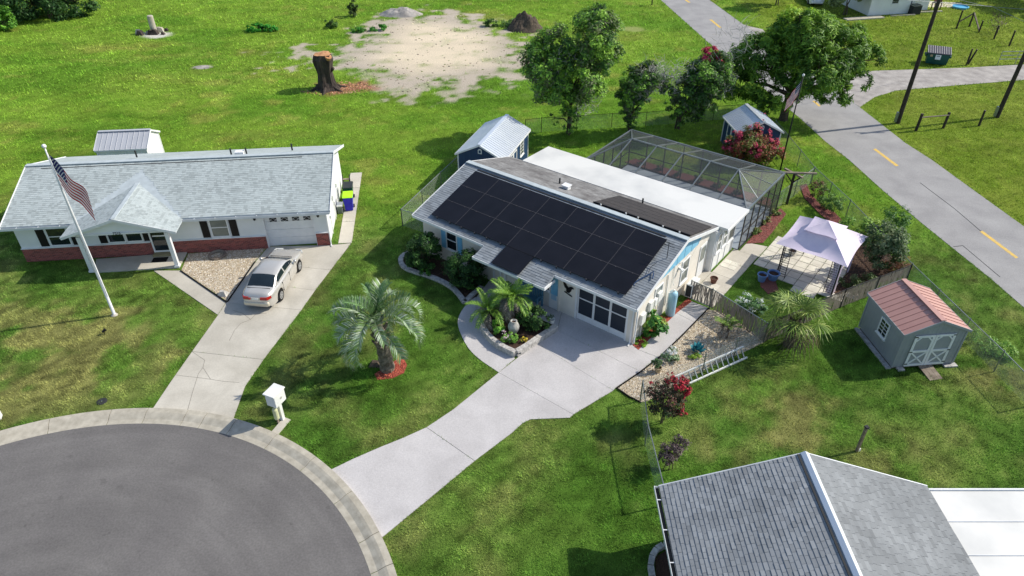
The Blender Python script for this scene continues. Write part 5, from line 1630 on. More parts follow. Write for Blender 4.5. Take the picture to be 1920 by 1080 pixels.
def pot(label, loc, r, hh, m, plant=None):
    t = thing('plant_pot', label, 'pot', (*loc, .03))
    MB().lathe([(r * .68, 0), (r * .95, hh * .85), (r * 1.05, hh * .88), (r * 1.05, hh), (r * .9, hh), (r * .85, hh * .8)], 18).build('pot', m, t, False)
    MB().lathe([(r * .86, hh * .78), (r * .8, hh * .82)], 14).build('soil', 'dark_soil', t)
    return t
pot('deep blue glazed pot on the lawn nearest the patio slabs', (13.31, 30.72), .26, .42, 'pot_blue')
pot('wide blue glazed pot beside the iron gazebo corner post', (13.95, 30.87), .32, .42, 'pot_blue')
pot('brown pot beside the white heat pump', (10.70, 30.52), .2, .32, 'pot_brown')
pot('small tan pot holding a cactus in the gravel garden', (6.58, 23.58), .17, .28, 'pot_tan')
pot('low stone planter box on the pavers under the gazebo canopy', (15.75, 33.27), .22, .28, 'vase')
t = thing('urn', 'grey clay jar standing in the front planter', 'urn', (*(0.08, 26.06), .25))
MB().lathe([(.12, 0), (.2, .12), (.27, .32), (.28, .45), (.2, .62), (.13, .68), (.17, .74), (.13, .75), (.1, .66)], 18).build('jar', 'vase', t, True)
MB().lathe([(.1, .67), (.09, .68)], 12).build('opening', 'dark_soil', t)
t = thing('bucket', 'white bucket on the end of the stone planter wall', 'bucket', (*(1.93, 26.71), .36))
MB().lathe([(.11, 0), (.15, .2), (.16, .22), (.14, .22), (.12, .1)], 16).build('pail', 'plastic_white', t)
MB().lathe([(.125, .14), (.12, .15)], 12).build('inside', 'vase', t)

# planter of stacked stone blocks in front of the porch
pl = thing('stone_planter', 'curved planter of stacked pale stone blocks before the porch', 'planter', (*(0.15, 24.67), 0))
ox, oy = (0.15, 24.67)
def blocks(parent, pts, name, hgt, thick, length, courses, ox=0, oy=0, m='stone_white'):
    P_ = [Vector((*p, 0)) for p in pts]
    seg = [(P_[i + 1] - P_[i]).length for i in range(len(P_) - 1)]
    tot = sum(seg)
    def at(d):
        for i, s_ in enumerate(seg):
            if d <= s_ or i == len(seg) - 1: return P_[i] + (P_[i + 1] - P_[i]) * (d / s_)
            d -= s_
    n = int(tot / length)
    for c_ in range(courses):
        for k in range(n):
            off = .5 if c_ % 2 else 0
            a, b = at(max(0, (k + off) * tot / n + .006)), at(min(tot, (k + 1 + off) * tot / n - .006))
            if (b - a).length < .05: continue
            z0 = c_ * hgt
            th_ = thick * random.uniform(.93, 1.05)
            MB().bar((a.x - ox, a.y - oy, z0 + hgt / 2), (b.x - ox, b.y - oy, z0 + hgt / 2), th_, hgt - .008).build(name, m, parent)
blocks(pl, [(-1.73, 27.76), (-1.63, 27.12), (-1.45, 26.58), (-1.23, 26.06), (-0.99, 25.66), (-0.76, 25.35), (-0.48, 25.08), (-0.17, 24.85), (0.15, 24.63)], 'stone_block', .12, .24, .34, 3, ox, oy)
blocks(pl, [(0.20, 24.67), (0.63, 25.04), (1.14, 25.58), (1.67, 26.10), (2.15, 26.58)], 'stone_block', .12, .24, .34, 3, ox, oy)
BARE.append([(-1.79, 27.72), (-1.48, 26.54), (-0.50, 24.97), (0.15, 24.56), (2.20, 26.54)])
o = MB().prism([(-1.62, 27.63), (-1.40, 26.67), (-0.99, 25.82), (-0.48, 25.23), (0.15, 24.85), (2.03, 26.67), (0.80, 27.59), (-0.81, 28.24)], .03, .24).build('planter_soil', 'dark_soil'); o['kind'] = 'structure'
be = thing('bed_border', 'winding low stone border round the shrub bed', 'border', (*(-5.57, 32.09), 0))
ox, oy = (-5.57, 32.09)
blocks(be, [(-5.85, 33.38), (-6.09, 33.16), (-6.21, 32.73), (-6.12, 32.25), (-5.84, 31.83), (-5.36, 31.52), (-4.75, 31.22), (-4.14, 30.87), (-3.54, 30.43), (-3.08, 29.94), (-2.71, 29.33), (-2.40, 28.69)], 'stone_block', .16, .26, .36, 1, ox, oy)
blocks(be, [(-2.40, 28.74), (-2.07, 29.33), (-1.60, 30.09)], 'stone_block', .16, .26, .36, 1, ox, oy)

# ------------------------------------------------------------------ gazebo
GZ = frame((16.33, 31.0), -37.6)
t = thing('gazebo', 'iron framed gazebo with two tier lilac white fabric canopy on pavers', 'gazebo', (16.3, 31.45, 0), -37.6)
hw = 1.45
LG = [(-hw, -hw), (hw, -hw), (hw, hw), (-hw, hw)]
for sx, sy in LG:
    lg = MB()
    dx, dy = -math.copysign(.42, sx), -math.copysign(.42, sy)
    lg.bar((sx, sy, .03), (sx, sy, 2.12), .06).bar((sx + dx, sy, .03), (sx + dx, sy, 2.12), .03).bar((sx, sy + dy, .03), (sx, sy + dy, 2.12), .03)
    leg = lg.build('leg', 'iron', t)
    lt = MB()
    for k in range(15):
        z = .12 + k * .14
        lt.bar((sx, sy, z), (sx + dx, sy, z), .018).bar((sx, sy, z), (sx, sy + dy, z), .018)
    lt.build('lattice', 'iron', leg)
for (a, b) in zip(LG, LG[1:] + LG[:1]):
    MB().bar((*a, 2.12), (*b, 2.12), .05, .05).bar((*a, 1.98), (*b, 1.98), .03, .03).build('header_beam', 'iron', t)
    for k in range(14):
        f = (k + .5) / 14
        x, y = a[0] + (b[0] - a[0]) * f, a[1] + (b[1] - a[1]) * f
        MB().bar((x, y, 1.99), (x, y, 2.1), .02).build('scroll_bar', 'iron', t)
hr = 1.82
for cx_, cy_, dx_, dy_ in ((hw, -hw, -.5, .06), (hw, -hw, .06, .55), (hw, hw, .06, -.55)):     # tied back side curtains
    vs, fs = [], []
    for i in range(13):
        for j in range(9):
            f, q = i / 12, j / 8
            pinch = .35 + .65 * abs(q - .45) ** .8
            wv = .05 * math.sin(f * 16 + cx_)
            vs.append((cx_ + dx_ * f * pinch + (wv if abs(dy_) > abs(dx_) else 0), cy_ + dy_ * f * pinch + (wv if abs(dx_) > abs(dy_) else 0), .08 + 2.0 * q))
    for i in range(12):
        for j in range(8): fs.append((i * 9 + j, (i + 1) * 9 + j, (i + 1) * 9 + j + 1, i * 9 + j + 1))
    mesh_obj('side_curtain', vs, fs, 'fabric', t, smooth=True)
def canopy(nm, r0, z0, r1, z1, sag, N=12):
    vs, fs = [], []
    cs_ = [(-1, -1), (1, -1), (1, 1), (-1, 1)]
    rows = 9
    for e in range(4):
        a, b = cs_[e], cs_[(e + 1) % 4]
        k0 = len(vs)
        for i in range(rows + 1):
            f = i / rows
            r_ = r0 + (r1 - r0) * f
            for j in range(N + 1):
                g = j / N
                x, y = a[0] + (b[0] - a[0]) * g, a[1] + (b[1] - a[1]) * g
                edge_ = 4 * g * (1 - g)
                z = z0 + (z1 - z0) * f - sag * math.sin(math.pi * f) * edge_ - .03 * math.sin(6 * g + e) * (1 - f) * edge_
                inn = 1 - .05 * edge_ * (1 - f)
                vs.append((x * r_ * inn, y * r_ * inn, z))
        for i in range(rows):
            for j in range(N): fs.append((k0 + i * (N + 1) + j, k0 + i * (N + 1) + j + 1, k0 + (i + 1) * (N + 1) + j + 1, k0 + (i + 1) * (N + 1) + j))
    o = mesh_obj(nm, vs, fs, 'fabric', t, smooth=True)
    return o
canopy('canopy', hr, 2.12, .62, 2.85, .16)
canopy('upper_canopy', .86, 2.86, .02, 3.28, .05)
cv = MB()
for a, b in zip([(-1, -1), (1, -1), (1, 1), (-1, 1)], [(1, -1), (1, 1), (-1, 1), (-1, -1)]):
    cv.bar((a[0] * .62, a[1] * .62, 2.86), (a[0] * hw, a[1] * hw, 2.14), .03).bar((a[0] * .62, a[1] * .62, 2.86), (b[0] * .62, b[1] * .62, 2.86), .03)
cv.build('roof_frame', 'iron', t)

# cross-arm post
t = thing('clothesline_post', 'weathered timber post with crossed arms beside the screen cage', 'post', (*(17.33, 39.12), 0), 0)
MB().box(-.06, .06, -.06, .06, 0, 2.15).build('post', 'wood_pole', t)
MB().bar((-1.1, .05, 2.2), (1.3, -.12, 2.2), .14, .09).build('cross_arm', 'wood_grey', t)
MB().bar((-.35, .75, 2.1), (.35, -.5, 2.1), .13, .09).build('cross_arm', 'wood_grey', t)
MB().bar((0, 0, 1.5), (-.5, .0, 2.12), .07).bar((0, 0, 1.5), (.3, -.35, 2.06), .07).build('brace', 'wood_pole', t)

# ------------------------------------------------------------------ utility poles, posts, dumpster across the road
def upole(label, loc, hgt, lean, arm=True):
    t = thing('utility_pole', label, 'utility pole', (*loc, 0), 0)
    MB().tube([(0, 0, -.2), (lean * .5, 0, hgt / 2), (lean, 0, hgt)], [.17, .145, .11], 12).build('pole', 'wood_pole', t)
    if arm: MB().bar((lean - 1.1, 0, hgt - .6), (lean + 1.1, 0, hgt - .6), .1, .12).build('cross_arm', 'wood_pole', t)
    MB().box(-.3, -.17, -.1, .1, .1, .9).build('meter_box', 'galv', t)
    return t
upole('tall brown utility pole at the edge of the county road', (30.08, 52.07), 10.5, .0)
upole('brown utility pole behind the short rail fence', (38.48, 53.25), 10.5, .25)
for lab, a in (('sagging power cable between the utility poles', ((40.72, 67.21, 5.50), (43.22, 66.99, 5.00), (45.89, 65.10, 5.20))), ('thin cable dropping towards the white lap sided house', ((30.34, 56.84, 8.00), (41.09, 62.98, 6.00), (42.39, 59.45, 5.50)))):
    tag(MB().tube([a[0], tuple((a[0][i] + a[1][i]) / 2 for i in range(3)), a[1], a[2]], .02, 5).build('power_cable', 'galv'), lab, 'cable')
t = thing('rail_fence', 'two dark posts joined by a single top rail beyond the road', 'fence', (*(30.83, 50.62), 0), 0)
x1, y1 = (33.10, 51.03)[0] - (30.83, 50.62)[0], (33.10, 51.03)[1] - (30.83, 50.62)[1]
MB().tube([(0, 0, 0), (.05, 0, 1.35)], .11, 8).build('post', 'wood_pole', t)
MB().tube([(x1, y1, 0), (x1 + .05, y1, 1.3)], .1, 8).build('post', 'wood_pole', t)
MB().tube([(0.03, -.1, 1.1), (x1 + .03, y1 - .1, 1.12)], .05, 6).build('rail', 'wood_grey', t)
for lab, p, hh in (('lone dark fence post near the second utility pole', (36.13, 51.54), 1.25), ('thin dark post left of a leaning twin beside the dumpster', (42.69, 65.89), 1.5), ('leaning dark post beside the green dumpster', (42.79, 65.89), 1.45),
                   ('dark corner post with diagonal brace by the far house', (47.82, 77.79), 1.9), ('braced fence post in the far yard under a wire', (49.63, 78.60), 1.5), ('short fence post at the foot of the pale brace', (49.49, 76.40), 1.2), ('slim post along the far yard fence line', (49.71, 73.94), 1.4), ('dark post near the small metal gate', (50.07, 71.78), 1.5)):
    ln = .35 if 'leaning dark' in lab else .0
    t = thing('fence_post', lab, 'post', (*p, 0), 0)
    MB().tube([(0, 0, 0), (ln, 0, hh)], [.09, .075], 8).build('post', 'wood_pole', t)
    MB().lathe([(.075, hh), (.05, hh + .02)], 8, ln, 0).build('cap', 'wood_grey', t)
tag(MB().bar((*(49.60, 76.60), .15), (*(49.63, 78.60), 1.45), .12).build('brace_timber', 'wood_grey'), 'pale diagonal timber leaning against a fence post in the far yard', 'timber')
tag(MB().bar((*(47.82, 77.79), .7), (*(49.63, 78.60), 1.4), .1).build('brace_timber', 'wood_pole'), 'dark diagonal timber between two posts in the far yard', 'timber')
t = thing('metal_gate', 'low tubular galvanised gate beside the gravel track', 'gate', (*(45.68, 66.04), 0), 4)
for z in (.5, .85, 1.2): MB().tube([(0, 0, z), (3.4, 0, z)], .03, 6).build('rail', 'galv', t)
for x in (0, 1.7, 3.4): MB().tube([(x, 0, 0), (x, 0, 1.2)], .03, 6).build('upright', 'galv', t)
t = thing('dumpster', 'dark green dumpster with ribbed plastic lid near the gravel track', 'dumpster', (*(39.96, 66.35), 0), -22)
MB().add([(-.85, -.55, .1), (.85, -.55, .1), (.85, .55, .1), (-.85, .55, .1), (-.95, -.62, 1.05), (.95, -.62, 1.05), (.95, .62, 1.35), (-.95, .62, 1.35)],
    [(0, 3, 2, 1), (4, 5, 6, 7), (0, 1, 5, 4), (1, 2, 6, 5), (2, 3, 7, 6), (3, 0, 4, 7)]).build('bin', 'dumpster_green', t)
ld = MB().add([(-1.0, -.7, 1.06), (1.0, -.7, 1.06), (1.0, .66, 1.38), (-1.0, .66, 1.38), (-1.0, -.7, 1.12), (1.0, -.7, 1.12), (1.0, .66, 1.44), (-1.0, .66, 1.44)],
    [(0, 3, 2, 1), (4, 5, 6, 7), (0, 1, 5, 4), (1, 2, 6, 5), (2, 3, 7, 6), (3, 0, 4, 7)]).build('lid', 'dumpster_lid', t)
for k in range(11): MB().bar((-.95 + k * .19, -.68, 1.135), (-.95 + k * .19, .64, 1.45), .05, .03).build('lid_rib', 'vase', ld)
for s_ in (-1, 1): MB().box(min(s_ * .95, s_ * 1.1), max(s_ * .95, s_ * 1.1), -.4, .3, .7, .88).build('fork_pocket', 'dumpster_green', t)
sg = MB().box(-.25, .2, -.665, -.63, .55, .98).build('sign', 'sign_white', t)
text_obj('MAY', .12, 'blue_siding', sg, (-.02, -.668, .84), (R(90), 0, 0), 'lettering') if False else MB().box(-.17, .1, -.672, -.664, .84, .9).build('print_line', 'blue_siding', sg)
MB().box(-.72, -.5, -.66, -.62, .78, .95).build('sticker', 'pot_tan', t)
t = thing('air_conditioner', 'dark grey air conditioner unit beside the blue door', 'air conditioner', (*FH(5.6, -.2), 0), 11)
bevel(MB().box(-.55, .55, -.5, .5, 0, 1.0).build('case', 'gutter_dark', t), .04)
MB().lathe([(.42, 1.0), (.42, 1.03), (.1, 1.05)], 20).build('fan_guard', 'galv', t)
MB().box(-.57, .57, -.52, .52, .96, 1.0).build('rim', 'vase', t)
for lab, a, b, wdt in (('concrete edging slab along the front of the lap sided house', FH(-3.5, -1.1), FH(1.2, -.9), .9), ('weathered timber edging beside the far air conditioner', FH(2.4, -.75), FH(5.4, -.8), .2), ('timber edging at the right end of the far house', FH(6.4, .1), FH(9.4, -.1), .2)):
    tag(MB().bar((*a, .06), (*b, .06), wdt, .12).build('edging', 'kerbstone'), lab, 'edging')
t = thing('barbecue_table', 'dark timber stand near the end of the far house', 'stand', (*FH(9.3, .9), 0), 15)
MB().box(-.5, .5, -.3, .3, .75, .82).build('top', 'wood_pole', t)
for sx in (-.42, .42):
    for sy in (-.22, .22): MB().box(sx - .04, sx + .04, sy - .04, sy + .04, 0, .75).build('leg', 'wood_pole', t)
MB().box(-.4, .4, -.2, .2, .82, 1.2).build('box', 'pot_brown', t)
o = MB().prism([FH(9, 2), FH(13, 1.2), FH(14.5, 3.0), FH(10, 5)], -.05, .015).build('sand_pad', 'sand'); o['kind'] = 'structure'
t = thing('wading_pool', 'small round light blue wading pool in the far yard', 'pool', (*FH(12.6, .9), 0))
MB().lathe([(.8, 0), (.9, .22), (.8, .24), (.75, .1)], 20).build('rim', 'tarp_blue', t)
MB().lathe([(.78, .12), (.7, .14)], 20).build('water', 'tarp_blue', t)
t = thing('road_mailbox', 'small dark mailbox on a post at the county road verge', 'mailbox', (*(16.61, 87.53), 0), 20)
MB().box(-.05, .05, -.05, .05, 0, 1.0).build('post', 'wood_pole', t)
MB().box(-.12, .12, -.28, .28, 1.0, 1.25).build('box', 'black_paint', t)

# ------------------------------------------------------------------ stumps and spoil in the back field
def rough_tube(pts, rad, n=14, amp=.12, seed=1):
    r = random.Random(seed)
    mb = MB()
    pts = [Vector(p) for p in pts]
    vs = []
    ph = [r.uniform(0, 6.28) for _ in range(4)]
    for i, p in enumerate(pts):
        for k in range(n):
            a = 2 * math.pi * k / n
            rr_ = rad[i] * (1 + amp * (math.sin(3 * a + ph[0] + .3 * i) + .6 * math.sin(7 * a + ph[1]) + .5 * r.uniform(-1, 1)))
            vs.append((p.x + rr_ * math.cos(a), p.y + rr_ * math.sin(a), p.z + r.uniform(-.03, .03)))
    fs = []
    for i in range(len(pts) - 1):
        for k in range(n): fs.append((i * n + k, i * n + (k + 1) % n, (i + 1) * n + (k + 1) % n, (i + 1) * n + k))
    mb.add(vs, fs)
    return mb, [vs[(len(pts) - 1) * n + k] for k in range(n)]
t = thing('tree_stump', 'tall dark tree stump with fresh orange cut top in the field', 'stump', (*(-16.02, 59.68), 0), 0)
mb, topr = rough_tube([(0, 0, -.1), (0, 0, .25), (0, 0, .7), (0, 0, 1.4), (-.03, 0, 2.1), (0, 0, 2.6), (.05, 0, 3.0)], [1.15, .85, .68, .62, .72, .82, .72], 18, .11, 4)
mb.build('trunk', 'bark_dark', t)
cm = MB()
cm.add(topr + [(.05, 0, 3.06)], [(k, (k + 1) % 18, 18) for k in range(18)])
cm.build('cut_face', 'cut_wood', t)
c2 = MB().tube([(.45, -.35, 2.55), (.62, -.5, 2.95)], [.25, .3], 10).build('cut_face', 'cut_wood', t)
MB().tube([(.5, -.1, 1.6), (.85, -.2, 1.85)], [.16, .12], 8).build('limb_stub', 'bark_dark', t)
for k in range(6):
    a = k * 1.1 + .3
    MB().tube([(.5 * math.cos(a), .5 * math.sin(a), .35), (1.2 * math.cos(a), 1.2 * math.sin(a), .05), (1.7 * math.cos(a), 1.7 * math.sin(a), -.03)], [.2, .12, .05], 7).build('root', 'bark_dark', t)
t = thing('concrete_stump', 'grey standing pipe with rubble on a pale patch in the far field', 'pipe', (*(-37.82, 76.21), 0), 0)
MB().lathe([(.32, 0), (.3, 1.75), (.24, 1.8)], 14).build('pipe', 'kerbstone', t)
for k in range(16):
    a, d_ = random.uniform(0, 6.28), random.uniform(.4, 1.5)
    s_ = random.uniform(.12, .35)
    o = MB().add([(-s_, -s_, 0), (s_, -s_ * .8, 0), (s_ * .9, s_, 0), (-s_, s_, 0), (-s_ * .5, -s_ * .4, s_ * 1.6), (s_ * .5, -s_ * .5, s_ * 1.2), (s_ * .4, s_ * .5, s_ * 1.4), (-s_ * .5, s_ * .4, s_)], [(0, 3, 2, 1), (4, 5, 6, 7), (0, 1, 5, 4), (1, 2, 6, 5), (2, 3, 7, 6), (3, 0, 4, 7)]).build('rubble', 'kerbstone' if k % 2 else 'bark_dark', t)
    o.location = (d_ * math.cos(a) * 1.3, d_ * math.sin(a) * .8, 0)
def mound(name, label, loc, rx, ry, hh, m, seed):
    n = 26
    vs, fs = [], []
    for i in range(n + 1):
        for j in range(n + 1):
            u, v = 2 * i / n - 1, 2 * j / n - 1
            r_ = math.hypot(u, v)
            nz = float(fbm(np.array([u * 3.0]), np.array([v * 3.0]), 1.0, seed)[0])
            z = max(0, 1 - r_ ** 1.4) * hh * (.45 + 1.1 * nz)
            vs.append((u * rx, v * ry, z - .03))
    for i in range(n):
        for j in range(n): fs.append((i * (n + 1) + j, i * (n + 1) + j + 1, (i + 1) * (n + 1) + j + 1, (i + 1) * (n + 1) + j))
    o = mesh_obj(name, vs, fs, m, None, smooth=False, loc=(*loc, 0))
    return tag(o, label, 'mound')
mound('dirt_mound', 'dark heap of brush and soil beside the sandy clearing', (1.44, 77.79), 2.0, 1.7, 1.75, 'bark', 3)
mound('dirt_mound', 'low grey spoil heap at the far corner of the sandy clearing', (-12.68, 83.53), 2.6, 1.4, .9, 'dirt_road', 9)
mound('dirt_mound', 'pale grey ash patch alone in the middle of the field', (-28.84, 65.28), 1.1, .6, .14, 'dirt_road', 12)

# ------------------------------------------------------------------ foliage
def leaf_quads(cent, nrm, size, r, asp=.45):
    """folded diamond leaves: cent (n,3), nrm (n,3), size (n,)"""
    n = len(cent)
    rnd = r.normal(size=(n, 3))
    a = np.cross(nrm, rnd)
    a /= np.linalg.norm(a, axis=1, keepdims=True) + 1e-9
    b = np.cross(nrm, a)
    s = size[:, None]
    V = np.empty((n, 4, 3))
    V[:, 0] = cent - a * s
    V[:, 1] = cent - b * s * asp + nrm * s * .15
    V[:, 2] = cent + a * s
    V[:, 3] = cent + b * s * asp + nrm * s * .15
    return V.reshape(-1, 3)
def crown(parent, lobes, n, size, cols, seed, name='crown', m='leaf', clump=.38, nclump=14, droop=0.0, shell=.5, zmin=.03, asp=.45):
    r = np.random.default_rng(seed)
    lobes = [tuple(l) if len(l) == 6 else (l[0], l[1], l[2], l[3], l[3], l[3]) for l in lobes]
    L_ = np.array(lobes, float)
    wt = (L_[:, 3] * L_[:, 4] * L_[:, 5]) ** (2 / 3)
    cl = []
    for l, w in zip(L_, wt / wt.sum()):
        k = max(3, int(nclump * len(L_) * w + .5))
        d = r.normal(size=(k, 3)); d /= np.linalg.norm(d, axis=1, keepdims=True)
        rad = r.random(k) ** (1 / 3) * (1 - shell) + shell
        cl.append(np.c_[l[:3] + d * rad[:, None] * l[3:], np.full(k, l[3:].mean() * clump) * r.uniform(.6, 1.35, k), d])
    cl = np.concatenate(cl)
    pw = cl[:, 3] ** 2
    idx = r.choice(len(cl), n, p=pw / pw.sum())
    c = cl[idx]
    d = r.normal(size=(n, 3)); d /= np.linalg.norm(d, axis=1, keepdims=True)
    pos = c[:, :3] + d * (r.random(n) ** .45 * c[:, 3])[:, None] * np.array([1, 1, .75])
    pos[:, 2] -= droop * r.random(n) * c[:, 3]
    pos[:, 2] = np.maximum(pos[:, 2], zmin + r.random(n) * .05)
    nr = d * .5 + c[:, 4:7] * .5 + np.array([0, 0, .75]) + r.normal(size=(n, 3)) * .45
    nr /= np.linalg.norm(nr, axis=1, keepdims=True)
    V = leaf_quads(pos, nr, size * r.uniform(.6, 1.35, n), r, asp)
    cc = np.array([C(*q) for q in cols]) * (1.7 if m == 'leaf' else 1.0)
    tone_c = r.integers(0, len(cc), len(cl))
    pick = np.where(r.random(n) < .6, tone_c[idx], r.integers(0, len(cc), n))
    vc = cc[pick] * r.uniform(.75, 1.25, n)[:, None]
    return np_mesh(name, V, 4, m, parent, np.repeat(vc, 4, axis=0))
def limbs(parent, lobes, base_r, seed, m='bark', name='trunk', fork=.35, stems=1):
    r = random.Random(seed)
    mb = MB()
    top = max(l[2] for l in lobes)
    for s_ in range(stems):
        bx, by = (r.uniform(-.25, .25), r.uniform(-.25, .25)) if stems > 1 else (0, 0)
        fk = top * fork
        mb.tube([(bx, by, -.1), (bx * .8, by * .8, fk * .5), (bx * .5, by * .5, fk)], [base_r * 1.25 / stems ** .5, base_r / stems ** .5, base_r * .8 / stems ** .5], 8)
    for l in lobes:
        c = Vector(l[:3])
        s0 = Vector((0, 0, min(top * fork, c.z * .6)))
        mid = s0.lerp(c, .5) + Vector((r.uniform(-.2, .2), r.uniform(-.2, .2), r.uniform(0, .3)))
        mb.tube([s0, mid, c], [base_r * .6, base_r * .4, base_r * .15], 6)
        for k in range(4):
            e = c + Vector((r.uniform(-1, 1), r.uniform(-1, 1), r.uniform(-.3, 1))) * l[3] * .7
            mb.tube([mid.lerp(c, r.random()), e], [base_r * .2, base_r * .06], 5)
    return mb.build(name, m, parent)
def twigs(parent, c, rad, n, seed, m='vase', name='dead_twigs', th=.012):
    r = random.Random(seed)
    mb = MB()
    for k in range(n):
        p = Vector(c) + Vector((r.uniform(-1, 1), r.uniform(-1, 1), r.uniform(-1, 1))) * rad
        d = Vector((r.uniform(-1, 1), r.uniform(-1, 1), r.uniform(-.2, 1))) * rad * .7
        mb.tube([p, p + d * .5 + Vector((r.uniform(-.1, .1), r.uniform(-.1, .1), .05)), p + d], [th, th * .8, th * .4], 4, cap=False)
    return mb.build(name, m, parent)
GREEN = [(52, 92, 34), (70, 116, 40), (40, 74, 30), (88, 134, 48)]
DARK = [(34, 60, 28), (44, 74, 32), (28, 50, 24), (58, 88, 38)]
VINE = [(106, 144, 54), (82, 118, 48), (54, 84, 38), (124, 160, 60), (90, 100, 66)]
def plant(name, label, cat, loc, lobes, n, size, cols, seed, base_r=.04, group=None, stems=3, flowers=None, z=0.0, m='leaf', **kw):
    t = thing(name, label, cat, (*loc, z), 0, group)
    limbs(t, lobes, base_r, seed, stems=stems)
    crown(t, lobes, n, size, cols, seed, **kw)
    if flowers:
        fl, fn, fs, fc = flowers
        crown(t, fl, fn, fs, fc, seed + 1, name='blossoms', m='flower', clump=.3)
    return t

# the big feathery tree at the road
t = thing('shade_tree', 'large spreading feathery green tree at the county road edge', 'tree', (*(21.34, 52.71), 0))
lb = [(.6, .3, 6.4, 2.7, 2.6, 1.7), (-2.6, .2, 5.0, 2.1, 2.0, 1.6), (3.2, .3, 5.6, 2.3, 2.2, 1.6), (1.0, -1.8, 4.6, 2.3, 1.8, 1.6), (5.2, .6, 4.9, 1.5, 1.4, 1.0), (-3.9, -.6, 3.4, 1.5, 1.4, 1.3), (1.2, 1.8, 5.2, 2.3, 1.8, 1.6), (2.8, -1.4, 3.1, 1.5, 1.2, 1.1), (-1.4, -1.8, 3.0, 1.7, 1.2, 1.2), (0, 0, 7.6, 1.7, 1.6, .9), (4.2, -1.0, 3.6, 1.2, 1.1, .9), (-2.4, -1.4, 2.0, 1.2, 1.0, .9)]
limbs(t, lb, .3, 3, fork=.3)
crown(t, lb, 52000, .2, [(62, 96, 32), (78, 114, 38), (48, 78, 28), (112, 144, 46), (96, 128, 42)], 31, nclump=40, clump=.28, droop=.8, shell=.6, asp=.2)
crown(t, [(-.6, .2, 8.0, 1.2, 1.2, .5), (-2.2, .4, 6.4, .9, .9, .4)], 1500, .12, [(150, 170, 60), (120, 156, 50)], 32, name='new_growth')

def overgrown(label, loc, lobes, n, seed, tw, blossoms=None, base_r=.12):
    t = thing('overgrown_tree', label, 'tree', (*loc, 0), 0, 'overgrown trees along the back fence')
    limbs(t, lobes, base_r, seed, fork=.28, stems=3)
    lobes = [(l[0], l[1] - .3 * l[3], l[2], l[3], l[3] * 1.45, l[3]) for l in lobes]
    crown(t, lobes, int(n * 1.6), .11, VINE if seed % 2 else VINE[:3] + [(84, 92, 66), (60, 80, 46)], seed, nclump=34, clump=.27, shell=.35)
    for k, (c, rad, q) in enumerate(tw): twigs(t, c, rad * 1.1, int(q * 1.4), seed + k, th=.013)
    if blossoms: crown(t, blossoms[0], blossoms[1], .10, [(214, 76, 110), (190, 60, 96)], seed + 5, name='blossoms', m='flower')
    return t
overgrown('tallest overgrown vine covered tree behind the white flat roof', (4.35, 49.93), [(1.4, .2, 7.6, 1.6), (2.0, 0, 6.2, 1.3), (-1.9, 0, 5.6, 1.6), (-1.0, .3, 6.6, 1.3), (.4, -.3, 4.8, 1.6), (-1.6, -.2, 4.2, 1.4), (1.3, -.3, 3.9, 1.1), (-.2, 0, 2.9, 1.0), (.2, 0, 1.9, .8), (0, 0, 1.0, .65), (-1.2, 0, 1.3, .4), (1.6, .2, 8.4, 1.0), (-1.9, .2, 6.9, .9)], 27000, 41,
          [((-2.0, -.8, 4.6), .9, 120), ((1.0, -.9, 2.9), .8, 120), ((-.4, -.9, 5.9), .8, 90)])
overgrown('narrow leaning overgrown tree between two other vine covered trees', (8.78, 50.52), [(.1, 0, 3.9, 1.0), (1.0, 0, 4.4, .9), (2.2, .2, 3.8, .7), (-.3, 0, 2.8, .8), (.6, 0, 3.0, .8), (0, 0, 1.6, .7), (.1, 0, .8, .5)], 9500, 52,
          [((1.3, -.4, 4.3), .9, 160), ((2.3, -.2, 3.9), .8, 110), ((.7, -.6, 3.2), .6, 80)])
overgrown('overgrown tree topped with a pink blossom tuft and bare twigs', (12.78, 50.83), [(1.2, 0, 4.2, 1.4), (2.3, .2, 4.2, 1.1), (.1, 0, 3.0, 1.1), (1.6, -.2, 2.9, 1.1), (-.5, 0, 1.9, .8), (.6, 0, 1.8, .9), (0, 0, 1.1, .6), (2.2, 0, 5.2, .9)], 14000, 64,
          [((2.2, -.6, 3.9), .9, 140), ((2.9, .4, 6.2), 1.3, 60), ((-.3, -.4, 4.3), .8, 80)], ([(1.5, 0, 5.7, .6), (2.3, 0, 5.5, .4)], 900))
plant('dense_shrub', 'dense dark evergreen thicket at the far left corner of the field', 'shrub', (-51.77, 81.76), [(-2.5, 0, 2.0, 2.6), (1.0, .5, 2.0, 2.2), (-.5, 2, 3.0, 2.4), (3.0, 1.5, 1.6, 1.8)], 15000, .17, DARK + [(66, 96, 52)], 71, base_r=.15, nclump=24)
plant('dense_shrub', 'lighter green bush at the foot of the dark evergreen thicket', 'shrub', (-54.19, 76.99), [(-1.5, 0, 1.2, 1.8), (.2, .3, .9, 1.2)], 6500, .14, [(96, 140, 44), (74, 118, 38), (60, 100, 34)], 72, base_r=.1, nclump=22)
plant('field_bush', 'small dark upright bush alone in the far field', 'bush', (-17.88, 82.64), [(0, 0, .9, .55, .55, .9)], 1300, .10, [(70, 88, 44), (50, 66, 36)], 73)
plant('field_bush', 'low dark tuft near the upright bush in the far field', 'bush', (-19.60, 78.19), [(0, 0, .4, .75, .6, .4)], 800, .10, [(70, 100, 40), (56, 80, 36)], 74)
plant('field_bush', 'spreading bright green weed patch in the far field', 'bush', (-26.75, 76.99), [(-.6, 0, .3, 1.0, .7, .35), (.9, 0, .25, .8, .6, .3)], 1700, .12, [(60, 130, 40), (44, 110, 34)], 75)
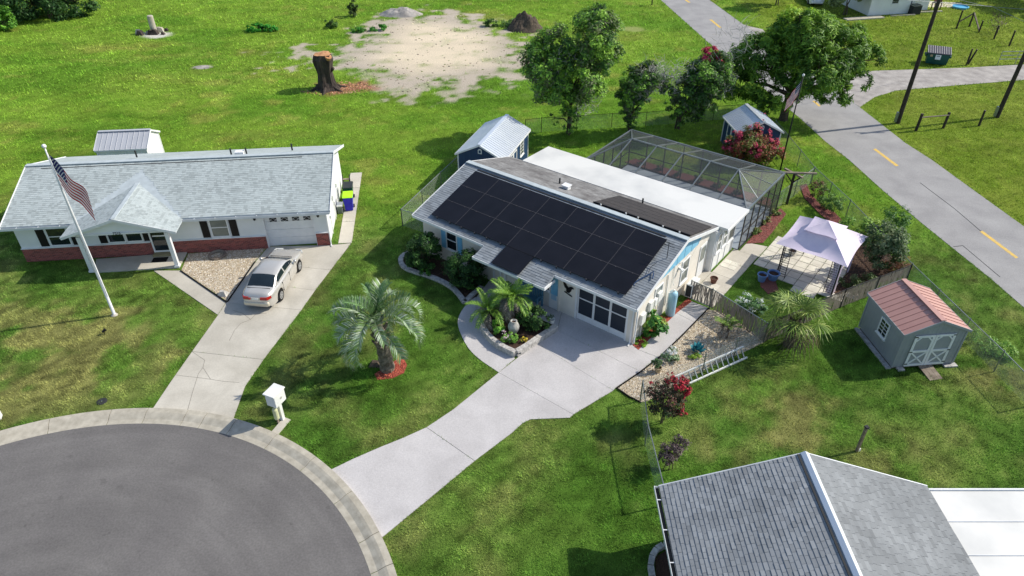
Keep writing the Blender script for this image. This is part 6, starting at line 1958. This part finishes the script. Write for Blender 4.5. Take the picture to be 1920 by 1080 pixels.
plant('field_bush', 'green weeds growing at the edge of the sandy clearing', 'bush', (-15.30, 76.60), [(-1, 0, .2, .9, .5, .25), (1, .6, .25, .9, .6, .3)], 1200, .10, [(60, 120, 40), (80, 120, 50)], 76)
plant('field_bush', 'scrubby grey green weeds on the right side of the sandy clearing', 'bush', (-0.87, 78.60), [(-1, 0, .3, 1.2, .7, .4), (1.2, .3, .3, 1.2, .7, .4)], 1600, .12, [(90, 120, 60), (70, 92, 48)], 77)
plant('yard_tree', 'rounded grey green tree in front of the lap sided house', 'tree', (37.88, 83.31), [(0, 0, 2.1, 1.7, 1.5, 1.5), (.8, .2, 2.8, 1.3)], 6500, .15, [(92, 106, 66), (70, 86, 52), (120, 130, 90)], 78, base_r=.12)
plant('yard_tree', 'small tree casting shade onto the far end of the road', 'tree', (31.45, 87.53), [(0, 0, 3.4, 1.7), (1.0, .4, 3.0, 1.2)], 5000, .16, GREEN, 79, base_r=.1)
plant('yard_tree', 'broad tree shading the far yard beyond the posts', 'tree', (66.25, 87.04), [(0, 0, 5.5, 4.0, 4.0, 2.6), (-3, 2, 5.0, 3.0, 3.0, 2.0), (-2, 8, 5.0, 4.0, 4.0, 2.4)], 14000, .26, GREEN, 80, base_r=.3)
t = plant('bare_shrub', 'leafless grey shrub along the far yard fence line', 'shrub', (51.14, 76.21), [(0, 0, 1.0, .9)], 150, .08, [(120, 110, 96)], 81)
twigs(t, (0, 0, 1.0), .8, 120, 82, 'bark', 'twigs')

# flowering shrubs
PINK = [(206, 74, 104), (222, 100, 124), (172, 52, 84)]
plant('crape_myrtle', 'pink flowering crape myrtle in front of the navy blue shed', 'shrub', (16.32, 44.99), [(0, 0, 1.3, 1.3, 1.2, .9), (-1.1, 0, 1.2, .8), (1.2, 0, 1.2, .9), (.1, .3, 1.9, .8), (.5, -.4, .8, .9), (2.0, 0, .9, .7)], 9500, .085, [(92, 100, 44), (110, 84, 50), (74, 90, 40), (132, 74, 56)], 91, base_r=.05,
      flowers=([(-1.5, -.2, 1.5, .45), (-.6, -.3, 2.0, .5), (.3, 0, 2.4, .5), (.9, -.2, 2.2, .4), (-1.0, 0, 1.9, .5), (.2, -.7, 1.4, .6), (1.3, -.3, 1.7, .5), (1.9, -.2, 1.2, .5), (.6, .1, 3.4, .25)], 2300, .075, PINK), nclump=20)
plant('crape_myrtle', 'dark leaved crape myrtle with crimson blossoms by the gravel garden fence', 'shrub', (6.21, 20.42), [(0, 0, 1.35, .6, .6, .7), (.35, .2, 1.9, .5), (-.4, .2, 1.6, .45), (.35, 0, 1.1, .45)], 3600, .055, [(58, 56, 40), (72, 66, 48), (48, 62, 38), (88, 60, 52)], 92, base_r=.04,
      flowers=([(.45, .1, 2.2, .35), (.7, 0, 2.0, .28), (.1, .3, 2.35, .25), (.55, -.1, 1.5, .25), (.7, -.2, 1.0, .25), (-.5, .3, 1.9, .2)], 950, .055, [(176, 38, 54), (146, 30, 46), (196, 62, 74)]), nclump=16)
plant('purple_shrub', 'small purple leaved shrub beside the slate house fence', 'shrub', (6.05, 18.08), [(0, 0, 1.0, .4, .4, .5), (.25, .1, 1.25, .35), (-.15, 0, .55, .3)], 1500, .05, [(78, 66, 70), (92, 80, 80), (60, 52, 56)], 93, base_r=.03)

# shrubs of the main house
plant('hedge_shrub', 'rounded dark evergreen shrub left of the blue shuttered window', 'shrub', MH(1.35, -.75), [(0, 0, .95, .92, .9, .95), (.3, .2, 1.35, .6), (-.4, -.1, .6, .6)], 9000, .06, DARK + [(60, 92, 40)], 101, base_r=.05, nclump=40, clump=.25, shell=.7)
plant('hedge_shrub', 'rounded dark evergreen shrub at the entry corner under the porch eave', 'shrub', MH(4.35, -.65), [(0, 0, 1.0, .95, .9, 1.0), (.1, .2, 1.5, .6), (.4, -.2, .6, .6)], 9000, .06, DARK, 102, base_r=.05, nclump=40, clump=.25, shell=.7)
plant('bed_plant', 'low reddish bed plant under the blue shuttered window', 'plant', MH(2.75, -.5), [(0, 0, .3, .6, .4, .3), (.6, .1, .3, .4)], 900, .06, [(70, 70, 46), (88, 60, 50), (56, 84, 40)], 103, base_r=.02)
plant('bed_plant', 'low green bed plant beside the winding stone border', 'plant', MH(2.0, -1.5), [(0, 0, .22, .35, .3, .25)], 500, .05, GREEN, 104, base_r=.02)
plant('planter_shrub', 'dark bushy shrub in the stone planter beside the jar', 'shrub', (1.19, 26.46), [(0, 0, .55, .75, .65, .5), (-.5, .3, .5, .5)], 4200, .05, DARK + [(84, 116, 56)], 105, base_r=.03, z=.24, nclump=30, clump=.27)
plant('flowering_plant', 'pale pink flowering plant at the planter tip', 'plant', (-0.25, 25.43), [(0, 0, .2, .3, .25, .22), (.25, .05, .22, .25)], 650, .045, [(110, 150, 60), (86, 128, 48)], 106, base_r=.02, z=.24, flowers=([(-.1, 0, .42, .22), (.2, -.1, .35, .15)], 130, .035, [(226, 190, 205), (236, 224, 226)]))
plant('flowering_plant', 'bright green low plant between jar and curved planter wall', 'plant', (-0.72, 26.14), [(0, 0, .28, .38, .32, .28)], 650, .05, [(110, 158, 56), (84, 130, 46)], 107, base_r=.02, z=.24)
plant('flowering_plant', 'tiny yellow flowering clump in the planter corner', 'plant', (0.56, 25.43), [(0, 0, .12, .18, .15, .12)], 160, .04, [(196, 170, 60), (120, 130, 50)], 108, base_r=.01, z=.24)
plant('leafy_plant', 'broad leaved green plant against the side wall meters', 'plant', MH(14.15, 1.55), [(0, 0, .6, .5, .6, .45), (.1, .3, .9, .35)], 420, .16, [(60, 110, 42), (84, 134, 52), (48, 88, 38), (130, 150, 70)], 109, base_r=.02)
for lab, p, cs_ in (('low yellow green cover in red mulch near the garage corner', MH(13.95, .75), [(140, 170, 60), (110, 150, 50)]), ('reddish low plant in red mulch before the water tank', MH(14.0, 2.7), [(110, 120, 60), (160, 80, 60)])):
    plant('ground_plant', lab, 'plant', p, [(0, 0, .12, .3, .4, .12)], 380, .05, cs_, 110 + len(lab), base_r=.01)

# side yard and fence garden
plant('white_flower_bush', 'white flowering bush inside the dark slatted fence', 'bush', (11.70, 28.33), [(0, 0, .35, .45, .4, .35), (.5, -.5, .35, .45, .4, .35)], 1300, .06, [(90, 120, 80), (60, 96, 56)], 121, base_r=.02, flowers=([(0, 0, .5, .4), (.5, -.5, .5, .4)], 420, .05, [(235, 240, 240), (220, 228, 230)]))
plant('white_flower_bush', 'round white flowering bush in the gravel garden', 'bush', (7.31, 24.41), [(0, 0, .28, .38, .34, .28)], 800, .05, [(120, 140, 110), (90, 116, 80)], 122, base_r=.02, flowers=([(0, 0, .38, .34)], 360, .045, [(238, 240, 240), (222, 226, 224)]))
plant('grass_clump', 'yellow green grass clump beside the teal succulent', 'plant', (8.49, 24.52), [(0, 0, .1, .35, .2, .1)], 360, .05, [(140, 160, 60), (110, 140, 50)], 123, base_r=.01)
plant('potted_cactus', 'green cactus growing in the small tan pot', 'cactus', (6.54, 23.61), [(0, 0, .35, .16, .16, .2), (-.15, .05, .35, .12)], 200, .07, [(86, 110, 70), (64, 90, 52)], 124, base_r=.03, z=.2)
t = thing('teal_succulent', 'teal ribbed spiky succulent ball in the gravel garden', 'succulent', (*(8.66, 24.97), .02))
for k in range(22):
    a, e = k * 2.4, .15 + (k / 22) * 1.3
    d_ = Vector((math.cos(a) * math.cos(e), math.sin(a) * math.cos(e), math.sin(e)))
    sd_ = Vector((-math.sin(a), math.cos(a), 0))
    q = d_ * .16
    tip = d_ * .42 + Vector((0, 0, .12))
    up_ = sd_.cross(d_)
    MB().add([q - sd_ * .07, q + sd_ * .07, tip, q - up_ * .05, d_ * .3 + sd_ * .09 + Vector((0, 0, .06)), d_ * .3 - sd_ * .09 + Vector((0, 0, .06))], [(0, 1, 4, 2, 5), (0, 3, 1), (3, 5, 2), (3, 2, 4), (0, 5, 3), (1, 3, 4)]).build('leaf', 'teal_plant', t)
plant('rose_bush', 'dark leggy bush at the upper end of the fence mulch bed', 'bush', (19.21, 39.68), [(0, 0, .75, .5, .5, .6), (.3, -.2, 1.0, .4)], 1000, .06, [(84, 84, 50), (70, 94, 44), (100, 70, 56)], 131, base_r=.02)
plant('rose_bush', 'green leggy bush midway along the fence mulch bed', 'bush', (19.40, 38.51), [(0, 0, .6, .45, .45, .5)], 850, .06, [(90, 120, 56), (72, 100, 46)], 132, base_r=.02)
plant('rose_bush', 'tall thin bush beside the galvanised fence post', 'bush', (19.67, 37.71), [(0, 0, .8, .4, .4, .7)], 900, .06, [(84, 116, 54), (66, 96, 44)], 133, base_r=.02)
plant('fence_shrub', 'bright yellow green shrub against the roadside fence', 'shrub', (20.02, 35.10), [(0, 0, .7, .9, .8, .7), (.9, -.5, .6, .7)], 3600, .075, [(112, 142, 58), (88, 124, 48), (134, 156, 70)], 134, base_r=.03)
plant('fence_tree', 'dark glossy small tree between gazebo and roadside fence', 'tree', (19.73, 31.58), [(0, 0, 2.1, .95), (.7, .3, 1.8, .8), (-.6, .2, 1.8, .7), (.2, -.2, 1.3, .8)], 4600, .085, [(60, 82, 46), (80, 100, 60), (46, 66, 38), (104, 116, 84)], 135, base_r=.05)
plant('fence_shrub', 'sprawling grey green bush behind the dark slatted fence', 'shrub', (17.65, 29.80), [(0, 0, .35, .7, .6, .35), (.9, .4, .35, .6)], 2600, .06, [(110, 120, 84), (84, 100, 60), (66, 90, 46)], 136, base_r=.02)
plant('fence_shrub', 'rusty red leaved bush in the fence corner', 'shrub', (20.62, 31.47), [(0, 0, .6, .6, .5, .5), (.5, .3, .5, .5)], 1500, .06, [(128, 84, 62), (104, 78, 54), (96, 104, 60)], 137, base_r=.02)
plant('roadside_weed', 'tall sparse weeds outside the roadside fence', 'plant', (22.14, 35.46), [(0, 0, 1.2, .7, .6, .8), (.7, .5, 1.0, .6), (.4, .1, .4, .6)], 1300, .07, [(70, 104, 48), (54, 86, 40)], 138, base_r=.02)
plant('roadside_weed', 'leafy weeds growing through the fence beside the grey shed', 'plant', (22.17, 25.35), [(0, 0, .3, .5, .8, .3), (.5, -.7, .25, .5)], 1200, .06, [(90, 130, 50), (110, 140, 64)], 139, base_r=.01)
for k, (uv, lab) in enumerate((((14.38, 35.46), 'small leafy plant in the mulch bed by the patio slabs'), ((15.31, 36.68), 'spiky orange tipped plant in the mulch bed at the cage wall'), ((16.17, 37.84), 'green plant at the far end of the cage mulch bed'))):
    plant('bed_plant', lab, 'plant', uv, [(0, 0, .22, .3, .3, .22)], 420, .06, [(96, 120, 60), (120, 110, 70), (78, 104, 50)], 145 + k, base_r=.01)
for k in range(7):
    plant('hedge_seedling', 'low seedling in the mulch strip behind the screen cage', 'plant', MH(4.6 + k * 1.4, 17.75), [(0, 0, .22, .3, .25, .22)], 260, .07, [(80, 110, 56), (100, 90, 60)], 150 + k, base_r=.01, group='seedlings behind the screen cage')

# ------------------------------------------------------------------ palms
def frond_mesh(name, length, e0, curve, leaf, n, width, cols, seed, vee=.5, droop=.5, start=.12, m='palm_leaf', cexp=1.15):
    r = random.Random(seed)
    pts, ang = [], []
    x = z = 0.0
    N = 24
    for i in range(N + 1):
        t = i / N
        a = e0 - curve * t ** cexp
        pts.append(Vector((x, 0, z))); ang.append(a)
        x += math.cos(a) * length / N; z += math.sin(a) * length / N
    V, vc = [], []
    def tri(a, b, c, col):
        V.extend((a, b, c)); vc.extend((col,) * 3)
    cc = [C(*q) for q in cols]
    for i in range(N):          # rachis
        w = .035 * (1 - .75 * i / N) * length / 2.2
        a, b = pts[i], pts[i + 1]
        col = tuple(v * .9 for v in cc[0])
        for s_ in (-1, 1):
            tri(a + Vector((0, -w, 0)), b + Vector((0, w, 0)), a + Vector((0, w, .01 * s_)), col)
            tri(a + Vector((0, -w, 0)), b + Vector((0, -w, 0)), b + Vector((0, w, 0)), col)
    for k in range(n):
        t = start + (1 - start) * (k + .5) / n
        f = t * N
        i = min(int(f), N - 1)
        p = pts[i].lerp(pts[i + 1], f - i)
        a = ang[i]
        fw = Vector((math.cos(a), 0, math.sin(a)))
        up = Vector((-math.sin(a), 0, math.cos(a)))
        ll = leaf * (.45 + .55 * math.sin(math.pi * min(1, .12 + t * .9))) * r.uniform(.85, 1.12)
        for s_ in (-1, 1):
            d = (fw * r.uniform(.55, .8) + Vector((0, s_, 0)) * .8 + up * vee * r.uniform(.6, 1.2)).normalized()
            mid = p + d * ll * .55
            tip = p + d * ll + Vector((0, 0, -ll * droop * r.uniform(.6, 1.2)))
            w = width * r.uniform(.8, 1.2)
            sd2 = d.cross(up).normalized() * w
            col = r.choice(cc); q = r.uniform(.75, 1.25); col = tuple(v * q for v in col)
            tri(p - sd2 * .5, p + sd2 * .5, mid + sd2, col)
            tri(p - sd2 * .5, mid + sd2, mid - sd2, col)
            tri(mid - sd2, mid + sd2, tip, col)
    o = np_mesh(name, np.array([tuple(v) for v in V]), 3, m, None, np.array(vc))
    return o
def palm(name, label, loc, hgt, r0, variants, counts, seed, z=0.0, bark='bark', lean=(0, 0)):
    r = random.Random(seed)
    t = thing(name, label, 'palm', (*loc, z))
    mb = MB()
    n = 12
    pts = [(lean[0] * (k / n) ** 1.3, lean[1] * (k / n) ** 1.3, hgt * k / n - (.08 if k == 0 else 0)) for k in range(n + 1)]
    mb.tube(pts, [r0 * (1.25 - .35 * k / n) * (1.08 if k % 2 else .95) for k in range(n + 1)], 10)
    tr = mb.build('trunk', bark, t)
    bt = MB()
    for k in range(26):          # old leaf bases
        a, zz = k * 2.4, hgt * (.45 + .55 * k / 26)
        f = zz / hgt
        c0 = Vector((lean[0] * f ** 1.3, lean[1] * f ** 1.3, zz))
        d_ = Vector((math.cos(a), math.sin(a), .9))
        bt.bar(c0 + Vector((d_.x, d_.y, 0)) * r0 * .7, c0 + d_ * r0 * 1.5, .08 * r0 / .2, .05 * r0 / .2)
    bt.build('leaf_bases', bark, tr)
    k = 0
    for vi, c_ in zip(variants, counts):
        for j in range(c_):
            f = vi.copy()
            COL.objects.link(f)
            f.name = 'frond'
            f.parent = t
            f.location = (lean[0], lean[1], hgt - .05)
            f.rotation_euler = (r.uniform(-.3, .3), r.uniform(-.22, .22), k * 2.39996 + r.uniform(-.25, .25))
            s_ = r.uniform(.88, 1.1)
            f.scale = (s_, s_, s_)
            k += 1
    return t
PB = [(140, 162, 128), (164, 182, 154), (106, 138, 84), (124, 156, 84), (190, 200, 180)]
PG = [(84, 120, 70), (108, 142, 90), (128, 158, 110), (96, 130, 76)]
kw = dict(cexp=1.5, start=.22)
fv = [frond_mesh('frond', 2.1, 1.45, 1.5, .55, 52, .017, PG, 1, .8, .1, **kw), frond_mesh('frond', 2.75, 1.15, 3.0, .55, 60, .017, PB, 2, .85, .15, **kw), frond_mesh('frond', 2.8, .8, 3.2, .55, 60, .017, PB, 3, .8, .2, **kw), frond_mesh('frond', 2.6, .3, 2.7, .52, 56, .017, PB[:3] + [(176, 170, 110)], 4, .6, .3, **kw)]
palm('pindo_palm', 'silvery blue feather palm in a ring of red mulch on the lawn', (-5.64, 23.75), 2.6, .27, fv, (5, 6, 7, 5), 5, lean=(-.2, .05), bark='palm_bark')
for f in fv: COL.objects.unlink(f)
DP = [(120, 160, 56), (96, 140, 48), (140, 176, 70)]
DD = [(150, 138, 124), (128, 116, 104), (170, 160, 146)]
dv = [frond_mesh('frond', 1.35, 1.25, 1.2, .30, 36, .013, DP, 11, .4, .3), frond_mesh('frond', 1.45, .8, 2.0, .30, 36, .013, DP, 12, .35, .4), frond_mesh('frond', 1.35, .3, 2.4, .28, 34, .013, DD, 13, .2, .6)]
palm('date_palm', 'green feather palm with withered lower fronds in the stone planter', (-0.05, 27.38), 1.15, .11, dv, (9, 11, 12), 6, z=.2)
palm('date_palm', 'smaller green feather palm at the curved end of the planter', (-1.18, 27.12), .55, .08, dv, (6, 8, 3), 7, z=.2)
sv = [frond_mesh('frond', .75, 1.3, 1.4, .22, 20, .016, [(120, 150, 60), (100, 130, 54)], 21, .4, .3), frond_mesh('frond', .7, .5, 2.2, .2, 18, .016, DD, 22, .3, .5)]
palm('young_palm', 'young scraggly palm in the gravel garden beside the slatted fence', (10.02, 26.06), .75, .05, sv, (5, 5), 8)
palm('young_palm', 'greener young palm in the gravel garden with a thin trunk', (10.28, 25.98), .6, .045, sv, (6, 3), 9)
for f in dv + sv: COL.objects.unlink(f)
def fan_mesh(name, petiole, e0, rad, nseg, cols, seed, sag):
    r = random.Random(seed)
    V, vc = [], []
    cc = [C(*q) for q in cols]
    end = Vector((math.cos(e0) * petiole, 0, math.sin(e0) * petiole))
    pc = tuple(v * .9 for v in cc[0])
    for s_ in (-1, 1):
        V += [Vector((0, -.018, 0)), end + Vector((0, -.012, 0)), end + Vector((0, .012, 0)), Vector((0, -.018, 0)), end + Vector((0, .012, 0)), Vector((0, .018, .005 * s_))]
        vc += [pc] * 6
    fw = Vector((math.cos(e0 - .5), 0, math.sin(e0 - .5)))
    up = Vector((-math.sin(e0 - .5), 0, math.cos(e0 - .5)))
    for k in range(nseg):
        a = R(-125 + 250 * (k + .5) / nseg)
        d = fw * math.cos(a) + Vector((0, 1, 0)) * math.sin(a) + up * .12 * (1 if k % 2 else -1)
        ll = rad * r.uniform(.85, 1.1)
        w = rad * .03
        sd2 = d.cross(up).normalized() * w
        mid = end + d * ll * .55 + Vector((0, 0, -sag * .25 * ll))
        tip = end + d * ll + Vector((0, 0, -sag * ll * r.uniform(.7, 1.2)))
        q = r.uniform(.72, 1.25); col = tuple(v * q for v in r.choice(cc))
        for tr_ in ((end, mid - sd2, mid + sd2), (mid + sd2, mid - sd2, tip)):
            V += list(tr_); vc += [col] * 3
    return np_mesh(name, np.array([tuple(v) for v in V]), 3, 'palm_leaf', None, np.array(vc))
SG = [(120, 146, 62), (144, 164, 78), (96, 124, 50), (166, 178, 98)]
sv = [fan_mesh('frond', .8, 1.3, .8, 22, SG, 31, .2), fan_mesh('frond', 1.15, .9, .85, 22, SG, 32, .3), fan_mesh('frond', 1.15, .45, .85, 22, SG, 33, .5), fan_mesh('frond', .8, -.3, .8, 20, [(120, 108, 80), (96, 88, 64), (140, 140, 84)], 34, .7)]
palm('sabal_palm', 'yellow green fan palm straddling the dark slatted fence', (13.07, 25.43), 1.55, .2, sv, (7, 8, 8, 6), 10)
for f in sv: COL.objects.unlink(f)

# ------------------------------------------------------------------ loose gravel and mulch
def scatter_bits(name, polys, dens, size, cols, m, seed, z, flat=.6):
    r = np.random.default_rng(seed)
    out, vc = [], []
    for poly in polys:
        p = np.array(poly)
        lo, hi = p.min(0), p.max(0)
        n = int((hi[0] - lo[0]) * (hi[1] - lo[1]) * dens)
        q = lo + r.random((n, 2)) * (hi - lo)
        q = q[sdist(q[:, 0], q[:, 1], poly) > .03]
        k = len(q)
        s_ = size * r.uniform(.5, 1.4, k)
        base = np.array([(1, 0, 0), (-.5, .87, 0), (-.5, -.87, 0), (0, 0, 1)])
        a = r.uniform(0, 6.28, k)
        ca_, sa_ = np.cos(a), np.sin(a)
        V = np.empty((k, 4, 3))
        for i, b in enumerate(base):
            jit = r.uniform(.7, 1.3, k)
            V[:, i, 0] = q[:, 0] + (b[0] * ca_ - b[1] * sa_) * s_ * jit
            V[:, i, 1] = q[:, 1] + (b[0] * sa_ + b[1] * ca_) * s_ * jit
            V[:, i, 2] = z + b[2] * s_ * flat * jit
        T = V[:, [0, 1, 3, 1, 2, 3, 2, 0, 3]].reshape(-1, 3)
        cc = np.array([C(*c) for c in cols])
        col = cc[r.integers(0, len(cc), k)] * r.uniform(.8, 1.2, k)[:, None]
        out.append(T); vc.append(np.repeat(col, 9, axis=0))
    o = np_mesh(name, np.concatenate(out), 3, m, None, np.concatenate(vc))
    o['kind'] = 'stuff'
    return o
mat('bits', (1, 1, 1), .9, col2=(.85, .85, .85), scale=8, attr=True)
scatter_bits('loose_gravel', [GRAV1, GRAV2], 330, .032, [(232, 222, 204), (206, 188, 160), (178, 156, 128), (240, 234, 224), (150, 132, 112)], 'bits', 5, .022)
REDM = [[(5.70, 25.43), (5.93, 25.08), (8.30, 27.94), (9.22, 28.87), (9.08, 29.15)], [(-6.20, 23.44), (-5.78, 23.86), (-5.23, 24.52), (-5.01, 24.52), (-4.80, 24.04), (-4.88, 23.51), (-5.37, 23.16), (-5.99, 23.05)]]
scatter_bits('mulch_chips', REDM, 420, .035, [(204, 104, 82), (172, 78, 62), (142, 62, 52), (216, 126, 100)], 'bits', 6, .045, .4)
scatter_bits('wood_chips', [CHIPS], 40, .09, [(196, 136, 106), (150, 100, 80), (120, 84, 70), (216, 170, 140)], 'bits', 7, .0, .5)
BR = [[(13.47, 34.40), (14.49, 34.51), (15.35, 35.64), (16.89, 37.84), (16.77, 38.51), (16.39, 38.24)], [(18.96, 41.49), (19.51, 41.87), (19.28, 40.39), (19.47, 38.98), (19.89, 38.31), (20.02, 37.32), (19.88, 36.37), (19.29, 36.68), (18.99, 37.65), (18.85, 38.64), (18.70, 39.89)]]
scatter_bits('mulch_chips', BR, 260, .04, [(160, 84, 78), (130, 70, 66), (108, 62, 58), (178, 112, 104)], 'bits', 8, .05, .4)
scatter_bits('leaf_litter', [[(19.60, 34.57), (20.88, 35.46), (21.23, 33.72), (21.44, 31.83), (20.96, 31.07), (19.60, 30.57), (17.89, 29.85), (16.88, 29.38), (16.72, 29.71), (18.28, 31.58)], [(-6.03, 32.46), (-5.88, 33.16), (-4.81, 33.27), (-2.33, 31.83), (-1.55, 30.33), (-1.80, 29.33), (-2.40, 28.74), (-2.71, 29.33), (-3.38, 30.23), (-4.60, 31.17), (-5.53, 31.73)]], 160, .045, [(110, 80, 62), (88, 66, 54), (130, 104, 80), (70, 54, 46)], 'bits', 9, .05, .4)

scatter_bits('field_debris', [SANDP, DIRTP, SANDP2], .9, .11, [(120, 104, 90), (90, 80, 72), (160, 140, 120), (104, 120, 60)], 'bits', 12, .0, .35)

# ------------------------------------------------------------------ grass blades
def blades(x0, x1, y0, y1, dens, hgt, wid, seed):
    r = np.random.default_rng(seed)
    n = int((x1 - x0) * (y1 - y0) * dens)
    x, y = r.uniform(x0, x1, n), r.uniform(y0, y1, n)
    depth = y * .811 + CAM_H * .585
    k = np.abs(x) < depth * .745 + 1.5
    x, y = x[k], y[k]
    keep = np.ones(len(x), bool)
    edge_d = np.full(len(x), 9.0)
    for poly in BARE:
        p = np.array(poly)
        lo, hi = p.min(0) - .6, p.max(0) + .6
        m = np.where((x > lo[0]) & (x < hi[0]) & (y > lo[1]) & (y < hi[1]) & keep)[0]
        if len(m):
            sd_ = sdist(x[m], y[m], poly)
            keep[m[sd_ > .03 * r.random(len(m)) ** 2]] = False
            edge_d[m] = np.minimum(edge_d[m], -sd_)
    x, y, edge_d = x[keep], y[keep], edge_d[keep]
    col, sand = ground_col(x, y)
    lush = (np.exp(-(edge_d / .28) ** 2) * .7 * (r.random(len(x)) < .8))[:, None]
    col = col * (1 - lush) + np.array(C(88, 128, 42)) * lush
    keep = r.random(len(x)) > sand * 1.1
    x, y, col = x[keep], y[keep], col[keep]
    n = len(x)
    tuft = fbm(x, y, .7, 77, 2) * .5 + fbm(x, y, .2, 79, 2) * .5
    keep = r.random(n) < 1.9 * tuft - .1
    x, y, col, tuft = x[keep], y[keep], col[keep], tuft[keep]
    n = len(x)
    a = r.uniform(0, 6.28, n)
    lean = r.uniform(.35, 1.25, n)
    h_ = hgt * r.uniform(.5, 1.3, n) * (.1 + 1.8 * tuft)
    w_ = wid * r.uniform(.6, 1.4, n)
    V = np.empty((n, 3, 3), np.float32)
    ca_, sa_ = np.cos(a), np.sin(a)
    V[:, 0] = np.c_[x - sa_ * w_, y + ca_ * w_, np.zeros(n)]
    V[:, 1] = np.c_[x + sa_ * w_, y - ca_ * w_, np.zeros(n)]
    V[:, 2] = np.c_[x + ca_ * h_ * np.sin(lean), y + sa_ * h_ * np.sin(lean), h_ * np.cos(lean) + .004]
    c = col * (r.uniform(.85, 1.8, n) * (.38 + 1.35 * tuft))[:, None]
    return V.reshape(-1, 3), np.repeat(c, 3, axis=0)
zones = [(-32, 34, 6, 34, 700, .085, .010, 1), (-55, 60, 34, 58, 170, .11, .018, 2), (-75, 75, 58, 100, 44, .18, .036, 3)]
Vs, Cs = zip(*[blades(*z_) for z_ in zones])
gr = np_mesh('grass', np.concatenate(Vs), 3, 'blades', None, np.concatenate(Cs))
gr['kind'] = 'stuff'
gr['label'] = 'short green lawn and field grass'
